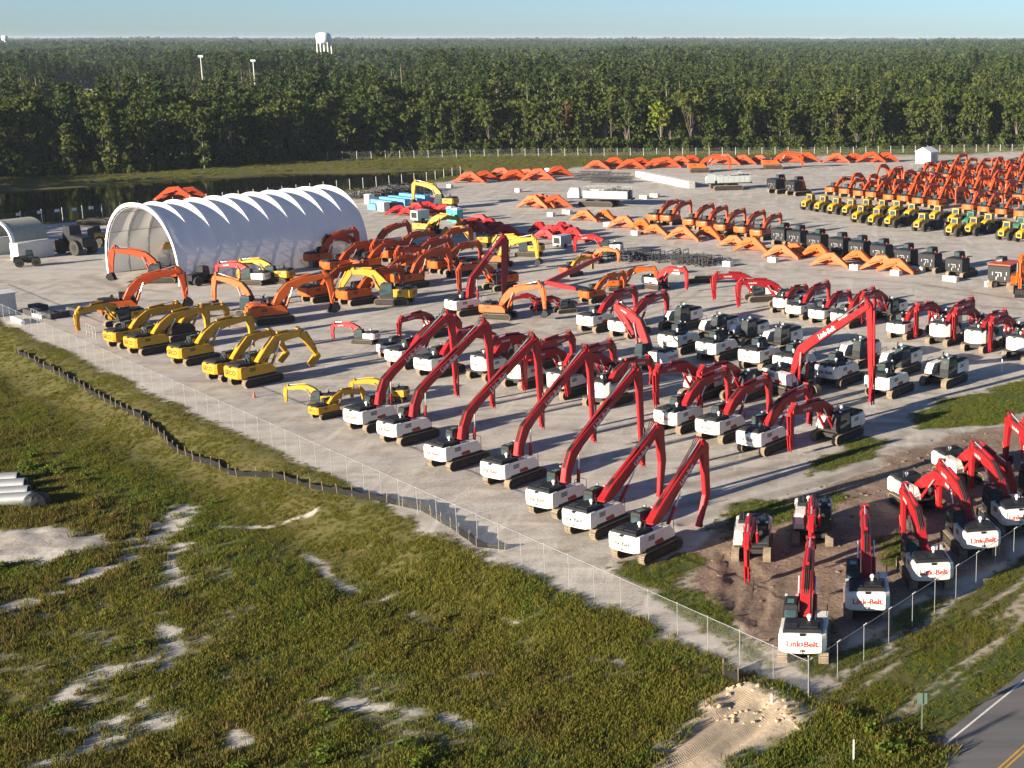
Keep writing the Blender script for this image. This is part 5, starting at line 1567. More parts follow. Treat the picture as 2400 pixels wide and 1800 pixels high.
excavator('orange excavator with its stick down at the left of the tent mouth', x, y, 188, 'redor', 'high', OR, 1.0, rear=False)
x, y = (-113.19, 234.67)
excavator('yellow excavator parked under the tent', x, y, 10, 'yellow', 'low', ('yellow', None), 0.9, rear=False)
MID = [((-53.06, 232.86), -10, 'orange', 'high', 0.95, 'orange excavator with bucket on the ground left of the lemon-yellow machine'),
       ((-40.32, 222.44), 56, 'redor', 'low', 0.7, 'small orange excavator before the lemon-yellow machine, counterweight toward us'),
       ((-37.52, 237.44), -25, 'redor', 'low', 0.7, 'orange excavator with pale arm before the black frames'),
       ((-43.13, 188.79), -12, 'orange', 'high', 0.9, 'orange excavator with long arm down, right of the steep red boom'),
       ((-33.4, 199.64), 50, 'orange', 'std', 0.8, 'orange excavator with counterweight toward us behind the white pair'),
       ((-29.5, 210.81), 10, 'orange', 'std', 0.75, 'orange excavator with square raised arm behind the white pair'),
       ((-50.27, 245.14), 170, 'yellow', 'low', 0.9, 'lemon-yellow excavator between orange ones in the middle of the yard'),
       ((-61.96, 256.0), 175, 'yellow', 'low', 0.9, 'yellow excavator behind the tip of the steep red boom'),
       ((-75.73, 273.25), -20, 'yellow', 'low', 1.0, 'dusty yellow excavator near the green portable toilets')]
for (x, y), h, br, po, sc, lab in MID:
    excavator(lab, x, y, h, br, po, ('lemon', None) if 'lemon' in lab else (('yellow', None) if br == 'yellow' else ('orange', None)), sc, rear='counterweight' in lab)
for k, (x, y) in enumerate(((-38.62, 194.98), (-34.81, 193.08))):
    excavator(['small dark red excavator with cab frame, left of two in the shade', 'small dark red excavator with cab frame, right of two in the shade'][k], x, y, -150, 'bare', 'low', ('red', None), 0.6, rear=False)
x, y = from_tip(*(31.01, 202.26), -100, 7.4)
excavator('orange excavator at the right edge with its black bucket on the pale ground', x, y, -100, 'orange', 'high', ('orange', None), 1.15, rear=False)
ORR = [((-33.11, 287.25),), ((-30.3, 285.88),), ((-25.09, 279.83),), ((-22.07, 276.58),), ((-18.15, 271.53),), ((-14.05, 268.46),), ((-10.7, 263.69),)]
for k, ((x, y),) in enumerate(ORR):
    excavator('orange excavator with thin upright arm, %s from left behind the loose orange booms' % ordinal(k + 1), x, y, 60, 'orange', 'std', OR, 0.92, group='orange excavators behind the loose booms')
for k, ((x, y), lab) in enumerate((((-32.13, 402.91), 'orange excavator alone on the pale ground at the back, left one'), ((-11.16, 413.63), 'orange excavator alone on the pale ground at the back, right one'))):
    excavator(lab, x, y, 5, 'orange', 'low', OR, 1.2, rear=False)

# --- the crowded far yard: smaller in the picture, so fewer parts each
_far = {}
def far_parts(pose, paint):
    key = (pose, paint)
    if key in _far: return _far[key]
    tb = MB(); tb.prism(stadium(4.7, 0.98, 4), -0.31, 0.31); tme = tb.mesh("far_track", 'track')
    ub = MB(); ub.box(-2.4, 1.5, -1.35, 1.35, 1.05, 1.25); ub.cur = 1
    for sy in (-1,): ub.box(-1.9, 1.3, -1.44, -0.6, 1.25, 2.05)
    ub.box(-1.9, -0.4, 0.6, 1.44, 1.25, 2.05)
    ub.loft([[(x, y, z) for x, y in plan_cw(-1.9, -3.0, 1.46, 0.3, 6)] for z in (1.02, 2.1)])
    ub.cur = 0; ub.box(-2.5, -0.6, -1.2, 1.2, 2.05, 2.3)
    uo = ub.mesh("far_upper_body", 'black', paint)
    cb = MB(); cb.loft([[(-0.25, 0.42, 1.25), (1.6, 0.42, 1.25), (1.6, 1.42, 1.25), (-0.25, 1.42, 1.25)], [(-0.25, 0.42, 2.0), (1.6, 0.42, 2.0), (1.6, 1.42, 2.0), (-0.25, 1.42, 2.0)], [(-0.2, 0.47, 3.0), (1.3, 0.47, 3.0), (1.3, 1.37, 3.0), (-0.2, 1.37, 3.0)]])
    cme = cb.mesh("far_cab", 'glass')
    boom, stick, tool, w = POSES[pose]
    bb = MB(); beam(bb, boom, w, w * 0.8); bb.tube((1.45, 0.5, 1.45), (boom[2][0], 0.5, boom[2][1]), 0.13, 6); bb.tube((1.45, -0.5, 1.45), (boom[2][0], -0.5, boom[2][1]), 0.13, 6)
    bb.tube((boom[2][0], 0, boom[2][1] + 0.75), (stick[0][0], 0, stick[0][1]), 0.12, 6)
    sb_ = MB(); beam(sb_, stick, w * 0.66, w * 0.5)
    b2 = 'redorange' if paint == 'orange' else paint
    _far[key] = [("crawler_track", tme, -1, (0, 1.28, 0)), ("crawler_track", tme, -1, (0, -1.28, 0)), ("upper_body", uo, -1), ("cab", cme, -1), ("boom", bb.mesh("far_boom", b2), -1), ("stick", sb_.mesh("far_stick", b2), -1)]
    return _far[key]
O0 = (7.49, 338.02); frng = random.Random(12)
def far_excavator(x, y, h, pose, label, sc=1.0, paint='orange'):
    t = thing('excavator', label, 'excavator', x, y, 0, h, 'orange excavators of the crowded far yard', sc)
    put(far_parts(pose, paint), t)
ra = R(-50.5); rb = R(52)
nrow = 9; far_n = {}
for j in range(nrow):
    # rows run away from the camera; every other row looks back at us
    dback = j * 11.4 + (0.0 if j % 2 == 0 else -0.5)
    away = j % 2 == 0
    for k in range(-3, 16):
        s = k * 5.2 + frng.uniform(-0.5, 0.5) + (2.4 if not away else 0)
        x = O0[0] + s * math.cos(ra) + dback * math.cos(rb) + 3 * math.cos(rb); y = O0[1] + s * math.sin(ra) + dback * math.sin(rb) + 3 * math.sin(rb)
        q = y / x if x else 1
        if x < 1.0 or x > 0.165 * y + 6 or y > 432: continue
        if x < 26 and y > 396 and frng.random() < 0.5: continue
        if 42 < x < 60 and y > 408: continue
        if s < -7 and j < 3: continue
        if frng.random() < 0.05: continue
        hh = 55 + frng.uniform(-3, 3)
        far_n[j] = far_n.get(j, 0) + 1
        far_excavator(x, y, hh if away else hh - 180, frng.choice(('std', 'low', 'low', 'tuck')), 'orange excavator, %s from left in the %s row of the crowded far yard' % (ordinal(far_n[j]), ordinal(j + 1)), frng.uniform(0.92, 1.05))

# --- big machines stripped of boom and counterweight: black boxes on tan tracks
_strip = []
def stripped():
    if _strip: return _strip
    out = [("crawler_track", body_parts('orange')[0][1], -1, (0, 1.35, 0)), ("roller_frame", body_parts('orange')[1][1], 0), ("crawler_track", body_parts('orange')[0][1], -1, (0, -1.35, 0)), ("roller_frame", body_parts('orange')[1][1], 2)]
    mb = MB(); mb.box(-2.2, 1.8, -1.5, 1.5, 1.0, 1.3); mb.tube((0, 0, 0.4), (0, 0, 1.0), 1.0, 12); out.append(("deck", mb.mesh("strip_deck", 'undercarriage'), -1))
    mb = MB(); mb.loft([[(-2.5, -1.6, 1.3), (-0.2, -1.6, 1.3), (-0.2, 1.6, 1.3), (-2.5, 1.6, 1.3)], [(-2.5, -1.6, 3.1), (-0.2, -1.6, 3.1), (-0.2, 1.6, 3.1), (-2.5, 1.6, 3.1)], [(-2.35, -1.5, 3.25), (-0.35, -1.5, 3.25), (-0.35, 1.5, 3.25), (-2.35, 1.5, 3.25)]]); out.append(("engine_housing", mb.mesh("engine_housing", 'black'), -1)); hi = len(out) - 1
    mb = MB()
    for yy, zz in ((-0.9, 1.55), (-0.35, 2.0), (0.1, 1.9), (0.35, 1.5), (0.9, 2.1), (-1.1, 2.2)): mb.box(-2.56, -2.5, yy - 0.05, yy + 0.05, zz - 0.22, zz + 0.22)
    mb.box(-2.60, -2.52, -0.4, 0.5, 2.25, 2.33)
    out.append(("valve_fittings", mb.mesh("valve_fittings", 'steel'), hi))
    mb = MB(); mb.loft([[(0.0, 0.5, 1.3), (2.0, 0.5, 1.3), (2.0, 1.6, 1.3), (0.0, 1.6, 1.3)], [(0.0, 0.5, 2.3), (2.0, 0.5, 2.3), (2.0, 1.6, 2.3), (0.0, 1.6, 2.3)], [(0.05, 0.55, 3.9), (1.7, 0.55, 3.9), (1.7, 1.55, 3.9), (0.05, 1.55, 3.9)]]); out.append(("cab", mb.mesh("strip_cab", 'black'), -1)); ci = len(out) - 1
    mb = MB(); mb.quad((-0.012, 1.5, 2.5), (-0.012, 0.6, 2.5), (0.03, 0.65, 3.75), (0.03, 1.45, 3.75)); out.append(("window", mb.mesh("strip_window", 'glass'), ci))
    mb = MB(); mb.prism([(0.2, 1.3), (1.7, 1.3), (1.2, 2.9), (0.5, 3.3), (0.1, 2.4)], -0.6, -0.45); mb.prism([(0.2, 1.3), (1.7, 1.3), (1.2, 2.9), (0.5, 3.3), (0.1, 2.4)], 0.15, 0.30); mb.box(-0.1, 0.9, -0.45, 0.15, 2.2, 3.1)
    out.append(("boom_bracket", mb.mesh("boom_bracket", 'redorange'), -1))
    _strip.extend(out); return _strip
SX = [(-6.07, 257.63), (-3.08, 254.39), (0.62, 249.17), (4.56, 244.64), (8.01, 240.75), (11.63, 236.51), (15.54, 231.08), (19.21, 226.73), (23.23, 221.72)]
for k, (x, y) in enumerate(SX):
    t = thing('stripped_excavator', 'black boxy machine base without boom on tan tracks, %s from left in its row' % ordinal(k + 1), 'excavator base', x + 2.3 * math.cos(R(52)), y + 2.3 * math.sin(R(52)), 0, 52, 'black machine bases without booms', 1.0)
    put(stripped(), t)
for k, (x, y) in enumerate(((-9.38, 346.56), (-4.73, 341.76))):
    t = thing('stripped_excavator', ['black machine base on tan tracks, left of two before the far yard', 'black machine base on tan tracks, right of two before the far yard'][k], 'excavator base', x + 2.3 * math.cos(R(40)), y + 2.3 * math.sin(R(40)), 0, 40, None, 1.15)
    put(stripped(), t)
x, y = (29.51, 212.31)
t = thing('stripped_excavator', 'orange-topped machine base on tan tracks at the right, white block before it', 'excavator base', x + 2 * math.cos(R(60)), y + 2 * math.sin(R(60)), 0, 60, None, 1.15)
os_ = put(stripped(), t)
mb = MB(); mb.box(-2.62, 1.9, -1.66, 1.66, 3.26, 3.42); mb.box(-0.3, 1.6, -1.5, 0.3, 2.0, 3.26); obj("orange_cover", mb.mesh("orange_cover", 'redorange'), t)

# --- yellow and green haulers without bodies: nose, cab, wheels and a long bare frame
_haul = {}
def hauler(paint):
    if paint in _haul: return _haul[paint]
    out = []
    mb = MB(); mb.loft([[(2.0, -0.75, 1.1), (3.9, -0.6, 1.0), (3.9, 0.6, 1.0), (2.0, 0.75, 1.1)], [(1.9, -0.8, 2.0), (3.9, -0.65, 1.9), (3.9, 0.65, 1.9), (1.9, 0.8, 2.0)], [(1.9, -0.7, 2.6), (3.3, -0.5, 2.3), (3.3, 0.5, 2.3), (1.9, 0.7, 2.6)]]); out.append(("hood", mb.mesh("hauler_hood", paint), -1))
    mb = MB(); mb.box(3.9, 3.96, -0.4, 0.4, 1.2, 1.75); out.append(("grille", mb.mesh("hauler_grille", 'black'), 0))
    mb = MB(); mb.loft([[(0.6, -0.8, 1.6), (2.0, -0.8, 1.6), (2.0, 0.8, 1.6), (0.6, 0.8, 1.6)], [(0.6, -0.8, 2.4), (2.0, -0.8, 2.4), (2.0, 0.8, 2.4), (0.6, 0.8, 2.4)], [(0.7, -0.7, 3.5), (1.75, -0.7, 3.5), (1.75, 0.7, 3.5), (0.7, 0.7, 3.5)]]); out.append(("cab", mb.mesh("hauler_cab", paint), -1)); ci = len(out) - 1
    mb = MB(); mb.quad((1.99, -0.62, 2.5), (1.99, 0.62, 2.5), (1.79, 0.58, 3.35), (1.79, -0.58, 3.35)); mb.quad((0.8, -0.81, 2.5), (1.8, -0.81, 2.5), (1.65, -0.735, 3.35), (0.85, -0.735, 3.35)); mb.quad((1.8, 0.81, 2.5), (0.8, 0.81, 2.5), (0.85, 0.735, 3.35), (1.65, 0.735, 3.35))
    out.append(("window", mb.mesh("hauler_window", 'glass'), ci))
    mb = MB(); mb.box(0.5, 2.0, -0.85, 0.85, 3.5, 3.58); out.append(("cab_roof", mb.mesh("hauler_roof", paint), ci))
    mb = MB(); mb.box(-4.6, 0.6, -0.45, 0.45, 1.1, 1.55); mb.box(-4.6, -1.5, -0.75, 0.75, 1.55, 1.7); mb.box(0.4, 3.6, -0.4, 0.4, 0.8, 1.1); out.append(("frame", mb.mesh("hauler_frame", 'dark_pallet'), -1))
    if 'wheel' not in _haul:
        mb = MB()
        for (r, y0, y1) in ((0.85, -0.3, 0.3),): 
            mb.tube((0, -0.3, 0), (0, 0.3, 0), 0.88, 18)
            for k in range(18):
                a = 2 * math.pi * k / 18; mb.tube((0.88 * math.cos(a), -0.28, 0.88 * math.sin(a)), (0.88 * math.cos(a), 0.28, 0.88 * math.sin(a)), 0.06, 4)
        rb = MB(); rb.tube((0, -0.32, 0), (0, 0.32, 0), 0.42, 12)
        _haul['wheel'] = (mb.mesh("hauler_tyre", 'rubber'), rb.mesh("hauler_rim", 'black'))
    ty, rm = _haul['wheel']
    for wx in (2.6, -1.9, -3.8):
        for wy in (-1.15, 1.15):
            out.append(("wheel", ty, -1, (wx, wy, 0.92))); out.append(("rim", rm, len(out) - 1))
    _haul[paint] = out
    return out
HX = [(1883, 490), (1914, 495), (1945, 500), (1979, 504), (2002, 520), (2040, 527), (2079, 531), (2147, 540), (2223, 552), (2267, 550), (2345, 561), (2387, 566), (2016, 503), (2053, 505), (2088, 507), (2124, 515), (2184, 520), (2227, 527), (2303, 541), (2063, 545), (2120, 552)]
HXY = [(-1.63, 311.5), (1.33, 307.6), (4.22, 303.79), (7.34, 300.81), (9.13, 289.44), (12.33, 284.72), (15.62, 282.09), (21.13, 276.34), (26.92, 269.03), (30.72, 270.22), (36.39, 263.78), (39.41, 260.95), (10.8, 301.55), (14.18, 300.08), (17.34, 298.61), (20.28, 292.9), (25.41, 289.44), (28.8, 284.72), (34.4, 275.72)]
hr = random.Random(4)
for k, (x, y) in enumerate(HXY):
    h = -128 + hr.uniform(-3, 3)
    front = k < 12
    lab = 'yellow hauler chassis with nose toward us, %s from left in the %s yellow row' % (ordinal(k + 1 if front else k - 11), 'front' if front else 'rear')
    t = thing('hauler_chassis', lab, 'hauler', x - 3.9 * math.cos(R(h)), y - 3.9 * math.sin(R(h)), 0, h, 'yellow haulers without bodies', 1.0)
    put(hauler('lemon'), t)
for k, ((x, y), lab) in enumerate((((31.22, 279.51), 'green hauler chassis among the yellow ones, left of two'), ((40.09, 270.22), 'green hauler chassis among the yellow ones, at the right edge'))):
    h = -128
    t = thing('hauler_chassis', lab, 'hauler', x - 3.9 * math.cos(R(h)), y - 3.9 * math.sin(R(h)), 0, h)
    put(hauler('green'), t)

# --- loose booms lying on the ground like tents
_loose = {}
def loose_boom_mesh(paint, v):
    if (paint, v) not in _loose:
        mb = MB()
        L, hgt = ((5.6, 1.75), (5.1, 1.5), (6.1, 2.0))[v]
        beam(mb, [(-L * 0.54, 0.26, .20), (-L * 0.10, hgt * 0.95, .58), (L * 0.10, hgt, .62), (L * 0.54, 0.28, .22)], 0.85, 0.7)
        mb.prism([(-0.3, hgt - 0.4), (0.3, hgt - 0.4), (0, hgt - 0.85)], -0.15, 0.15)
        cb = MB(); cb.tube((-L * 0.30, 0.52, hgt * 0.62), (L * 0.05, 0.52, hgt - 0.15), 0.13, 6); cb.tube((-L * 0.30, -0.52, hgt * 0.62), (L * 0.05, -0.52, hgt - 0.15), 0.13, 6)
        _loose[(paint, v)] = (mb.mesh("loose_boom", paint), cb.mesh("loose_boom_cylinder", paint))
    return _loose[(paint, v)]
def loose_boom(x, y, h, paint, label, group, v=0, sc=1.0):
    t = thing('loose_boom', label, 'excavator boom', x, y, 0, h, group, sc)
    a, b = loose_boom_mesh(paint, v)
    obj("boom", a, t); obj("cylinder", b, t)
    if ('stick', paint) not in _loose:
        mb = MB(); beam(mb, [(-2.6, 0.5, .2), (-1.2, 0.62, .42), (2.4, 0.42, .22)], 0.5, 0.4); _loose[('stick', paint)] = mb.mesh("loose_stick", 'redorange' if paint != 'red' else 'red')
    obj("stick", _loose[('stick', paint)], t, (0.5, 1.25, 0))
lr = random.Random(8)
LBO = [((-47.97, 292.9), -28), ((-43.94, 295.02), -40), ((-38.05, 280.79), -25), ((-34.01, 278.23), -42), ((-30.68, 271.42), -30), ((-24.58, 264.35), -28), ((-19.83, 266.67), -40), ((-14.3, 256.0), -28), ((-10.7, 249.68), -34), ((-5.27, 242.19), -24), ((-2.9, 245.63), -38), ((1.12, 241.23), -40), ((3.26, 232.86), -26), ((8.12, 237.44), -38), ((11.74, 228.45), -26), ((14.13, 226.73), -34)]
for k, ((x, y), h) in enumerate(LBO):
    loose_boom(x, y, h, 'orange', 'loose orange boom lying like a tent before the black machine bases, %s from left' % ordinal(k + 1), 'loose orange booms in the middle', k % 3, 1.1)
LBF = [(-91.58, 372.66), (-88.88, 378.35), (-84.74, 380.67), (-80.75, 378.35), (-78.43, 384.21), (-74.13, 378.35), (-70.68, 389.03), (-63.44, 412.26), (-58.51, 415.01), (-53.33, 412.26), (-46.24, 419.2), (-43.39, 416.39), (-39.57, 423.48), (-36.94, 430.8), (-26.12, 426.37), (-20.97, 427.84), (-15.83, 430.8), (-6.64, 433.79), (-1.34, 436.83), (-51.72, 422.04), (-63.41, 316.31), (-61.28, 317.95), (-63.37, 323.81), (-58.53, 316.31), (7.97, 433.79), (13.38, 436.83), (18.66, 435.31), (23.41, 436.83)]
for k, (x, y) in enumerate(LBF):
    if 20 <= k < 24:
        loose_boom(x, y, lr.uniform(-40, 0), 'orange' if k < 22 else 'redorange', 'orange boom in the small heap left of the grey crane, %s of four' % ordinal(k - 19), 'orange boom heap by the crane', k % 3, 1.2)
    else:
        loose_boom(x, y, lr.uniform(-12, 18), 'redorange', 'loose red-orange boom lying along the far edge, %s from left' % ordinal(k + 1 if k < 20 else k - 3), 'loose booms along the far edge', k % 3, 1.35)
RP = [(-53.73, 273.25), (-51.06, 270.22), (-48.76, 266.67), (-47.51, 269.03), (-50.97, 264.35), (-45.29, 263.21), (-49.25, 273.25)]
for k, (x, y) in enumerate(RP):
    loose_boom(x, y, lr.uniform(-60, -20), 'red', 'bright red boom in the heap right of the shaded dark red heap, %s of seven' % ordinal(k + 1), 'bright red boom heap', k % 3, 1.1)
RP = [(-70.03, 277.6), (-69.22, 281.44), (-67.79, 282.74), (-64.9, 278.87), (-62.6, 275.1), (-66.85, 273.25), (-59.59, 269.03)]
for k, (x, y) in enumerate(RP):
    loose_boom(x, y, lr.uniform(-50, 10), 'red', 'dark red boom in the heap beside the green portable toilets, %s of seven' % ordinal(k + 1), 'dark red boom heap', k % 3, 1.1)
RP = [(-90.51, 303.79), (-87.99, 301.55), (-87.53, 307.6), (-86.49, 311.5), (-83.75, 308.37), (-80.66, 303.79), (-85.2, 301.55)]
for k, (x, y) in enumerate(RP):
    loose_boom(x, y, lr.uniform(-50, 10), 'red', 'red boom in the heap between blue boxes and portable toilets, %s of seven' % ordinal(k + 1), 'red boom heap by the blue boxes', k % 3, 0.95)
loose_boom(*(-151.42, 329.88), 10, 'redorange', 'red-orange boom showing over the tent roof', None, 2, 1.4)
loose_boom(*(-150.22, 335.26), 25, 'redorange', 'second red-orange boom behind the tent roof, right one', None, 1, 1.4)
# folded long-reach arm lying on the ground
x0, y0 = (-40.91, 212.31)
t = thing('long_reach_arm', 'folded dark red long-reach arm lying on the ground, shaped like a V', 'excavator arm', x0, y0, 0, 0)
for nm, (xa, ya), za, w in (('boom', (-34.9, 226.3), 2.6, 0.5), ('stick', (-35.86, 208.61), 0.6, 0.42)):
    mb = MB(); L = math.hypot(xa - x0, ya - y0); beam(mb, [(0, 0.9, .35), (L * 0.5, 0.9 + (za - 0.9) * 0.5, .4), (L, za, .28)], w)
    o = obj(nm, mb.mesh("folded_" + nm, 'red'), t); o.rotation_euler = (0, 0, math.atan2(ya - y0, xa - x0))

# ------------------------------------------------------------------ crane bodies
def crane(label, x, y, h, L=10.5, long_deck=True):
    t = thing('crawler_crane', label, 'crane', x, y, 0, h)
    tb, fr = track_meshes(8.2 if long_deck else 7.6, 1.25, 1.0, 'crane')
    for sy in (-2.4, 2.4):
        o = obj("crawler_track", tb, t, (0, sy, 0)); obj("roller_frame", fr, o)
    mb = MB(); mb.box(-2.2, 2.2, -2.0, 2.0, 0.5, 1.2); mb.tube((0, 0, 1.2), (0, 0, 1.6), 1.3, 14); obj("carbody", mb.mesh("crane_carbody", 'undercarriage'), t)
    mb = MB(); mb.box(-L * 0.55, L * 0.45, -1.5, 1.5, 1.6, 1.9); obj("deck", mb.mesh("crane_deck", 'dark_pallet'), t)
    mb = MB()
    for sy in (-1, 1):
        mb.box(-L * 0.5, L * 0.22, sy * 1.55 - 0.35, sy * 1.55 + 0.35, 1.9, 3.6)
        for k in range(6): mb.box(-L * 0.48 + k * L * 0.115, -L * 0.48 + k * L * 0.115 + L * 0.10, sy * 1.92 - 0.03, sy * 1.92 + 0.03, 2.0, 3.5)
    obj("side_house", mb.mesh("crane_house", 'grey'), t)
    mb = MB()
    for k in range(3): mb.tube((-L * 0.4 + k * L * 0.2, -0.9, 2.8), (-L * 0.4 + k * L * 0.2, 0.9, 2.8), 0.75, 12)
    mb.box(-L * 0.5, -L * 0.1, -0.9, 0.9, 3.4, 3.75)
    obj("winch_drum", mb.mesh("crane_winches", 'black'), t)
    mb = MB(); mb.loft([[(L * 0.28, 0.6, 1.9), (L * 0.47, 0.6, 1.9), (L * 0.47, 1.9, 1.9), (L * 0.28, 1.9, 1.9)], [(L * 0.28, 0.6, 2.9), (L * 0.47, 0.6, 2.9), (L * 0.47, 1.9, 2.9), (L * 0.28, 1.9, 2.9)], [(L * 0.29, 0.7, 4.2), (L * 0.42, 0.7, 4.2), (L * 0.42, 1.8, 4.2), (L * 0.29, 1.8, 4.2)]])
    c = obj("cab", mb.mesh("crane_cab", 'grey'), t)
    mb = MB(); mb.quad((L * 0.475, 0.7, 2.3), (L * 0.475, 1.8, 2.3), (L * 0.428, 1.7, 4.1), (L * 0.428, 0.8, 4.1)); mb.quad((L * 0.29, 0.59, 2.4), (L * 0.46, 0.59, 2.4), (L * 0.42, 0.68, 4.0), (L * 0.30, 0.68, 4.0)); obj("window", mb.mesh("crane_window", 'glass'), c)
    mb = MB(); mb.prism([(L * 0.1, 1.9), (L * 0.3, 1.9), (-L * 0.3, 4.6), (-L * 0.38, 4.4)], -0.5, 0.5); obj("gantry", mb.mesh("crane_gantry", 'dark_pallet' if long_deck else 'grey'), t)
    for sy in (-1.2, 1.2):
        mb = MB()
        for k in range(9): mb.tube((-L * 0.5 + k * L * 0.09, sy, 3.62), (-L * 0.5 + k * L * 0.09, sy, 4.5), 0.03, 4)
        mb.tube((-L * 0.5, sy, 4.5), (L * 0.22, sy, 4.5), 0.03, 4)
        obj("handrail", mb.mesh("crane_rail", 'steel'), t)
    return t
crane('long pale grey crawler crane body without boom, left one, its black tracks toward us', *(-49.02, 321.27), 168, 15.0)
crane('pale grey crawler crane base on wide black tracks, right one', *(-21.71, 356.56), 196, 12.0, False)

# ------------------------------------------------------------------ stacks, blocks, boxes
def block(name, label, x, y, h, l, w, hh, m, cat, group=None, z=0.0, feet=False):
    t = MB(); c = min(0.05, w * 0.1)
    t.loft([[(-l / 2, -w / 2, 0.02), (l / 2, -w / 2, 0.02), (l / 2, w / 2, 0.02), (-l / 2, w / 2, 0.02)], [(-l / 2, -w / 2, hh - c), (l / 2, -w / 2, hh - c), (l / 2, w / 2, hh - c), (-l / 2, w / 2, hh - c)], [(-l / 2 + c, -w / 2 + c, hh), (l / 2 - c, -w / 2 + c, hh), (l / 2 - c, w / 2 - c, hh), (-l / 2 + c, w / 2 - c, hh)]])
    for k in (-0.25, 0.25): t.box(l * k - 0.08, l * k + 0.08, -0.08, 0.08, hh, hh + 0.10)
    return tag(obj(name, t.mesh(name, m), None, (x, y, z), R(h)), label, cat, group)
BL = [((-22.0, 226.3), 'white concrete block alone on the pale ground before the right back row'), ((-52.18, 274.48), 'white concrete block beside the shaded heap'), ((-34.54, 272.03), 'white concrete block under the second loose orange boom'), ((-41.83, 284.72), 'small white concrete block under the first loose orange booms'),
      ((-14.11, 233.76), 'white concrete block right of the black frames'), ((-6.52, 238.38), 'white concrete block under the loose orange booms, middle right'), ((7.45, 230.19), 'white concrete block between loose orange booms and black bases'),
      ((14.0, 224.61), 'small white concrete block in front of the last loose orange boom'), ((17.76, 228.02), 'white concrete block by the tracks of a black machine base'), ((22.4, 218.89), 'long white concrete block before the last black machine base'),
      ((28.17, 213.82), 'white concrete block with red marks before the orange-topped base'), ((-73.86, 350.49), 'white concrete block in front of the far loose booms'), ((-93.7, 360.72), 'white concrete block by the pond end'), ((-74.57, 395.22), 'white upright tank between far loose booms'), ((-40.26, 335.26), 'white block beside the long grey crane, left of two'), ((-38.09, 338.95), 'white block beside the long grey crane, right of two'), ((-56.61, 301.55), 'pale block in front of the boom heap by the crane'), ((-53.85, 306.07), 'long pale block in front of the long grey crane')]
for k, ((x, y), lab) in enumerate(BL):
    big = 'long' in lab or 'tracks' in lab
    block('concrete_block' if 'tank' not in lab else 'white_tank', lab, x, y, -40 if k not in (9, 10) else -38, 2.6 if big else 1.8, 0.9, 1.9 if 'tank' in lab else 0.85, 'concrete' if 'tank' not in lab else 'tower_white', 'block' if 'tank' not in lab else 'tank', 'concrete blocks')
x, y = (28.17, 213.82)
ma = MB()
for dx in (-0.45, 0.15):
    ma.box(dx, dx + 0.14, -0.47, -0.452, 0.25, 0.65)
o = bpy.data.objects[[q.name for q in bpy.data.objects if q.get('label') == 'white concrete block with red marks before the orange-topped base'][0]]
obj("red_mark", ma.mesh("red_mark", 'redtext'), o)
# the long low white wall of blocks at the back
(xa, ya), (xb, yb) = (-48.12, 389.03), (-30.74, 359.67)
t = thing('barrier_wall', 'long low white wall of concrete blocks on the pale ground at the back', 'wall', xa, ya, 0, math.degrees(math.atan2(yb - ya, xb - xa)))
L = math.hypot(xb - xa, yb - ya); n = 14; mb = MB(); l = L / n
mb.box(0.05, l - 0.05, -0.9, 0.9, 0.0, 1.7); bm = mb.mesh("wall_block", 'concrete')
for k in range(n): obj("block", bm, t, (k * l, 0, 0))
# dark crane boom sections stacked at the back
def lattice(label, x, y, h, L):
    t = thing('boom_section', label, 'crane part', x, y, 0, h, 'black lattice boom sections')
    mb = MB()
    for sy in (-0.9, 0.9):
        for z in (0.15, 1.7): mb.tube((-L / 2, sy, z), (L / 2, sy, z), 0.10, 5)
    obj("chord", mb.mesh("lattice_chord", 'dark_pallet'), t)
    mb = MB(); n = int(L / 1.4)
    for k in range(n):
        a = -L / 2 + L * k / n; b = a + L / n
        for sy in (-0.9, 0.9): mb.tube((a, sy, 0.15), (b, sy, 1.7), 0.06, 4); mb.tube((a, sy, 1.7), (b, sy, 0.15), 0.06, 4)
        mb.tube((a, -0.9, 1.7), (b, 0.9, 1.7), 0.06, 4)
    obj("lacing", mb.mesh("lattice_lacing", 'dark_pallet'), t)
for k, ((x, y), L) in enumerate((((-61.36, 380.67), 8), ((-58.09, 378.35), 8), ((-54.54, 373.79), 9), ((-51.52, 372.66), 8), ((-59.93, 386.61), 9), ((-54.09, 383.03), 9))):
    lattice('black lattice crane section in the stack at the back, %s from left' % ordinal(k + 1), x, y, -8, L)
# black steel frames scattered in the middle
def frame_rack(label, x, y, h, group, sc=1.0):
    t = thing('storage_rack', label, 'steel frame', x, y, 0, h, group, sc)
    mb = MB()
    for sx in (-0.9, 0.9):
        for sy in (-0.6, 0.6): mb.box(sx - 0.05, sx + 0.05, sy - 0.05, sy + 0.05, 0, 1.4)
        mb.box(sx - 0.05, sx + 0.05, -0.6, 0.6, 0.1, 0.2)
    obj("upright", mb.mesh("frame_uprights", 'dark_pallet'), t)
    mb = MB()
    for sy in (-0.6, 0.6):
        for z in (0.15, 0.75, 1.3): mb.box(-0.95, 0.95, sy - 0.045, sy + 0.045, z, z + 0.09)
    mb.tube((-0.9, -0.6, 0.2), (0.9, 0.6, 1.3), 0.05, 4)
    obj("crossbar", mb.mesh("frame_bars", 'dark_pallet'), t)
fr = random.Random(21)
FR = [((-36.11, 244.64), 9), ((-15.42, 236.05), 0)]
(xa, ya), (xb, yb) = (-34.77, 243.17), (-15.34, 234.67)
for k in range(34):
    f = (k + fr.random()) / 34; x = xa + (xb - xa) * f + fr.uniform(-2.5, 2.5); y = ya + (yb - ya) * f + fr.uniform(-3.0, 3.0)
    frame_rack('black steel frame in the scattered rows behind the bright red grapple arm', x, y, fr.uniform(0, 180), 'black steel frames in the middle', fr.uniform(0.8, 1.3))
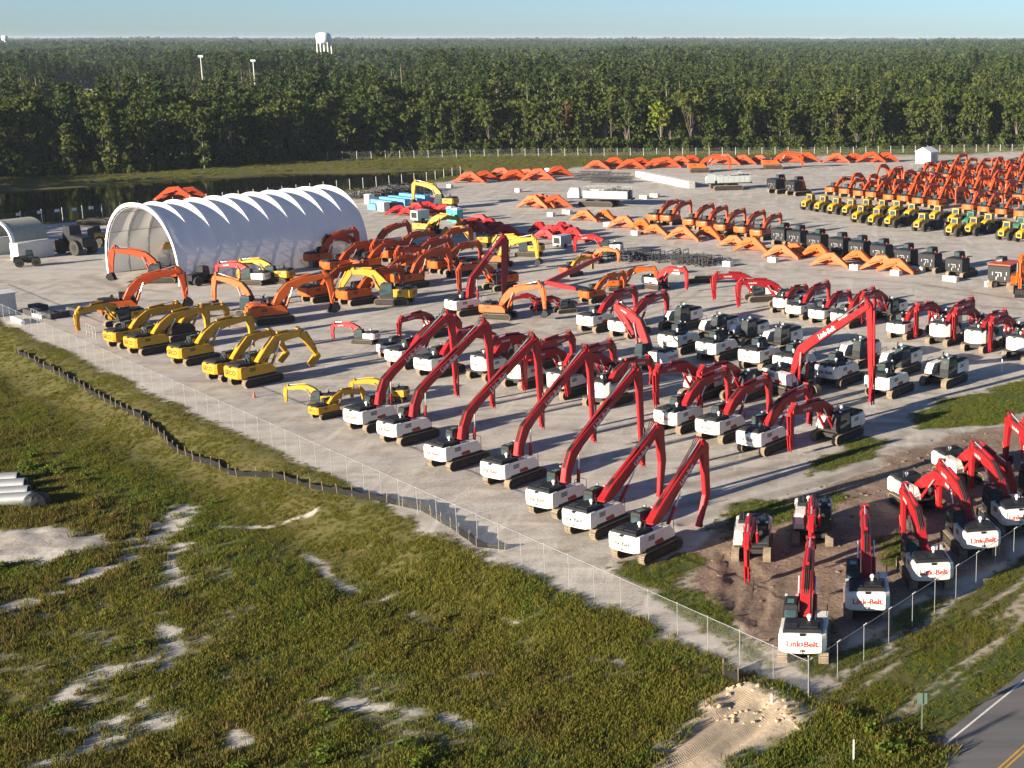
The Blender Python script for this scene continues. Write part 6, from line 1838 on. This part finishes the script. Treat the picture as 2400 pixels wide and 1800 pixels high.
(xa, ya), (xb, yb) = (-111.65, 338.95), (-98.12, 350.49)
for k in range(60):
    f = fr.random(); x = xa + (xb - xa) * f + fr.uniform(-4, 4); y = ya + (yb - ya) * f + fr.uniform(-7.0, 6.0)
    frame_rack('dark upright steel frame stored by the near pond bank behind the blue boxes', x, y, fr.uniform(0, 180), 'dark steel frames by the pond', fr.uniform(1.0, 1.6))
# loose track sets and hoses
def track_set(label, x, y, h, group=None, sc=0.8):
    t = thing('spare_track', label, 'crawler track', x, y, 0, h, group, sc)
    body_parts('lb'); tm, fm = _body['track']
    obj("crawler_track", tm, t); obj("roller_frame", fm, t)
for k, (x, y) in enumerate(((-17.6, 216.91), (-16.79, 219.69))):
    track_set('spare black crawler track on the ground left of the dark red sticks, %s of two' % ordinal(k + 1), x, y, 15, 'spare tracks')
track_set('spare black crawler track beside the near pond bank left of the tent', *(-149.4, 286.72), 15, None, 1.2)
track_set('second spare black crawler track by the near pond bank, closer to the tent', *(-148.98, 289.44), 10, None, 1.2)
# blue boxes and planks near the pond end
for k, ((x, y), l, lab) in enumerate([((-98.95, 313.89), 3.0, 'light blue steel box at the left end of the blue pile'), ((-97.31, 323.81), 10, 'long light blue beam in the blue pile, left one'), ((-96.04, 328.12), 11, 'long light blue beam in the blue pile, middle one'), ((-94.8, 331.65), 10, 'long light blue beam in the blue pile, right one'), ((-99.04, 321.27), 8, 'long light blue beam at the back of the blue pile')]):
    block('blue_beam', lab, x, y, -38, l, 1.6, 1.3 + 0.25 * (k % 2), 'blue', 'steel beam', 'light blue beams')
block('white_crate', 'white crate in front of the blue pile', *(-96.2, 311.5), -35, 2.4, 1.6, 2.0, 'concrete', 'crate')
block('white_crate', 'white crate standing behind the left end of the blue pile', *(-103.73, 325.52), -35, 1.8, 1.5, 2.2, 'concrete', 'crate')
block('black_crate', 'black crate right of the white crate at the blue pile', *(-94.94, 313.09), -35, 2.2, 1.6, 1.6, 'dark_pallet', 'crate')
# portable toilets
for k, ((x, y), lab) in enumerate((((-76.39, 294.31), 'teal portable toilet with white roof, left of two'), ((-74.51, 291.51), 'teal portable toilet with white roof, right of two'))):
    t = thing('portable_toilet', lab, 'portable toilet', x, y, 0, 145, 'portable toilets', 1.25)
    mb = MB(); mb.box(-0.6, 0.6, -0.6, 0.6, 0.1, 2.15); mb.box(-0.65, 0.65, -0.65, 0.65, 0, 0.12)
    for sx in (-0.6, 0.6):
        for sy in (-0.6, 0.6): mb.box(sx - 0.05, sx + 0.05, sy - 0.05, sy + 0.05, 0.1, 2.15)
    obj("wall", mb.mesh("toilet_wall", 'teal'), t)
    mb = MB(); mb.loft([[(-0.68, -0.68, 2.15), (0.68, -0.68, 2.15), (0.68, 0.68, 2.15), (-0.68, 0.68, 2.15)], [(-0.35, -0.5, 2.45), (0.35, -0.5, 2.45), (0.35, 0.5, 2.45), (-0.35, 0.5, 2.45)]]); obj("roof", mb.mesh("toilet_roof", 'tower_white'), t)
    mb = MB(); mb.box(-0.42, 0.42, 0.6, 0.64, 0.15, 2.05); obj("door", mb.mesh("toilet_door", 'teal'), t)
def generator(label, x, y, h, sc=1.0):
    t = thing('grey_generator', label, 'generator', x, y, 0, h, None, sc)
    mb = MB(); mb.box(-1.3, 1.3, -0.8, 0.8, 0.35, 1.9); obj("housing", mb.mesh("generator_housing", 'grey'), t)
    mb = MB(); mb.box(-1.31, -1.29, -0.6, 0.6, 0.7, 1.6); obj("grille", mb.mesh("generator_grille", 'black'), t)
    mb = MB()
    for s in (-0.75, 0.75): mb.tube((-0.2, s, 0.3), (-0.2, s * 1.25, 0.3), 0.32, 12)
    obj("wheel", mb.mesh("generator_wheels", 'rubber'), t)
generator('grey generator before the red boom heap by the blue boxes', *(-82.82, 292.9), 60, 1.3)
generator('white and grey generator among the bright red booms', *(-46.23, 256.0), 60, 1.2)
# wheel loader and small tractor
def wheel_machine(label, x, y, h, paint, sc, name='wheel_loader', cat='wheel loader', bucket=True):
    t = thing(name, label, cat, x, y, 0, h, None, sc)
    mb = MB(); mb.loft([[(-2.8, -0.8, 1.0), (-0.4, -0.8, 1.0), (-0.4, 0.8, 1.0), (-2.8, 0.8, 1.0)], [(-2.8, -0.8, 2.0), (-0.4, -0.8, 2.2), (-0.4, 0.8, 2.2), (-2.8, 0.8, 2.0)], [(-2.6, -0.65, 2.15), (-0.5, -0.65, 2.35), (-0.5, 0.65, 2.35), (-2.6, 0.65, 2.15)]]); obj("engine_hood", mb.mesh(name + "_hood", paint), t)
    mb = MB(); mb.box(-0.4, 1.9, -0.55, 0.55, 0.8, 1.4); obj("chassis", mb.mesh(name + "_chassis", 'undercarriage'), t)
    mb = MB(); mb.loft([[(-0.4, -0.75, 1.4), (1.1, -0.75, 1.4), (1.1, 0.75, 1.4), (-0.4, 0.75, 1.4)], [(-0.4, -0.75, 2.4), (1.1, -0.75, 2.4), (1.1, 0.75, 2.4), (-0.4, 0.75, 2.4)], [(-0.3, -0.68, 3.4), (0.9, -0.68, 3.4), (0.9, 0.68, 3.4), (-0.3, 0.68, 3.4)]]); c = obj("cab", mb.mesh(name + "_cab", 'black'), t)
    mb = MB(); mb.quad((1.11, -0.65, 2.0), (1.11, 0.65, 2.0), (0.93, 0.6, 3.3), (0.93, -0.6, 3.3)); mb.quad((-0.3, -0.765, 2.0), (1.0, -0.765, 2.0), (0.82, -0.70, 3.3), (-0.22, -0.70, 3.3)); obj("window", mb.mesh(name + "_window", 'glass'), c)
    ty, rm = _haul['wheel']
    for wx in (1.4, -1.7):
        for wy in (-0.95, 0.95):
            w = obj("wheel", ty, t, (wx, wy, 0.9)); obj("rim", rm, w)
    if bucket:
        mb = MB()
        for s in (-0.4, 0.4): mb.prism([(1.0, 1.7), (1.2, 1.95), (3.0, 0.9), (2.9, 0.6)], s - 0.08, s + 0.08)
        obj("lift_arm", mb.mesh(name + "_arms", paint), t)
        mb = MB(); mb.prism([(2.9, 0.15), (4.0, 0.1), (4.0, 0.2), (3.1, 0.35), (2.95, 1.3), (2.8, 1.3)], -1.3, 1.3); obj("bucket", mb.mesh(name + "_bucket", 'dark_pallet'), t)
wheel_machine('dark wheel loader parked between the arched shelter and the tent', *(-132.72, 248.15), 150, 'black', 1.5)
wheel_machine('small dark tractor at the foot of the white tent wall', *(-96.06, 216.13), 60, 'black', 0.85, 'tractor', 'tractor', False)
wheel_machine('yellow wheeled machine half hidden behind the tent mouth', *(-133.63, 257.63), 160, 'yellow', 1.1, 'wheeled_machine', 'wheeled machine')
wheel_machine('small dark machine parked before the arched shelter', *(-133.28, 233.76), 30, 'black', 0.8, 'tractor', 'tractor', False)
for k, ((x, y), (a, lab)) in enumerate(zip(((-109.62, 191.53), (-107.13, 189.69), (-105.49, 189.09), (-105.07, 190.3), (-104.63, 191.53), (-110.6, 194.98), (-104.12, 193.08)), (('dark_pallet', 'dark pallet of parts by the corrugated shed, nearest the shed'), ('sheetmetal', 'pale sheet on dark parts by the corrugated shed'), ('dark_pallet', 'dark pallet of parts third from the corrugated shed'), ('dark_pallet', 'dark pallet of parts fourth from the corrugated shed'), ('sheetmetal', 'pale sheet on dark parts farther from the corrugated shed'), ('dark_pallet', 'dark pallet of parts behind the pale sheet'), ('dark_pallet', 'dark pallet of parts nearest the orange excavator')))):
    block('parts_pallet', lab, x, y, -35, 2.6, 1.6, 0.8 if a == 'dark_pallet' else 0.5, a, 'pallet', 'pallets by the corrugated shed')
mb = MB(); mb.tube((-2.2, 0, 0.32), (2.2, 0, 0.32), 0.3, 12); 
tag(obj("white_pipe", mb.mesh("white_pipe", 'tower_white'), None, (*(-108.42, 185.83), 0), R(136)), 'white pipe lying at the fence below the corrugated shed', 'pipe')
for k, ((x, y), lab) in enumerate((((-106.55, 187.01), 'pale steel gate frame leaning by the fence'), ((-93.69, 176.68), 'pale steel rack by the fence at the first yellow excavator'))):
    t = thing('steel_rack', lab, 'rack', x, y, 0, 136)
    mb = MB()
    for xx in (-1.6, -0.5, 0.6, 1.7): mb.tube((xx, 0, 0), (xx, 0, 1.5), 0.05, 5)
    obj("upright", mb.mesh("rack_uprights", 'steel'), t)
    mb = MB()
    for z in (0.5, 1.5): mb.tube((-1.6, 0, z), (1.7, 0, z), 0.04, 5)
    obj("rail", mb.mesh("rack_rails", 'steel'), t)
mb = MB(); mb.tube((0, 0, 0), (0, 0, 0.06), 0.22, 10); mb.tube((0, 0, 0.06), (0, 0, 0.75), 0.15, 10, 0.03)
tag(obj("traffic_cone", mb.mesh("traffic_cone", 'orange'), None, (*(-60.21, 145.28), 0)), 'small orange traffic cone at the fence near the tiny yellow excavators', 'cone')

# ------------------------------------------------------------------ culvert pipes in the field
def culvert(label, x, y, h, L, r, z):
    t = thing('culvert_pipe', label, 'pipe', x, y, z, h, 'galvanised culvert pipes')
    n = 16; rings = []
    m = int(L / 0.35)
    for k in range(m * 2 + 1):
        rr = r * (1.0 if k % 2 else 0.965)
        rings.append([(L * k / (2 * m), rr * math.cos(2 * math.pi * i / n), r + rr * math.sin(2 * math.pi * i / n)) for i in range(n)])
    mb = MB(); mb.loft(rings, False, True)
    obj("corrugated_wall", mb.mesh("culvert_wall", 'steel'), t)
    mb = MB()
    for k in range(n):
        a0, a1 = 2 * math.pi * k / n, 2 * math.pi * (k + 1) / n
        P = lambda a, q, xx: (xx, q * r * math.cos(a), r + q * r * math.sin(a))
        for xx in (0.0, L): mb.add([P(a0, 1.03, xx), P(a1, 1.03, xx), P(a1, 0.86, xx), P(a0, 0.86, xx)], [(0, 1, 2, 3)])
    obj("rim", mb.mesh("culvert_rim", 'steel'), t)
CP = [((-72.14, 120.68), 'galvanised culvert pipe, the farthest of the stack in the field at left'), ((-70.4, 118.72), 'galvanised culvert pipe, second farthest of the stack in the field'), ((-69.05, 116.83), 'galvanised culvert pipe, second nearest of the stack in the field'), ((-67.74, 114.98), 'galvanised culvert pipe, the nearest of the stack in the field')]
for (x, y), lab in CP:
    culvert(lab, x, y, 192, 7.5, 0.62, hz(x, y) - 0.1)
x, y = (-67.0, 114.31)
t = thing('wrapped_bundle', 'black plastic wrapped bundle against the ends of the culvert pipes', 'bundle', x, y, hz(x, y))
mb = MB(); rr = random.Random(2); rings = []
for z, r in ((0, 0.9), (0.3, 1.1), (0.7, 1.0), (1.05, 0.6), (1.2, 0.2)):
    rings.append([(r * (1 + rr.uniform(-.22, .22)) * math.cos(a * math.pi / 6), r * (1 + rr.uniform(-.22, .22)) * math.sin(a * math.pi / 6), z) for a in range(12)])
mb.loft(rings); obj("plastic", mb.mesh("bundle_plastic", 'black'), t)

# ------------------------------------------------------------------ roadside things
x, y = (6.22, 71.21)
z = hz(x, y)
t = thing('road_sign', 'small road sign seen from behind on a thin green post beside the road', 'road sign', x, y, z, 0)
mb = MB(); mb.box(-0.035, 0.035, -0.03, 0.03, -0.3, 2.35); obj("post", mb.mesh("road_sign_post", 'signgreen'), t)
mb = MB(); mb.box(-0.28, 0.28, 0.032, 0.045, 1.70, 2.35); obj("sign_panel", mb.mesh("road_sign_panel", 'signgreen'), t)
for (x, y), hh, lab in (((2.32, 68.11), 1.3, 'thin white marker post in the roadside grass'), ((-2.26, 74.26), 0.5, 'short white marker post in the sand by the fence corner'), ((10.48, 156.21), 0.9, 'short white post where grass meets the yard, left one'), ((22.27, 157.05), 1.5, 'white post standing in the grass edge at right')):
    z = hz(x, y); mb = MB(); mb.tube((0, 0, -0.2), (0, 0, hh), 0.05, 6); mb.sphere((0, 0, hh), 0.055, 6, 4)
    tag(obj("marker_post", mb.mesh("marker_post", 'tower_white'), None, (x, y, z)), lab, 'post')
# utility pole just outside the picture whose shadow crosses the carriageway
x, y = (9.6, 71.51); dd = 41.0
px, py = x + math.cos(R(SUN_AZ)) * dd, y + math.sin(R(SUN_AZ)) * dd
t = thing('utility_pole', 'wooden utility pole across the road, its shadow on the asphalt', 'utility pole', px, py, 0, 30)
mb = MB(); mb.tube((0, 0, -1), (0, 0, 11), 0.17, 10, 0.12); obj("pole", mb.mesh("utility_pole", 'timber'), t)
mb = MB(); mb.box(-1.1, 1.1, -0.06, 0.06, 9.9, 10.05); obj("crossarm", mb.mesh("utility_crossarm", 'timber'), t)
# silt flap and stakes at the heap
x, y = (-4.86, 77.67); z = hz(x, y)
t = thing('silt_fence', 'torn piece of black silt fence with stakes beside the sand heap', 'fence', x, y, z, 125)
mb = MB()
for xx in (-0.9, 0.8): mb.box(xx - 0.03, xx + 0.03, -0.03, 0.03, 0, 1.1)
obj("stake", mb.mesh("flap_stakes", 'timber'), t)
mb = MB(); mb.add([(-0.9, 0.03, 0.02), (-0.1, 0.1, 0.0), (0.8, 0.03, 0.02), (-0.9, 0.03, 0.95), (-0.1, 0.12, 0.6), (0.8, 0.03, 0.8)], [(0, 1, 4, 3), (1, 2, 5, 4)]); obj("fabric_panel", mb.mesh("flap_fabric", 'silt'), t)
# clods on the mud and the sand heap
def clod(seed):
    r = random.Random(seed); mb = MB(); rings = []
    for z, q in ((0, 1.0), (0.35, 0.85), (0.6, 0.35)):
        rings.append([(q * (1 + r.uniform(-.35, .35)) * math.cos(a * math.pi / 3), q * (1 + r.uniform(-.35, .35)) * math.sin(a * math.pi / 3), z * (1 + r.uniform(-.2, .2))) for a in range(6)])
    mb.loft(rings); return mb
mudm = mat('mud_clod', (0.15, 0.10, 0.072), 0.95, dirt=0.6, dirtcol=(0.26, 0.2, 0.15), scale=3); sandm = mat('sand_clod', (0.46, 0.34, 0.22), 0.95, dirt=0.5, dirtcol=(0.34, 0.24, 0.15), scale=3)
def scatter_in(poly, n, seed):
    r = np.random.default_rng(seed); P = np.array(poly); lo, hi = P.min(0), P.max(0); out = []
    q = lo + r.random((n * 6, 2)) * (hi - lo); ok = pip(q[:, 0], q[:, 1], poly); return q[ok][:n]
def clods(name, poly, n, m, smin, smax, seed):
    q = scatter_in(poly, n, seed); r = np.random.default_rng(seed)
    z = height(q[:, 0], q[:, 1]) - 0.03
    src = [clod(seed + k).mesh(name, m) for k in range(4)]
    points_object(name, np.stack([q[:, 0], q[:, 1], z], 1), r.random(len(q)) * 6.28, smin + (smax - smin) * r.random(len(q)) ** 3, r.integers(0, 4, len(q)), src)
clods("mud_clods", MUD, 900, mudm, 0.03, 0.26, 50)
clods("sand_clods", [(-6.47, 74.37), (-5.1, 76.43), (-2.54, 76.26), (-0.25, 74.1), (-0.48, 71.8), (-2.89, 71.8), (-5.09, 72.3)], 170, sandm, 0.03, 0.22, 60)

# ------------------------------------------------------------------ grass and weeds
def tuft(seed, n, hgt, spread, lean, w):
    r = np.random.default_rng(seed); V = []
    for k in range(n):
        a = r.random() * 6.28; d = spread * r.random() ** 0.6; bx, by = d * math.cos(a), d * math.sin(a)
        h = hgt * (0.5 + 0.6 * r.random()); la = r.random() * 6.28; l = lean * h * r.random()
        tx, ty = bx + l * math.cos(la), by + l * math.sin(la); pa = r.random() * 3.14; ww = w * (0.6 + 0.7 * r.random())
        px, py = ww * math.cos(pa), ww * math.sin(pa)
        V += [(bx - px, by - py, -0.05), (bx + px, by + py, -0.05), (tx + px * 0.35, ty + py * 0.35, h), (tx - px * 0.35, ty - py * 0.35, h * 0.95)]
    return np.array(V), np.arange(len(V)).reshape(-1, 4)
def bush(seed, hgt, rad, n, size):
    r = np.random.default_rng(seed); cl = []
    for k in range(n):
        a = r.random() * 6.28; d = rad * r.random() ** 0.7; cl.append((d * math.cos(a), d * math.sin(a), hgt * (0.12 + 0.75 * r.random() * (1 - 0.5 * d / rad)), rad * 0.35))
    return leaf_cloud(r, cl, 7, size, 0.8)
SRC = []
for s in range(3): SRC.append(np_mesh("grass_tuft", *tuft(s, 34, 0.22, 0.46, 1.2, 0.028), 'grass'))
for s in range(2): SRC.append(np_mesh("weed_tuft", *tuft(10 + s, 26, 0.34, 0.34, 0.9, 0.034), 'weed'))
for s in range(3): SRC.append(np_mesh("lush_tuft", *tuft(20 + s, 34, 0.24, 0.46, 1.1, 0.030), 'lush'))
for s in range(2): SRC.append(np_mesh("field_bush", *bush(30 + s, 0.75, 0.55, 14, 0.075), 'lush'))
for s in range(2): SRC.append(np_mesh("weed_bush", *bush(40 + s, 0.70, 0.45, 12, 0.065), 'weed'))
def vegetation(name, x, y, hscale, seed, keep=1.0, bushes=1.0):
    r = np.random.default_rng(seed)
    g, m, l, s, ru = zones(x, y)
    den = fbm(x, y, 2.6, 70, 3)
    p = np.clip(g * (0.22 + 1.2 * np.clip(den - 0.32, 0, 1)), 0, 1) * keep
    ok = r.random(len(x)) < p
    x, y, l, den = x[ok], y[ok], l[ok], den[ok]
    n = len(x); u = r.random(n); brown = fbm(x, y, 8.0, 81, 3); big = fbm(x, y, 5.0, 86, 3)
    idx = r.integers(0, 3, n)
    idx = np.where(u < np.clip((brown - 0.50) * 3.0, 0, 0.60) * (1 - l), 3 + r.integers(0, 2, n), idx)
    u2 = r.random(n)
    idx = np.where(u2 < l * 0.6, 5 + r.integers(0, 3, n), idx)
    u3 = r.random(n)
    bushy = np.clip((big - 0.55) * 0.2, 0, 0.012) * bushes
    idx = np.where((u3 < bushy) & (l > 0.25), 8 + r.integers(0, 2, n), idx)
    idx = np.where((u3 < bushy * 0.7) & (l <= 0.25), 10 + r.integers(0, 2, n), idx)
    out = (x - CORNER[0]) * NX + (y - CORNER[1]) * NY; along = (x - CORNER[0]) * FDX + (y - CORNER[1]) * FDY
    mown = 1 - 0.5 * sstep(13, 8, out) * sstep(30, 50, along)
    z = height(x, y)
    sc = mown * hscale * (0.65 + 0.7 * r.random(n)) * (0.75 + 0.6 * den)
    print(name, n)
    return points_object(name, np.stack([x, y, z], 1), r.random(n) * 6.28, sc, idx, SRC)
r = np.random.default_rng(99)
# open field at left, in view only
poly = [CORNER, (CORNER[0] + FDX * 185, CORNER[1] + FDY * 185), (-128, 185), (-122, 150), (-52, 62), (2, 62), (8, 69)]
area = scatter_in(poly, 10 ** 9, 1) if False else None
P = np.array(poly); lo, hi = P.min(0), P.max(0)
n = int((hi[0] - lo[0]) * (hi[1] - lo[1]) * 19)
q = lo + r.random((n, 2)) * (hi - lo); q = q[pip(q[:, 0], q[:, 1], poly)]
q = q[(q[:, 0] / q[:, 1] > -0.68)]
# thinner with distance, where single tufts merge
q = q[r.random(len(q)) < np.clip(105.0 / q[:, 1], 0.35, 1.0)]
vegetation("field_grass", q[:, 0], q[:, 1], 1.0, 5)
# roadside verge and the green patches in the yard
poly = [(CORNER[0] - 2, CORNER[1] - 1), (CORNER[0] + RDX * 36, CORNER[1] + RDY * 36), (ROAD_A[0] + DX * 34 - EX * 0.7, ROAD_A[1] + DY * 34 - EY * 0.7), (ROAD_A[0] - DX * 8 - EX * 0.7, ROAD_A[1] - DY * 8 - EY * 0.7), (0, 62)]
P = np.array(poly); lo, hi = P.min(0), P.max(0); n = int((hi[0] - lo[0]) * (hi[1] - lo[1]) * 22)
q = lo + r.random((n, 2)) * (hi - lo); q = q[pip(q[:, 0], q[:, 1], poly)]
vegetation("verge_grass", q[:, 0], q[:, 1], 0.48, 6, 1.0, 0.1)
allq = []
for pl in LUSH_YARD:
    P = np.array(pl); lo, hi = P.min(0) - 1, P.max(0) + 1; n = int((hi[0] - lo[0]) * (hi[1] - lo[1]) * 14)
    q = lo + r.random((n, 2)) * (hi - lo); d = sdist(q[:, 0], q[:, 1], pl); allq.append(q[d < 0.6])
q = np.concatenate(allq)
vegetation("yard_grass", q[:, 0], q[:, 1], 0.5, 7, 0.9, 0.2)
# pond banks and the strip before the wood: coarser clumps
n = 60000
x = -260 + r.random(n) * 380; y = 270 + r.random(n) * 240
sp = sdist(x, y, POND); tly = np.interp(x, TLX, TLY); yf = np.interp(x, np.array([p[0] for p in YARD_FAR]), np.array([p[1] for p in YARD_FAR]))
ok = (sp > -0.5) & (y > yf) & (y < tly + 3)
vegetation("bank_grass", x[ok], y[ok], 2.3, 8)

# brush along the foot of the wood
bx = -236 + r.random(620) * 340; by = np.interp(bx, TLX, TLY) + r.normal(0.5, 2.2, 620)
points_object("undergrowth", np.stack([bx, by, np.zeros(620) - 0.1], 1), r.random(620) * 6.28, 0.5 + 0.7 * r.random(620), r.integers(0, 3, 620), [c for c, t in TREE_KINDS['shrub']])

# ------------------------------------------------------------------ air
def haze():
    m = bpy.data.materials.new("haze_air")
    m.use_nodes = True
    nt = m.node_tree; nt.nodes.clear()
    out = nt.nodes.new("ShaderNodeOutputMaterial"); pv = nt.nodes.new("ShaderNodeVolumePrincipled")
    pv.inputs["Color"].default_value = (0.62, 0.76, 0.94, 1)
    pv.inputs["Density"].default_value = HAZE_DENSITY
    pv.inputs["Anisotropy"].default_value = 0.0
    nt.links.new(pv.outputs[0], out.inputs["Volume"])
    mb = MB(); mb.box(-12500, 9500, -500, 14500, -4.0, 48.0)
    tag(obj("haze", mb.mesh("haze", m)), kind='stuff')
HAZE_DENSITY = 0.00005
haze()
print('trees', n_trees, 'objects', len(bpy.data.objects))
